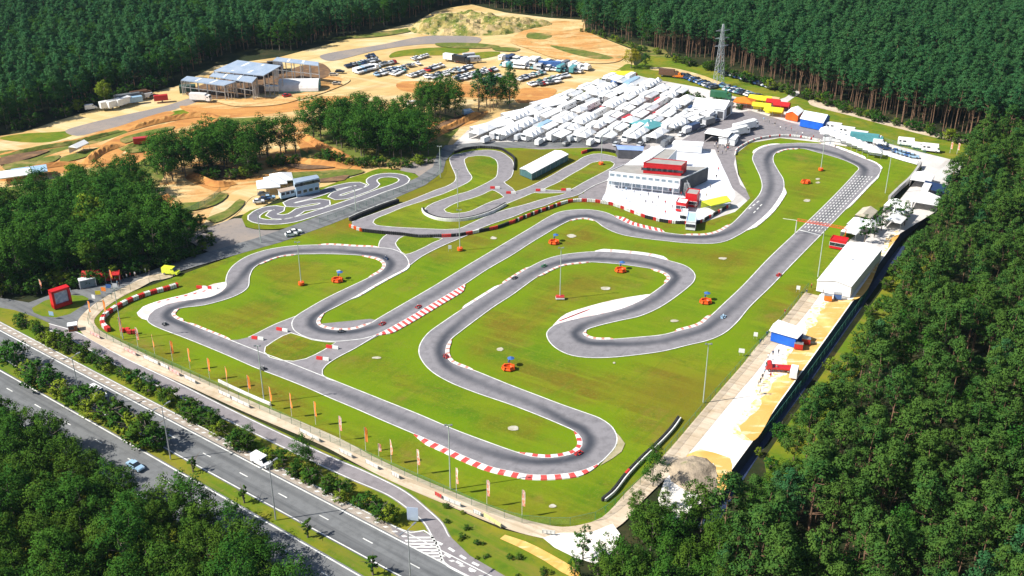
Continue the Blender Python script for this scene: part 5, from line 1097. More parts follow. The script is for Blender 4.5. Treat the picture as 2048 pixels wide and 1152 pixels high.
def hall(name, q, z, ridge, label, cat, wallm, roofm, along=True, open_front=False, overhang=.3, ribs=0, z0=None, extra=None, frontm=None):
    """gabled hall: q traced at eaves height z; ridge runs front to back when along"""
    FL, FR, BR, BL = corners(q, z); z0 = zz() if z0 is None else z0
    c = (FL + FR + BR + BL) / 4; t = empty(name, (c.x, c.y, z0)); tag(t, label, cat)
    def P(v, zz_): return (v.x - c.x, v.y - c.y, zz_ - z0)
    if along: r0, r1 = (FL + FR) / 2, (BL + BR) / 2
    else: r0, r1 = (FL + BL) / 2, (FR + BR) / 2
    b = MB(); sides = [(FL, FR), (FR, BR), (BR, BL), (BL, FL)]
    for i, (a, e) in enumerate(sides):
        if open_front and i in (open_front if isinstance(open_front, tuple) else (0,)): continue
        b.quad(P(a, z0), P(e, z0), P(e, z), P(a, z), 1 if (i == 0 and frontm) else 0)
    if along: b.add([P(FL, z), P(FR, z), P(r0, ridge)], [(0, 1, 2)], 1 if frontm else 0); b.add([P(BR, z), P(BL, z), P(r1, ridge)], [(0, 1, 2)])
    else: b.add([P(FL, z), P(r0, ridge), P(BL, z)], [(0, 1, 2)]); b.add([P(FR, z), P(BR, z), P(r1, ridge)], [(0, 1, 2)])
    b.build('wall', [wallm, frontm or wallm], t)
    r = MB(); lo = .06
    def ex(v, o):                      # push the eaves outwards a little
        d = (v - c); d.z = 0; return v + d.normalized() * o
    E = [ex(v, overhang) for v in (FL, FR, BR, BL)]; R0 = ex(r0, overhang); R1 = ex(r1, overhang)
    if along: pl = [(E[0], R0, R1, E[3]), (R0, E[1], E[2], R1)]; zs = [(z, ridge, ridge, z), (ridge, z, z, ridge)]
    else: pl = [(E[0], E[1], R1, R0), (R0, R1, E[2], E[3])]; zs = [(z, z, ridge, ridge), (ridge, ridge, z, z)]
    for f, h in zip(pl, zs):
        vs = [P(v, hh + lo) for v, hh in zip(f, h)] + [P(v, hh + lo - .14) for v, hh in zip(f, h)]
        r.add(vs, [(0,1,2,3), (7,6,5,4), (0,4,5,1), (1,5,6,2), (2,6,7,3), (3,7,4,0)])
    r.build('roof', roofm, t)
    if ribs:
        s = MB()
        for k in range(ribs + 1):
            u = k / ribs
            if along: p0, p1, pm_ = E[0].lerp(E[3], u), E[1].lerp(E[2], u), R0.lerp(R1, u)
            else: p0, p1, pm_ = E[0].lerp(E[1], u), E[3].lerp(E[2], u), R0.lerp(R1, u)
            for q0 in (p0, p1):
                s.tube(P(q0, z + lo + .05), P(pm_, ridge + lo + .05), .05, n=4, cap=False); s.tube(P(q0, z0), P(q0, z + .05), .07, n=4, cap=False)
        s.build('frame', m_pole, t)
    return t, c, P
def block(t, c, q, z, ztop, wm, rm, name='wall', z0=None, parapet=.25):
    FL = corners(q, ztop); z0 = zz() if z0 is None else z0; o = [(p.x - c.x, p.y - c.y) for p in FL]
    b = MB(); b.prism(o, z, ztop, 0, True, 1); b.build(name, [wm, rm], t)
    cc = Vector((sum(x for x, y in o) / 4, sum(y for x, y in o) / 4)); r = MB()
    for i in range(4):
        a, e = Vector(o[i]), Vector(o[(i+1) % 4]); d = (e - a).normalized(); n_ = Vector((-d.y, d.x)); 
        m_ = (a + e) / 2 ; rz = math.atan2(d.y, d.x); r.box(m_.x, m_.y, ztop + parapet / 2, (e - a).length + .16, .16, parapet, 0, rz)
    r.build('parapet', wm, t); return o
def windows(t, a, e, z, w, h, n, mat_=None, fr=True, name='window', proud=.05, frame=None):
    """row of n windows on the wall from a to e (2-D, local)"""
    a = Vector(a); e = Vector(e); d = (e - a); L = d.length; d.normalize(); nn = Vector((d.y, -d.x)); rz = math.atan2(d.y, d.x)
    for k in range(n):
        p = a + d * (L * (k + .5) / n) + nn * proud; b = MB(); b.box(p.x, p.y, z, w + .16, .08, h + .16, 0, rz)
        f = b.build(name, frame or m_whitewall, t); g = MB(); q = p + nn * .035; g.box(q.x, q.y, z, w, .04, h, 0, rz); g.build('pane', mat_ or m_glass, f)

# big white event hall beside the start straight
hall('event_hall', [(1635,560),(1703,573),(1764,498),(1696,485)], 4.0, 5.0, 'big white tent hall on the sand right of the start gantry', 'tent hall', m_tent, m_tent)
# white and blue pavilion
t, c, P = hall('blue_pavilion', [(1543,661),(1592,675),(1608,659),(1559,642)], 3.6, 3.9, 'pavilion with white roof and bright blue walls on the white sand', 'pavilion', m_bluecanvas, m_tent, along=False, overhang=.7)
hall('tent', [(1572,226),(1596,231),(1607,221),(1583,216)], 3.2, 4.6, 'orange tent with white roof left of the blue and white tent', 'tent', m_orangec, m_tent)
hall('tent', [(1601,237),(1646,246),(1660,233),(1617,226)], 3.8, 6.0, 'white tent with bright blue end wall beside the meadow', 'tent', m_bluecanvas, pm('pale_blue_canvas', (.62, .76, .84), (.72, .82, .86), .3, .6), along=False)
# paddock hall
t, c, P = hall('paddock_hall', [(1386,213),(1449,219),(1466,206),(1397,199)], 5.0, 7.5, 'white hall with grey gable at the right side of the paddock', 'hall', m_whitewall, m_tent, along=False)
FL, FR, BR, BL = corners([(1386,213),(1449,219),(1466,206),(1397,199)], 5.0)
a, e = (FL.x - c.x, FL.y - c.y), (FR.x - c.x, FR.y - c.y)
windows(t, a, e, 2.0, 2.4, 3.0, 4, m_brick, name='door'); a, e = (FR.x - c.x, FR.y - c.y), (BR.x - c.x, BR.y - c.y); windows(t, a, e, 2.4, 5.0, 3.8, 1, m_brick, name='gate')
# grandstand
t, c, P = hall('grandstand', [(1040,337),(1064,347),(1136,309),(1109,301)], 3.0, 3.6, 'long grandstand with white roof and dark green back beside the club track', 'grandstand', m_teal, m_tent, ribs=8, open_front=(3,))
FL, FR, BR, BL = corners([(1040,337),(1064,347),(1136,309),(1109,301)], 3.0)
b = MB(); L_ = BL - FL; dn = L_.normalized(); w_ = (FR - FL)
for k in range(5):
    o_ = FL + w_ * (.12 + k * .16) + L_ * .5 - c; b.box(o_.x, o_.y, .2 + k * .32, L_.length * .95, w_.length * .15, .6 + k * .0, 0, math.atan2(dn.y, dn.x))
b.build('seating_steps', m_pad, t)
# trackside pavilion with blue roof
hall('race_office', [(1237,299),(1285,301),(1286,293),(1232,290)], 4.0, 4.5, 'low office with flat blue roof at the top of the club track', 'office', m_brick, pm('blue_roof_sheet', (.22, .32, .62), (.28, .38, .66), .3, .5), along=False)

# clubhouse
m_pglass = pm('pale_glass', (.16, .22, .27), (.24, .30, .34), .6, .2, spec=.6)
z0 = zz(); q = [(1218,346),(1360,362),(1416,337),(1247,333)]; c = sum(corners(q, 5.2), Vector()) / 4; c.z = 0
t = empty('clubhouse', (c.x, c.y, z0)); tag(t, 'clubhouse with flat grey roofs, white front and red upper storey on the white plaza', 'clubhouse')
o = block(t, c, q, 0, 5.2, m_whitewall, m_roofgrey)
windows(t, o[0], o[1], 1.5, 1.6, 1.9, 13, m_pglass); windows(t, o[0], o[1], 4.2, 1.5, .9, 11, m_pglass)
b = MB(); o1 = [Vector(p) for p in o]; b.prism([tuple(o1[1]+(o1[2]-o1[1])*.01+(o1[1]-o1[0]).normalized()*.06), tuple(o1[1]+(o1[2]-o1[1])*.99+(o1[1]-o1[0]).normalized()*.06), tuple(o1[1]+(o1[2]-o1[1])*.99+(o1[1]-o1[0]).normalized()*.3), tuple(o1[1]+(o1[2]-o1[1])*.01+(o1[1]-o1[0]).normalized()*.3)], .1, 5.0); b.build('dark_side', m_brick, t)
# balcony along the front
d = (o1[1] - o1[0]).normalized(); nn = Vector((d.y, -d.x)); Lf = (o1[1] - o1[0]).length; m_ = (o1[0] + o1[1]) / 2 + nn * 1.5; rz = math.atan2(d.y, d.x)
b = MB(); b.box(m_.x, m_.y, 2.9, Lf, 2.8, .2, 0, rz)
for k in range(7): p = o1[0] + d * (Lf * (k + .5) / 7) + nn * 2.7; b.box(p.x, p.y, 1.4, .2, .2, 2.8, 0, rz)
b.build('balcony', m_whitewall, t)
b = MB(); p = m_ + nn * 1.35; b.box(p.x, p.y, 3.95, Lf, .05, .06, 0, rz); b.box(p.x, p.y, 3.5, Lf, .04, .05, 0, rz)
for k in range(28): p = o1[0] + d * (Lf * (k + .5) / 28) + nn * 2.85; b.box(p.x, p.y, 3.45, .05, .05, 1.0, 0, rz)
b.build('railing', m_pole, t)
o = block(t, c, [(1287,329),(1363,335),(1374,326),(1306,320)], 5.3, 9.0, m_redwall, m_roofgrey, 'upper_storey'); windows(t, o[0], o[1], 6.9, 3.2, .9, 7, m_glass, frame=m_redwall)
o = block(t, c, [(1299,323),(1334,323),(1354,302),(1330,301)], 0, 6.2, m_whitewall, m_roofgrey, 'rear_wing')
b = MB()   # roof plant
for x, y in ((1322,348),(1316,345)):
    p = G(x, y, 5.3) - c; b.box(p.x, p.y, 5.9, 2.2, 1.6, 1.2, 0, .4)
b.build('roof_unit', m_chrome, t)
hall('covered_walkway', [(1247,332),(1268,337),(1318,305),(1303,294)], 4.2, 5.0, 'long white canopy leading up to the clubhouse', 'canopy', m_tent, m_tent, open_front=(0, 1, 2, 3), ribs=8)
# kiosks on the plaza
def kiosk(name, q, h, label, wm, rm, nwin=2):
    c = sum(corners(q, h), Vector()) / 4; c.z = 0; t = empty(name, (c.x, c.y, zz())); tag(t, label, 'kiosk'); o = block(t, c, q, 0, h, wm, rm); windows(t, o[0], o[1], 1.5, 1.6, 1.1, nwin); return t, o
kiosk('kiosk', [(1371,390),(1394,393),(1400,383),(1377,380)], 4.6, 'red block with grey roof on the plaza below the clubhouse', m_redwall, m_roofgrey, 3)
kiosk('kiosk', [(1352,408),(1372,411),(1377,402),(1357,399)], 3.0, 'low red stall with white roof in front of the red block', m_redwall, m_tent)
kiosk('kiosk', [(1372,446),(1391,448),(1394,429),(1376,427)], 2.8, 'small cabin with light blue roof at the bottom tip of the plaza', m_whitewall, pm('pale_blue_roof', (.36, .55, .78), (.42, .6, .8), .3, .5))
kiosk('kiosk', [(1362,429),(1374,431),(1376,422),(1364,421)], 2.8, 'small white cabin left of the light blue roof', m_whitewall, m_whitewall)
aw(9, 5, 'lime yellow', 'gable', 1431, 419, 30, 'lime yellow tent on the lower right of the plaza')
b = MB(); p0, p1 = G(1372,392,0), G(1388,408,0); dd = (p1 - p0); 
t = empty('staircase', (p0.x, p0.y, zz())); tag(t, 'grey outside staircase beside the red block on the plaza', 'staircase')
for k in range(12): f = k / 12; b.box(dd.x * f, dd.y * f, 4.2 * (1 - f) / 2, 1.3, 1.6, 4.2 * (1 - f) + .2, 0, math.atan2(dd.y, dd.x))
b.build('steps', m_chrome, t); b = MB(); b.tube((0, .8, 5.2), (dd.x, dd.y + .8, 1.0), .05, n=5); b.tube((0, -.8, 5.2), (dd.x, dd.y - .8, 1.0), .05, n=5); b.build('handrail', m_pole, t)
# long white fuel canopy on the paddock asphalt
hall('scrutineering_canopy', [(1410,266),(1455,274),(1466,264),(1424,256)], 4.0, 4.6, 'white canopy with dark interior on the asphalt above the plaza', 'canopy', m_brick, m_tent, along=False, open_front=(0,))
hall('cabin', [(1438,275),(1470,279),(1477,270),(1446,266)], 3.2, 3.4, 'white cabin right below the white canopy on the asphalt', 'cabin', m_whitewall, m_tent, along=False)
hall('cabin', [(1345,288),(1404,292),(1406,284),(1350,281)], 3.4, 3.6, 'row of white cabins behind the clubhouse', 'cabin', m_whitewall, m_tent, along=False)

# open steel hall
t = empty('open_steel_hall', G(480,170)); tag(t, 'large open hall with stepped blue-grey roofs on steel columns at the forest edge', 'hall'); c = Vector((t.location.x, t.location.y, 0))
def rpanel(q, zf, zb, lights=2, base=True):
    FL, FR = G(*q[0], zf), G(*q[1], zf); BR, BL = G(*q[2], zb), G(*q[3], zb); vs = [v - c for v in (FL, FR, BR, BL)]
    b = MB(); b.add([tuple(v) for v in vs] + [(v.x, v.y, v.z - .35) for v in vs], [(0,1,2,3), (7,6,5,4), (0,4,5,1), (1,5,6,2), (2,6,7,3), (3,7,4,0)]); b.build('roof', m_bluesteel, t)
    for k in range(lights):
        u = (k + 1) / (lights + 1) - .04; b = MB(); b.add([tuple(vs[0].lerp(vs[1], uu).lerp(vs[3].lerp(vs[2], uu), w) + Vector((0, 0, .06))) for uu, w in ((u, .1), (u + .05, .1), (u + .05, .9), (u, .9))], [(0, 1, 2, 3)]); b.build('rooflight', m_sky, t)
    b = MB()
    for k in range(6):
        for a_, b_ in ((0, 1), (3, 2)):
            v = vs[a_].lerp(vs[b_], k / 5); b.box(v.x, v.y, (v.z - .3) / 2, .35, .35, v.z - .3)
    for k in range(1, 4):
        for a_, b_ in ((0, 3), (1, 2)): v = vs[a_].lerp(vs[b_], k / 4); b.box(v.x, v.y, (v.z - .3) / 2, .3, .3, v.z - .3)
    for a_, b_ in ((0, 1), (1, 2)):
        v, w = vs[a_], vs[b_]; h = min(v.z, w.z); b.tube((v.x, v.y, h * .55), (w.x, w.y, h * .55), .14, n=4)
    b.build('columns', m_pole, t)
rpanel([(362,160),(448,171),(472,163),(374,152)], 7, 7.6)
rpanel([(419,152),(504,165),(514,154),(429,143)], 8.2, 9.0)
rpanel([(428,141),(527,151),(562,131),(475,120)], 10.0, 12.5)
rpanel([(546,121),(637,131),(637,124),(554,114)], 9.5, 10.2)
b = MB(); q = [G(470,172) - c, G(545,152) - c]; 
for k in range(6):
    v = q[0].lerp(q[1], k / 5); b.box(v.x, v.y + 8, 2.2, 7, 9, 4.4, k % 2, .3)
b.build('stored_stacks', [pm('stacked_timber', (.16, .10, .07), (.08, .06, .05), .6, .9), m_brick], t)
b = MB(); v = G(376,184) - c; b.box(v.x, v.y, 1.6, 7, 4, 3.2, 0, .2); b.build('container', pm('dark_green_container', (.04, .09, .07)), t)
# polytunnel
A_, B_, C_ = G(557,186), G(637,185), G(664,172); ax = (B_ - A_); W_ = (C_ - B_); t = empty('polytunnel', A_); tag(t, 'white polytunnel with green base and end wall in front of the steel hall', 'polytunnel')
wn = Vector((-ax.y, ax.x, 0)).normalized(); Wl = min(13, abs(W_.dot(wn))); b = MB(); n_ = 10; e_ = MB(); bs = MB()
vs = []
for u in (0, 1):
    for k in range(n_ + 1):
        a_ = math.pi * k / n_; p = ax * u + wn * (Wl / 2 - math.cos(a_) * Wl / 2); vs.append((p.x, p.y, math.sin(a_) * Wl * .42 + .6))
b.add(vs, [(k, k + 1, n_ + 2 + k, n_ + 1 + k) for k in range(n_)]); b.build('cover', pm('milky_film', (.72, .72, .70), (.62, .60, .58), .5, .5), t)
for u in (0, 1): e_.add(vs[u*(n_+1):(u+1)*(n_+1)] + [(vs[u*(n_+1)+n_][0], vs[u*(n_+1)+n_][1], 0), (vs[u*(n_+1)][0], vs[u*(n_+1)][1], 0)], [tuple(range(n_ + 3))])
e_.build('end_wall', pm('green_end_wall', (.05, .28, .26), (.06, .22, .30), .3, .6), t)
for w0 in (0, Wl): p0 = wn * w0; p1 = ax + wn * w0; bs.quad((p0.x, p0.y, 0), (p1.x, p1.y, 0), (p1.x, p1.y, .65), (p0.x, p0.y, .65))
bs.build('base_wall', pm('green_base', (.20, .42, .30)), t)
# kart course cabins and marquees
hall('kart_cabins', [(561,385),(617,372),(613,367),(556,379)], 3.0, 3.2, 'pale blue-grey row of cabins at the edge of the kart course', 'cabin', pm('pale_cabin_wall', (.55, .66, .74), (.48, .6, .68), .4, .6), pm('brown_roof', (.42, .33, .26), (.36, .28, .22), .3, .8), along=False)
FL, FR, BR, BL = corners([(561,385),(617,372),(613,367),(556,379)], 3.0); t1 = bpy.data.objects['kart_cabins']; c1_ = t1.location; windows(t1, (FL.x - c1_.x, FL.y - c1_.y), (FR.x - c1_.x, FR.y - c1_.y), 1.7, 1.3, 1.0, 6)
t, c2_, P2 = hall('race_control_cabin', [(591,366),(637,356),(632,350),(586,358)], 5.8, 6.0, 'two-storey blue-grey cabin behind the kart course', 'cabin', pm('blue_cabin_wall', (.36, .48, .60), (.3, .42, .54), .4, .6), m_bluesteel, along=False)
FL, FR, BR, BL = corners([(591,366),(637,356),(632,350),(586,358)], 5.8); windows(t, (FL.x - c2_.x, FL.y - c2_.y), (FR.x - c2_.x, FR.y - c2_.y), 4.3, 3.0, 1.1, 4); windows(t, (FL.x - c2_.x, FL.y - c2_.y), (FR.x - c2_.x, FR.y - c2_.y), 1.6, 1.4, 1.1, 4)
for k, (x, y) in enumerate(((538,384),(552,377),(564,370))):
    aw(7.5, 7.5, 'white', 'peaked', x, y, 15, ('nearest', 'middle', 'farthest')[k] + ' of the three joined white marquees by the kart course', name='marquee', cat='marquee')

# ---- gateway board, info board and stalls at the entrance
A_, B_ = G(110,619), G(140,609); d = B_ - A_; rz = math.atan2(d.y, d.x); t = empty('gateway_board', (A_ + B_) / 2 + Vector((0, 0, zz())), rz); tag(t, 'big red box-shaped display board on the traffic island', 'display board'); L_ = 5.2
b = MB(); H_ = 5.4; D_ = 2.2
b.box(0, 0, .5, L_, D_, 1.0); b.box(0, 0, H_ - .3, L_, D_, .6); b.box(-L_/2 + .3, 0, H_/2, .6, D_, H_ - .02); b.box(L_/2 - .3, 0, H_/2, .6, D_, H_ - .02); b.box(0, .6, H_/2, L_ - 1.2, .9, H_ - 1.7); b.build('red_frame', m_redwall, t)
b = MB(); b.box(0, -.2, H_/2 + .1, L_ - 1.25, .3, H_ - 1.75); pn = b.build('poster', pm('poster_print', (.55, .60, .72), (.30, .36, .52), .9, .5, lo=.4, hi=.6), t)
A_, B_ = G(164,580), G(191,574); d = B_ - A_; t = empty('info_shelter', (A_ + B_) / 2, math.atan2(d.y, d.x)); tag(t, 'white framed shelter with grey glass panel near the entrance flags', 'shelter')
b = MB(); b.box(0, .9, 2.9, 4.6, 2.2, .25); b.box(-2.2, 0, 1.4, .2, .2, 2.8); b.box(2.2, 0, 1.4, .2, .2, 2.8); b.box(-2.2, 1.8, 1.4, .2, .2, 2.8); b.box(2.2, 1.8, 1.4, .2, .2, 2.8); b.build('frame', m_whitewall, t); b = MB(); b.box(0, .1, 1.5, 4.1, .06, 2.2); b.build('glass_panel', pm('grey_glass', (.22, .28, .30)), t)
aw(8, 2, 'red', 'flat', 214, 568, 12, 'long dark red canopy in the shade of the left wood'); aw(5, 3.5, 'red', 'gable', 186, 566, 10, 'small red tent behind the white framed shelter')
A_ = G(147,662); t = empty('ticket_booth', A_, R(20)); tag(t, 'small brown booth with white top where the dirt track meets the road', 'booth')
b = MB(); b.box(0, 0, 1.0, 2.2, 1.8, 2.0); b.build('body', pm('brown_board', (.28, .10, .05)), t); b = MB(); b.box(0, 0, 2.1, 2.5, 2.1, .25); b.build('roof', m_tent, t); b = MB(); b.box(-.3, -.92, 1.3, 1.2, .05, .7); b.build('hatch', m_glass, t)

# ---- heaps
def mound(name, pts, H, m, label, seed, z=0, step=1.2):
    P = GL(pts, z); x0 = min(p.x for p in P); x1 = max(p.x for p in P); y0 = min(p.y for p in P); y1 = max(p.y for p in P); W = [(p.x, p.y) for p in P]
    from mathutils import noise as mn
    nx, ny = int((x1 - x0) / step) + 1, int((y1 - y0) / step) + 1; vs = []; ok = []
    R_ = min(x1 - x0, y1 - y0) / 2
    for j in range(ny):
        for i in range(nx):
            x, y = x0 + i * step, y0 + j * step; ins = inside(W, x, y)
            dd = min(((x - (a[0] + (b_[0]-a[0])*tt)) ** 2 + (y - (a[1] + (b_[1]-a[1])*tt)) ** 2) ** .5 for a, b_ in zip(W, W[1:] + W[:1]) for tt in (max(0, min(1, ((x-a[0])*(b_[0]-a[0]) + (y-a[1])*(b_[1]-a[1])) / (((b_[0]-a[0])**2 + (b_[1]-a[1])**2) + 1e-9))),))
            f = min(1, dd / (R_ * .75)) if ins else 0
            h = H * (f ** .7) * (.72 + .45 * mn.noise(Vector((x * .06, y * .06, seed)))) + (mn.noise(Vector((x * .2, y * .2, seed))) * 1.6 + mn.noise(Vector((x * .5, y * .5, seed))) * .9) * (H / 6) * min(1, f * 3)
            vs.append((x, y, z + max(0, h) if ins else z - .4)); ok.append(ins)
    fs = [(j*nx+i, j*nx+i+1, (j+1)*nx+i+1, (j+1)*nx+i) for j in range(ny-1) for i in range(nx-1) if any((ok[j*nx+i], ok[j*nx+i+1], ok[(j+1)*nx+i+1], ok[(j+1)*nx+i]))]
    me = bpy.data.meshes.new(name); me.from_pydata(vs, [], fs); me.materials.append(m); me.update(); o = link(name, me); tag(o, label, 'heap'); return o
mound('spoil_heap', [(1330,935),(1350,918),(1385,912),(1415,918),(1435,935),(1442,960),(1436,985),(1415,1000),(1370,985),(1338,965)], 2.6, ground_mat('grey_spoil', [(.36, .29, .21), ((.24, .20, .15), .35, .45, .65), ((.46, .37, .26), .8, .5, .7), ((.14, .17, .05), .25, .62, .72)], bscale=2.5, bdist=.2), 'grey-brown spoil heap at the lower end of the white sand strip', 3, step=.6)
mound('overgrown_heap', [(812,60),(840,42),(880,34),(940,30),(1000,36),(1050,44),(1096,44),(1110,50),(1060,60),(1010,70),(940,72),(880,72),(836,68)], 8.5, ground_mat('overgrown_soil', [(.34, .27, .09), ((.14, .17, .03), .10, .46, .58), ((.54, .40, .19), .13, .50, .60), ((.07, .10, .02), .4, .52, .64), ((.60, .50, .32), .8, .6, .7)], bscale=1, bdist=.4), 'overgrown sandy heap behind the car park at the top centre', 8, step=2.0)
# ---------------------------------------------------------------- barriers, banners, masts, fences
m_black = pm('black_rubber', (.02, .02, .022), (.035, .035, .035), 1, .8)
def tyre_wall(pts, label, seq, h=1.0, w=.55, name='tyre_barrier', back=None, two=False):
    """stacks of tyres side by side; seq = colours (by runs of n stacks)"""
    P = spl(GL(pts), step=.58); nr = normals(P); zb = ZT + .0; t = empty(name, (P[0].x, P[0].y, zb)); tag(t, label, 'tyre barrier')
    cols = []; 
    for c, _n in seq:
        if c not in cols: cols.append(c)
    mats = [{'black': m_black, 'red': m_redpaint, 'white': m_line, 'orange': m_orangec}[c] for c in cols]
    by = MB(); k = 0; order = [c for c, n_ in seq for _ in range(n_)]
    for i, p in enumerate(P):
        mi = cols.index(order[i % len(order)]); q = p - P[0]
        by.tube((q.x, q.y, 0), (q.x, q.y, h), .31, n=7, mi=mi)
        if two: q2 = q + nr[i] * .6; by.tube((q2.x, q2.y, 0), (q2.x, q2.y, h), .31, n=7, mi=mi)
    by.build('tyre_stacks', mats, t)
    if back:
        b = MB()
        for i in range(len(P) - 1):
            a, e = P[i] - P[0] + nr[i] * back, P[i+1] - P[0] + nr[i+1] * back; a2, e2 = P[i] - P[0] + nr[i] * (back + (.25 if back > 0 else -.25)), P[i+1] - P[0] + nr[i+1] * (back + (.25 if back > 0 else -.25))
            b.quad((*a.xy, 0), (*e.xy, 0), (*e.xy, h * .95), (*a.xy, h * .95)); b.quad((*a.xy, h * .95), (*e.xy, h * .95), (*e2.xy, h * .95), (*a2.xy, h * .95)); b.quad((*a2.xy, 0), (*e2.xy, 0), (*e2.xy, h * .95), (*a2.xy, h * .95))
        b.build('white_board', m_line, t)
    return t
tyre_wall([(703,444),(720,436),(740,428),(768,417),(797,407)], 'long black tyre barrier with white board behind, left end of the club track', [('black', 99)], back=1.0, h=1.2, two=True)
tyre_wall([(847,423),(851,430),(861,436),(878,441.5),(903,444),(925,443),(948,439),(974,431),(990,424),(1010,413)], 'curved black tyre barrier with white board around the club track hairpin', [('black', 99)], back=-.4, h=1.1)
tyre_wall([(700,456),(712,461),(724,465)], 'short orange and white tyre barrier at the pointed corner of the club track', [('orange', 2), ('white', 2)])
tyre_wall([(724,465),(761,469),(805,473),(836,477),(860,477)], 'black tyre barrier along the junction below the club track', [('black', 60), ('red', 3)])
tyre_wall([(862,477),(911,475),(937,471),(960,466),(994,459),(1022,449)], 'dark red and black tyre barrier on the lower edge of the club track', [('black', 6), ('red', 5), ('black', 8), ('red', 4), ('white', 4)])
tyre_wall([(1024,449),(1044,440),(1062,433),(1077,427),(1095,421),(1120,412)], 'red and grey tyre barrier between club track and middle straight', [('red', 3), ('black', 2), ('white', 1)])
tyre_wall([(1122,411),(1137,407),(1155,405),(1172,405),(1189,406),(1206,409),(1222,412),(1240,418),(1262,427),(1289,437)], 'white and red tyre barrier below the clubhouse plaza', [('white', 5), ('red', 3)])
tyre_wall([(1291,438),(1331,447),(1374,450),(1396,449),(1420,437),(1438,427),(1460,415)], 'dark and red tyre barrier around the bottom tip of the plaza', [('black', 5), ('red', 2), ('white', 2)])
tyre_wall([(220,664),(211,656),(208,646),(215,634),(237,619),(262,606),(300,592),(330,584),(356,576)], 'long red and white tyre barrier round the western bend', [('red', 3), ('white', 3)], h=1.1, two=True)
tyre_wall([(1470,312),(1472,304),(1480,297),(1500,286),(1517,280),(1550,275),(1580,274),(1611,278),(1640,284)], 'white and red tyre barrier round the top bend', [('white', 6), ('red', 1)], h=.7)
tyre_wall([(1356,841),(1341,862),(1314,891),(1281,922),(1249,956),(1224,988),(1205,1004)], 'black tyre barrier with white board at the lower right corner of the grass', [('black', 40), ('red', 3), ('black', 20), ('white', 4)], back=.5, h=.8)
tyre_wall([(1164,309),(1182,304),(1210,304),(1240,310),(1262,315)], 'black and red tyre barrier at the top of the club track', [('red', 5), ('black', 60)])
tyre_wall([(910,308),(932,301),(960,298),(1000,301),(1015,309),(1027,318),(1029,330),(1028,342)], 'thin black tyre barrier round the top loop of the club track', [('black', 99)], h=.9)
def wall(name, pts, h, th, m, label, cat='wall', segs=0, z=None):
    P = spl(GL(pts), step=2.0); nr = normals(P); zb = zz() if z is None else z; b = MB(); base = P[0]
    for i in range(len(P) - 1):
        a, e = P[i] - base, P[i+1] - base; a2, e2 = a + nr[i] * th, e + nr[i+1] * th
        b.quad((*a.xy, 0), (*e.xy, 0), (*e.xy, h), (*a.xy, h)); b.quad((*a2.xy, 0), (*e2.xy, 0), (*e2.xy, h), (*a2.xy, h)); b.quad((*a.xy, h), (*e.xy, h), (*e2.xy, h), (*a2.xy, h))
    for i in (0, -1): a, a2 = P[i] - base, P[i] - base + nr[i] * th; b.quad((*a.xy, 0), (*a2.xy, 0), (*a2.xy, h), (*a.xy, h))
    o = b.build(name, m, None, (base.x, base.y, zb)); tag(o, label, cat); return o
wall('concrete_wall', [(1645,284),(1680,287),(1724,299),(1767,312),(1805,324),(1834,332)], 1.5, .5, m_whitewall, 'long white wall from the top bend to the corner of the right yard')
wall('concrete_wall', [(1838,334),(1828,350),(1815,366),(1795,384),(1775,404)], 1.8, .8, pm('grey_concrete', (.42, .41, .40), (.34, .33, .32), .5, .8), 'grey wall running down from the corner of the right yard')
wall('white_barrier', [(437,768),(470,784),(512,803),(540,815)], .8, .3, m_line, 'low white barrier at the foot of the flag row', 'barrier')
# advertising boards along the outer side of the perimeter track
BN = [((182,672),(201,681),'pink'), ((250,704),(273,715),'pink'), ((288,720),(318,734),'white'), ((322,735),(338,743),'white'), ((340,745),(360,756),'pink'), ((370,760),(392,771),'white'), ((438,790),(462,801),'white'), ((464,803),(500,820),'white'), ((600,867),(640,888),'white'), ((680,908),(705,920),'white'), ((732,930),(757,943),'white'), ((784,954),(799,962),'white'), ((870,995),(884,1002),'red'), ((887,1004),(922,1018),'white'), ((947,1030),(962,1037),'white'), ((967,1037),(1002,1060),'yellow'), ((1084,1071),(1110,1074),'white')]
m_pink = pm('faded_red_banner', (.72, .28, .26), (.80, .55, .52), 1.2, .6); m_yel = pm('pale_yellow_banner', (.78, .74, .30))
def along(p): 
    n_ = ['first', 'second', 'third', 'fourth', 'fifth', 'sixth', 'seventh', 'eighth', 'ninth', 'tenth', 'eleventh', 'twelfth', 'thirteenth', 'fourteenth', 'fifteenth', 'sixteenth', 'seventeenth', 'eighteenth', 'nineteenth', 'twentieth', 'twenty-first', 'twenty-second', 'twenty-third']
    return n_[p]
for k, (a, e, c_) in enumerate(BN):
    a, e = G(*a), G(*e); d = e - a; t = empty('advertising_board', (*((a + e) / 2).xy, zz()), math.atan2(d.y, d.x)); tag(t, {'pink': 'faded red', 'white': 'white', 'red': 'red', 'yellow': 'pale yellow'}[c_] + ' advertising board, ' + along(k) + ' from the left along the perimeter track', 'advertising board', 'advertising boards along the perimeter track')
    L_ = d.length; b = MB(); b.box(0, 0, .62, L_, .05, .9); b.build('panel', {'pink': m_pink, 'white': m_line, 'red': m_redpaint, 'yellow': m_yel}[c_], t)
    b = MB(); 
    for x in np.linspace(-L_/2 + .1, L_/2 - .1, 4): b.box(x, -.06, .45, .06, .06, .95)
    b.build('posts', m_pole, t)
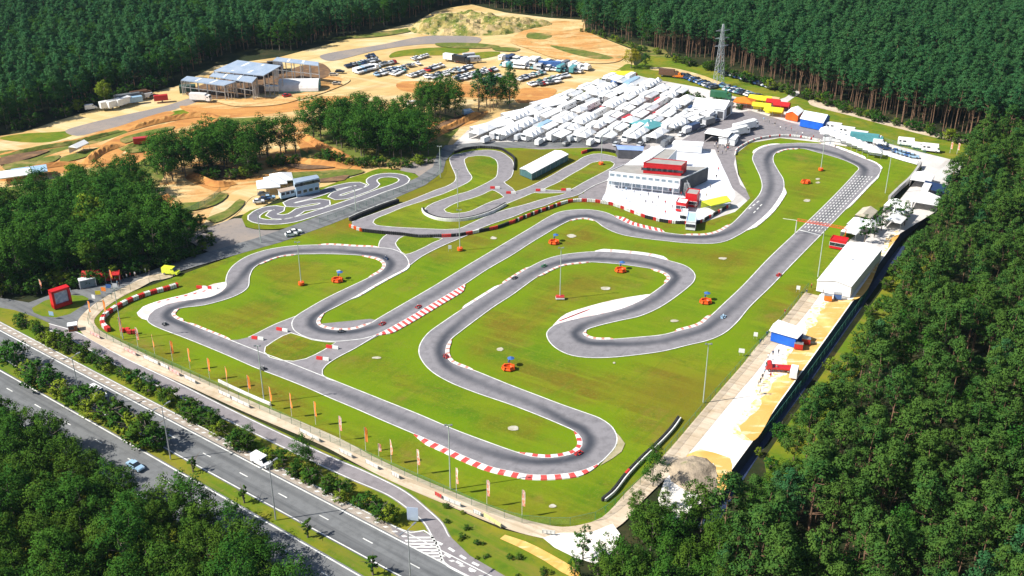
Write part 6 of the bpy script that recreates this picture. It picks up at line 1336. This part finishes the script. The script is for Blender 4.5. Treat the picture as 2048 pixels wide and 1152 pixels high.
# flags along the perimeter fence
m_flag = pm('orange_flag', (.80, .17, .02), (.78, .30, .06), .8, .6); m_flagw = pm('white_red_flag', (.80, .62, .54), (.78, .25, .12), .9, .6, lo=.45, hi=.55)
FLG = [(182,640,'r',5.4),(212,641,'r',5.8),(243,676,'r',5.8),(277,698,'w',6),(310,711,'r',5.8),(346,726,'r',6),(381,741,'r',6),(420,761,'r',6),(456,778,'r',6),(499,796,'r',6),(543,821,'r',6.2),(584,836,'r',6.4),(632,853,'r',6.4),(681,883,'w',6.4),(732,906,'r',6.4),(758,916,'w',3.4),(783,929,'w',6.2),(836,951,'w',6.4),(913,989,'w',6.4),(974,1016,'w',6.6),(1044,1036,'w',6.6)]
def flag_mesh(h, m, seed):
    b = MB(); r = random.Random(seed); n_ = 7; w = .62; vs = []; z0 = h * .38
    for i in range(n_ + 1):
        z = z0 + (h - z0) * i / n_; ww = w * (1 if i < n_ else .55)
        for j in range(3): vs.append((.05 + ww * j / 2, math.sin(i * .9 + j * 1.1 + seed) * .06 * j, z))
    b.add(vs, [(i*3+j, i*3+j+1, (i+1)*3+j+1, (i+1)*3+j) for i in range(n_) for j in range(2)]); return b.mesh('flag_cloth', m)
for k, (x, y, c_, h) in enumerate(FLG):
    p = G(x, y); t = empty('beach_flag', (p.x, p.y, zz()), R(rnd.uniform(-60, 0))); tag(t, ('orange' if c_ == 'r' else 'white and red') + (' short' if h < 5 else '') + ' flag, ' + along(k) + ' from the left in the row along the fence', 'flag', 'flags along the perimeter fence')
    b = MB(); b.tube((0, 0, 0), (0, 0, h), .055, .035, 6); link('pole', b.mesh('flagpole', m_line), t); link('cloth', flag_mesh(h, m_flag if c_ == 'r' else m_flagw, k), t)
for x, y, c_, l in ((224,571,'r','red and white flag in the shade above the red canopy'), (84,590,'w','white and red flag left of the red display board'), (1899,309,'w','left flag of the group on the meadow at the far right'), (1913,311,'w','middle flag of the group on the meadow at the far right'), (1932,312,'r','right flag of the group on the meadow at the far right')):
    p = G(x, y); t = empty('beach_flag', (p.x, p.y, zz()), R(-30)); tag(t, l, 'flag'); b = MB(); b.tube((0, 0, 0), (0, 0, 4.6), .06, .04, 6); link('pole', b.mesh('flagpole', m_line), t); link('cloth', flag_mesh(4.6, m_flag if c_ == 'r' else m_flagw, int(x)), t)
# floodlight masts of the circuit
m_mast = pm('pale_green_mast', (.50, .56, .50), (.42, .48, .42), 1, .5, .2)
MAST = [(1120,600,15.8,'in the loop in the centre of the infield','block'), (920,503,13.5,'on the grass left of the middle straight','pad'), (916,417,13.5,'in the hairpin of the club track',''), (603,572,13.5,'in the big western loop','pad'), (1641,343,13.5,'in the top right loop','pad'), (1770,389,15.8,'beside the grey wall at the right',''), (1635,557,15.5,'beside the upper end of the big white hall',''), (1406,808,16.0,'at the fence beside the yellow sand',''), (901,981,16.0,'at the fence below the bottom straight',''), (529,808,15.5,'at the fence below the western straight',''), (247,681,15.0,'at the fence by the western bend',''), (1202,331,11.5,'in the top end of the club track','pad'), (522,487,10,'on the gravel lot by the kart course',''), (712,424,8,'between kart course and service road',''), (881,358,12,'beside the bend of the service road','')]
for k, (x, y, h, l, bs) in enumerate(MAST):
    p = G(x, y); t = empty('floodlight_mast', (p.x, p.y, zz())); tag(t, 'slim floodlight mast ' + l, 'floodlight', 'floodlight masts of the circuit')
    b = MB(); b.tube((0, 0, 0), (0, 0, h), .16, .09, 8); b.build('mast', m_mast, t); b = MB(); b.box(0, 0, h, 1.6, .12, .12); b.build('crossbar', m_mast, t)
    for sx in (-.6, .6): b = MB(); b.box(sx, -.15, h + .12, .5, .35, .3, 0, 0, None, .8); b.build('lamp_head', m_chrome, t)
    if bs == 'block':
        b = MB(); b.box(0, 0, .6, 2.4, 1.2, .5, 0); b.build('red_cushion', m_redpaint, t); b = MB(); b.box(0, -.1, .2, 2.5, 1.4, .4, 0); b.build('white_cushion', m_line, t)
    elif bs:
        b = MB(); b.tube((0, 0, 0), (0, 0, .8), .9, n=10); b.build('padding', m_orangec, t)
# motorway lamps
for k, (x, y) in enumerate(((342,922),(552,1043),(822,1180),(165,817))):
    p = G(x, y); p_d = hwy_dir(hline, p.x); h = 13.6; t = empty('motorway_lamp', (p.x, p.y, zz()), p_d); tag(t, ('second lamp from the left', 'third lamp from the left', 'rightmost lamp', 'leftmost lamp, partly hidden by shrubs,')[k] + ' standing between the motorway carriageways', 'street lamp', 'motorway lamps')
    b = MB(); b.tube((0, 0, 0), (0, 0, h), .15, .09, 8); b.build('pole', m_pole, t); b = MB()
    for sy in (-1, 1): b.tube((0, 0, h - .05), (0, sy * 1.3, h + .25), .07, .05, 6)
    b.build('arm', m_pole, t)
    for sy in (-1, 1): b = MB(); b.box(0, sy * 1.75, h + .28, .35, 1.0, .16); b.build('lamp_head', m_chrome, t)
# steel lattice pylon
p = G(1436,173); t = empty('pylon', (p.x, p.y, 0), R(20)); tag(t, 'steel lattice pylon on the meadow between the rows of parked cars', 'pylon'); H_ = 29; b = MB()
def wd(z): return 1.7 * (1 - z / H_) + .3
lv = [0, 4, 8, 12, 15.5, 19, 22, 24.5, 27, 29]
for i in range(len(lv) - 1):
    z0_, z1_ = lv[i], lv[i+1]; a, e = wd(z0_), wd(z1_); C0 = [(-a,-a),(a,-a),(a,a),(-a,a)]; C1 = [(-e,-e),(e,-e),(e,e),(-e,e)]
    for j in range(4):
        j2 = (j + 1) % 4
        b.tube((*C0[j], z0_), (*C1[j], z1_), .09, n=4, cap=False); b.tube((*C0[j], z0_), (*C1[j2], z1_), .05, n=4, cap=False); b.tube((*C0[j2], z0_), (*C1[j], z1_), .05, n=4, cap=False); b.tube((*C1[j], z1_), (*C1[j2], z1_), .06, n=4, cap=False)
b.build('lattice', pm('pylon_steel', (.50, .53, .55), (.42, .45, .47), 1, .5, .2), t)
for z_ in (19, 22.5, 26):
    b = MB(); b.tube((0, -.4, z_), (3.6, 0, z_ + .2), .09, n=4); b.tube((0, .4, z_), (3.6, 0, z_ + .2), .09, n=4); b.tube((0, -.4, z_), (-3.6, 0, z_ + .2), .09, n=4); b.tube((0, .4, z_), (-3.6, 0, z_ + .2), .09, n=4); b.tube((0, 0, z_ + 1), (3.6, 0, z_ + .2), .06, n=4); b.tube((0, 0, z_ + 1), (-3.6, 0, z_ + .2), .06, n=4); b.build('crossarm', _pm['pylon_steel'], t)
# fences
def mesh_mat(name, c, a):
    m, nt, b = new_mat(name); b.inputs['Base Color'].default_value = (*c, 1); b.inputs['Roughness'].default_value = .7
    tr = N(nt, 'ShaderNodeBsdfTransparent'); ms = N(nt, 'ShaderNodeMixShader'); ms.inputs[0].default_value = a
    nt.links.new(tr.outputs[0], ms.inputs[1]); nt.links.new(b.outputs[0], ms.inputs[2]); nt.links.new(ms.outputs[0], nt.nodes['Material Output'].inputs[0]); return m
m_gmesh = mesh_mat('green_wire_mesh', (.05, .20, .13), .2); m_tealmesh = mesh_mat('teal_windbreak_mesh', (.02, .22, .19), .4); m_gpost = pm('green_post', (.06, .20, .15))
def fence(pts, h, label, mm, z=0.0, sp=3.0, name='mesh_fence'):
    P = spl(GL(pts, z), step=sp); base = P[0]; t = empty(name, (base.x, base.y, zz() if z == 0 else z)); tag(t, label, 'fence'); b = MB(); q = MB()
    for i, p in enumerate(P):
        v = p - base; b.box(v.x, v.y, h / 2, .07, .07, h)
        if i: u = P[i-1] - base; q.quad((*u.xy, .05), (*v.xy, .05), (*v.xy, h - .03), (*u.xy, h - .03)); b.tube((*u.xy, h), (*v.xy, h), .03, n=3, cap=False)
    b.build('posts', m_gpost, t); q.build('mesh', mm, t); return t
fence([(344,562),(300,571),(262,584),(225,602),(196,622),(180,640),(178,652),(190,668),(215,682),(277,710),(346,741),(420,775),(499,812),(584,852),(681,897),(783,944),(836,967),(913,1001),(974,1028),(1044,1050),(1100,1055),(1140,1055),(1190,1044),(1230,1016),(1280,974),(1330,915),(1400,830),(1440,784),(1500,716),(1560,650),(1615,582)], 2.0, 'green wire mesh fence along the inner side of the perimeter track', m_gmesh)
fence([(1512,892),(1545,852),(1590,793),(1640,725),(1690,655),(1735,590)], 2.6, 'teal mesh fence on the low ground right of the yellow sand', m_tealmesh, z=LOW)
fence([(365,433),(385,425),(410,412),(430,400),(442,388)], 2.0, 'short teal fence panel beside the sandy track left of the kart course', m_tealmesh)
fence([(884,300),(880,325),(882,345),(868,362),(800,388),(720,420),(640,450)], 1.8, 'thin green fence between club track and service road', m_gmesh)
fence([(1655,252),(1740,280),(1800,296),(1850,310)], 1.8, 'wire fence between the meadow and the white vehicles', m_gmesh)
# start gantry
m_redor = pm('red_orange_steel', (.75, .09, .02), (.6, .07, .02), 1, .4)
a, e = G(1590,470), G(1688,488); d = e - a; L_ = d.length; t = empty('start_gantry', (a.x, a.y, zz()), math.atan2(d.y, d.x)); tag(t, 'red truss gantry over the start line', 'gantry'); b = MB(); hz = 4.6
for yy, z_ in ((-.35, hz), (.35, hz), (0, hz + .7)): b.tube((0, yy, z_), (L_, yy, z_), .06, n=5)
n_ = int(L_ / 1.2)
for k in range(n_):
    x0_, x1_ = L_ * k / n_, L_ * (k + 1) / n_
    b.tube((x0_, -.35, hz), (x1_, .35, hz), .05, n=4, cap=False); b.tube((x0_, -.35, hz), ((x0_ + x1_) / 2, 0, hz + .7), .05, n=4, cap=False); b.tube(((x0_ + x1_) / 2, 0, hz + .7), (x1_, -.35, hz), .05, n=4, cap=False); b.tube((x0_, .35, hz), ((x0_ + x1_) / 2, 0, hz + .7), .05, n=4, cap=False)
b.build('truss', m_redor, t)
for x_ in (0, L_):
    b = MB()
    for sy in (-.35, .35): b.tube((x_, sy, 0), (x_, sy, hz), .1, n=6)
    b.build('leg', m_line if x_ == 0 else m_orangec, t)
b = MB(); b.tube((-4.5, 0, hz - .2), (0, 0, hz), .07, n=5); b.build('extension_arm', m_line, t)
kiosk('timing_cabin', [(1660,482),(1692,488),(1697,480),(1666,474)], 2.8, 'red timing cabin on the grass under the right end of the start gantry', m_redwall, m_redwall, 3)
# plastic barrier islands with marshals
m_ob = pm('orange_plastic', (.82, .12, .015), (.70, .08, .01), 1.0, .45)
def barrier_mesh():
    b = MB(); profile(b, [(-.3, 0), (-.3, .25), (-.13, .5), (-.13, .95), (.13, .95), (.13, .5), (.3, .25), (.3, 0)], 0, lambda z: .75); return b.mesh('plastic_barrier', m_ob)
BARM = barrier_mesh()
PB = [(1108,489,'above the central loop beside the middle straight',1),(1241,545,'in the upper part of the central loop',1),(1411,608,'left of the right straight',1),(1017,741,'inside the lower loop',1),(675,565,'in the right part of the western loop',1),(1611,368,'in the top right loop',0)]
PEOPLE_AT = []
for (x, y, l, pr) in PB:
    p = G(x, y); t = empty('marshal_post', (p.x, p.y, zz())); tag(t, 'ring of orange plastic barriers ' + l, 'marshal post')
    for k in range(7):
        a = k / 7 * 2 * math.pi; o = link('barrier', BARM, t, (math.cos(a) * 1.35, math.sin(a) * .9, 0)); o.rotation_euler[2] = a
    if pr: PEOPLE_AT.append((p.x + .1, p.y + 1.9, 'blue', 'grey', 'marshal in blue standing behind the orange barriers ' + l, 0))
for x, y, l in ((560,664,'left one on the link road below the western loop'),(514,680,'at the left end of the link road below the western loop')):
    pass
for k, (x, y, rz, l) in enumerate(((565,664,-20,'on the upper link road'),(516,681,-15,'at the mouth of the upper link road'),(665,699,-15,'on the right link road, upper of two'),(646,722,-15,'on the right link road, lower of two'),(990,379,0,'near the passage under the grandstand'),(1022,389,0,'at the club track passage below the grandstand'),(1081,384,0,'at the left end of the club track link'),(1132,383,0,'at the right end of the club track link'),(405,579,-8,'above the painted run-off, left'),(424,580,-8,'above the painted run-off, right'))):
    p = G(x, y); t = empty('road_barrier', (p.x, p.y, ZT + .03), R(rz)); tag(t, 'red and white plastic barrier ' + l, 'barrier', 'red and white barriers closing link roads')
    for j, m_ in enumerate((m_redpaint, m_line)): b = MB(); b.box(-.9 + 1.8 * j, 0, .4, 1.7, .6, .8, 0, 0, None, .5, .96); b.build('red_element' if j == 0 else 'white_element', m_, t)
p = G(256,669); t = empty('red_barrier_group', (p.x, p.y, zz()), R(-25)); tag(t, 'dark red kart and barriers parked on the grass by the western fence', 'barrier')
for k in range(4): b = MB(); b.box(k * 1.2 - 1.8, (k % 2) * .7, .5, 1.1, .8, 1.0, 0, .2 * k); b.build('element', m_redpaint, t)
# road sign seen from behind, small signs
p = G(826,1046); t = empty('road_sign', (p.x, p.y, 0), R(-8)); tag(t, 'back of a large pale road sign on the tip between motorway and side road', 'road sign')
b = MB(); b.box(0, 0, 2.3, 2.3, .08, 3.2); b.build('panel', pm('sign_back', (.48, .56, .70), (.42, .5, .64), .8, .5), t)
for sx in (-.8, .8): b = MB(); b.tube((sx, .1, 0), (sx, .1, 3.8), .05, n=6); b.build('post', m_pole, t)
for x, y, c_, l in ((189,606,'white','white round-cornered sign nearest the dirt track by the entrance'),(198,598,'yellow','yellow sign second from the dirt track'),(209,591,'orange','orange and black sign third from the dirt track'),(219,585,'blue','blue sign below the red canopy'),(232,583,'silver','grey sign right of the blue sign'),(105,640,'light blue','light blue sign at the corner of the traffic island'),(139,592,'light blue','light blue sign right of the red display board'),(1482,715,'white','white chequered board at the fence below the right straight'),(1510,682,'white','narrow white board at the fence left of the blue pavilion'),(1595,588,'white','narrow white board left of the big white hall'),(1741,443,'white','upper white distance board right of the starting grid'),(1732,455,'white','middle white distance board right of the starting grid'),(1721,467,'white','lower white distance board right of the starting grid'),(900,506,'white','white board left of the mast by the middle straight')):
    p = G(x, y); t = empty('small_sign', (p.x, p.y, zz()), R(rnd.uniform(-20, 10))); tag(t, l, 'sign'); big = 1.0 if c_ != 'white' or y > 700 else .7
    b = MB(); b.box(0, 0, 1.5, 1.5 * big, .07, 1.2); b.build('panel', paint(c_), t); b = MB(); b.tube((-.4, .05, 0), (-.4, .05, 1.9), .04, n=5); b.tube((.4, .05, 0), (.4, .05, 1.9), .04, n=5); b.build('posts', m_pole, t)
# tractor, van and stores on the sand strip
at('flat_truck', 'red', 1556, 744, 172, 'red flat truck on the boundary of white and yellow sand'); at('van', 'white', 1587, 753, 70, 'white van right of the red truck on the yellow sand')
for x, y, c_, l in ((1596,700,'red','red generator box at the right corner of the blue pavilion'),(1611,690,'red','second red box in the shade of the blue pavilion'),(1655,603,'orange','orange box at the front of the big white hall'),(1674,600,'blue','blue box at the front of the big white hall')):
    p = G(x, y); t = empty('storage_box', (p.x, p.y, zz()), R(-15)); tag(t, l, 'box'); b = MB(); b.box(0, 0, .8, 2.2, 1.4, 1.5); b.build('body', paint(c_), t); b = MB(); b.box(0, 0, 1.62, 2.3, 1.5, .12); b.build('lid', m_chrome, t)
# ---------------------------------------------------------------- people and karts
m_skin = pm('skin', (.55, .33, .24), (.5, .3, .2), 2, .6); m_hair = pm('dark_hair', (.04, .025, .018))
PM_ = {}
def person(x, y, shirt, legs, label, rz, group=None, z=None):
    k = (shirt, legs)
    if k not in PM_: PM_[k] = dress(BASE_STAND, [paint(shirt), paint(legs), m_hair, m_skin, m_black])
    o = link('person', PM_[k], None, (x, y, zz() if z is None else z), rz); tag(o, label, 'person', group); return o
for (x, y, a, b_, l, r_) in PEOPLE_AT:
    person(x, y, a, b_, l, r_); t = empty('parasol', (x + .5, y, zz())); tag(t, 'small blue parasol over the ' + l.split(' standing')[0] + ' ' + l.split('barriers ')[1], 'parasol')
    b = MB(); b.tube((0, 0, 0), (0, 0, 2.3), .03, n=5); b.build('pole', m_pole, t); b = MB(); b.tube((0, 0, 2.0), (0, 0, 2.45), .95, .05, 8); b.build('canopy', paint('blue'), t)
pr = random.Random(9)
def crowd(pts, label, group, cols=('grey', 'white', 'dark blue', 'black', 'red', 'beige', 'light blue'), zl=None):
    for x, y in pts:
        p = G(x, y) if zl is None else G(x, y, zl); a = pr.choice(cols); b_ = pr.choice(('dark blue', 'black', 'grey', 'beige')); person(p.x, p.y, a, b_, label.replace('person', 'person in ' + a + ' top'), pr.uniform(0, 6.28), group + ': ' + a, None if zl is None else zl)
crowd([(252,556),(255,561),(248,565),(262,558),(271,556),(273,560),(281,551),(236,574),(240,578),(232,566),(300,553),(292,549)], 'person walking on the road by the red canopy', 'visitors at the entrance')
crowd([(1252,405),(1291,411),(1305,413),(1237,383),(1252,385),(1268,390),(1280,395),(1296,396),(1316,402),(1330,412),(1345,420),(1352,386),(1340,388),(1362,395),(1400,410),(1412,398),(1384,398),(1390,420),(1330,432),(1420,380),(1432,360),(1436,345)], 'person on the white plaza in front of the clubhouse', 'visitors on the plaza')
crowd([(1232 + k * 5.2 + pr.uniform(-1.5, 1.5), 370 + k * .62 + pr.uniform(-.8, .8)) for k in range(24)], 'person sitting out at the foot of the clubhouse front', 'visitors at the clubhouse front')
crowd([(1540,760),(1530,742),(1528,752),(1524,762),(1520,770),(1545,715),(1536,722),(1556,712),(1552,745),(1516,775),(1534,738),(1519,790)], 'person on the white sand strip below the blue pavilion', 'visitors on the sand strip')
crowd([(1533,676),(1520,692),(1569,632),(1612,592),(1622,580),(1645,592)], 'person on the path along the fence by the blue pavilion', 'visitors along the fence')
crowd([(1527 + k * 11, 247 + k * 4 + pr.uniform(-3, 3)) for k in range(14)], 'person on the asphalt between the tents and the top bend', 'visitors near the top bend')
crowd([(1440 + pr.uniform(-14, 18), 300 + pr.uniform(-12, 14)) for k in range(16)], 'person in the group beside the asphalt left of the top bend', 'visitors left of the top bend')
# tables with parasols on the clubhouse terrace
for k in range(9):
    x, y = 1236 + k * 13.6, 374 + k * 1.7; p = G(x, y); t = empty('terrace_table', (p.x, p.y, zz())); tag(t, 'dark parasol with table on the terrace, ' + along(k) + ' from the left', 'parasol table', 'terrace tables')
    b = MB(); b.tube((0, 0, 0), (0, 0, 2.3), .04, n=5); b.build('pole', m_pole, t); b = MB(); b.tube((0, 0, 2.1), (0, 0, 2.6), 1.35, .05, 8); b.build('parasol', m_brick, t); b = MB(); b.tube((0, 0, .72), (0, 0, .77), .55, n=10); b.build('table_top', m_whitewall, t)
# karts
def kart_parts(c):
    P = []; b = MB(); b.tube((-.35, -.75, .12), (-.35, .75, .12), .03, n=5); b.tube((.35, -.75, .12), (.35, .75, .12), .03, n=5); b.box(0, .1, .09, .66, 1.0, .02); b.tube((-.55, -.55, .13), (.55, -.55, .13), .025, n=5); P.append(('chassis', b.mesh('kart_chassis', m_chrome)))
    b = MB(); b.box(0, .98, .18, .9, .22, .18, 0, 0, None, .6); b.box(0, .62, .35, .3, .3, .3, 0, 0, None, .6); b.box(-.56, .05, .19, .22, .8, .2, 0, 0, None, .7); b.box(.56, .05, .19, .22, .8, .2, 0, 0, None, .7); b.box(0, -.92, .2, 1.1, .12, .16); P.append(('bodywork', b.mesh('kart_bodywork', paint(c))))
    b = MB(); b.box(0, -.22, .18, .38, .4, .12); b.box(0, -.42, .38, .38, .08, .42); P.append(('seat', b.mesh('kart_seat', m_black))); b = MB(); b.box(.36, -.3, .28, .26, .3, .3); P.append(('engine', b.mesh('kart_engine', m_chrome)))
    b = MB(); b.tube((0, .42, .2), (0, .24, .52), .02, n=5); b.tube((0, .25, .51), (0, .22, .56), .15, n=10); P.append(('steering_wheel', b.mesh('kart_wheel_steer', m_black)))
    for sx, y, w, r in ((-.58, .6, .14, .13), (.58, .6, .14, .13), (-.6, -.55, .22, .14), (.6, -.55, .22, .14)): b = MB(); b.tube((sx - w/2, y, r), (sx + w/2, y, r), r, n=10); P.append(('wheel', b.mesh('kart_wheel', m_tyre)))
    return P
KM = {}; DM = {}
KARTS = [(765,651,'red','in the hairpin exit below the middle straight'),(837,617,'red','beside the checked kerb of the middle straight'),(892,716,'red','at the inner kerb of the central left bend'),(527,741,'black','on the bottom straight above the fence mast'),(1157,910,'red','at the inner kerb of the bottom hairpin'),(331,652,'black','in the western bend'),(1088,535,'green','entering the loop in the upper centre'),(1029,559,'black','on the rise towards the upper central loop'),(1446,637,'light blue','on the right straight towards the hairpin'),(1557,553,'red','on the right edge of the start straight'),(772,520,'dark blue','at the inner kerb of the western loop'),(683,666,'black','at the inner kerb of the lower left hairpin')]
for x, y, c_, l in KARTS:
    p = G(x, y); i = min(range(n), key=lambda i: (M[i][0] - p.x) ** 2 + (M[i][1] - p.y) ** 2); tt = T[i]; rz = math.atan2(tt[1], tt[0]) - math.pi / 2
    if c_ not in KM: KM[c_] = kart_parts(c_)
    t = empty('racing_kart', (p.x, p.y, ZT + .02), rz); tag(t, c_ + ' racing kart ' + l, 'kart', 'karts on the track')
    for nm, me in KM[c_]: link(nm, me, t)
    if c_ not in DM: DM[c_] = dress(BASE_SIT, [paint(c_ if c_ != 'black' else 'grey'), paint('white')])
    o = link('person', DM[c_], None, (p.x, p.y, ZT + .02), rz); tag(o, 'driver in ' + (c_ if c_ != 'black' else 'grey') + ' overalls in the kart ' + l, 'person', 'kart drivers')
# ---------------------------------------------------------------- daylight
SUN_EL, SUN_D = R(44.0), Vector((-.969, -.247, 0))
w = bpy.data.worlds.new('World'); sc.world = w; w.use_nodes = True
nt = w.node_tree; sky = nt.nodes.new('ShaderNodeTexSky'); sky.sky_type = 'NISHITA'; sky.sun_disc = False
sky.sun_elevation = SUN_EL; sky.sun_rotation = math.atan2(SUN_D.x, SUN_D.y)
nt.links.new(sky.outputs[0], nt.nodes['Background'].inputs[0]); nt.nodes['Background'].inputs[1].default_value = SKY
sd = bpy.data.lights.new('sun', 'SUN'); sd.energy = SUN; sd.angle = R(.5); sd.color = (1, .955, .88)
so = bpy.data.objects.new('sun', sd); col.objects.link(so)
dirv = -(SUN_D * math.cos(SUN_EL) + Vector((0, 0, math.sin(SUN_EL))))
so.rotation_euler = dirv.to_track_quat('-Z', 'Y').to_euler(); so.location = (-300, 0, 400)
sc.view_settings.view_transform = 'Standard'; sc.view_settings.look = 'None'; sc.view_settings.exposure = EXPO; sc.view_settings.gamma = 1
# ---------------------------------------------------------------- thin summer haze
hz_ = MB(); hz_.box(0, 520, 72, 1900, 1560, 154)
hm = bpy.data.materials.new('haze_air'); hm.use_nodes = True; nt = hm.node_tree; nt.nodes.clear()
ou = nt.nodes.new('ShaderNodeOutputMaterial'); vp = nt.nodes.new('ShaderNodeVolumePrincipled'); nt.links.new(vp.outputs[0], ou.inputs['Volume'])
vp.inputs['Color'].default_value = (.55, .78, 1, 1); vp.inputs['Density'].default_value = .00004; vp.inputs['Anisotropy'].default_value = .3
o = hz_.build('haze', hm); o['kind'] = 'stuff'
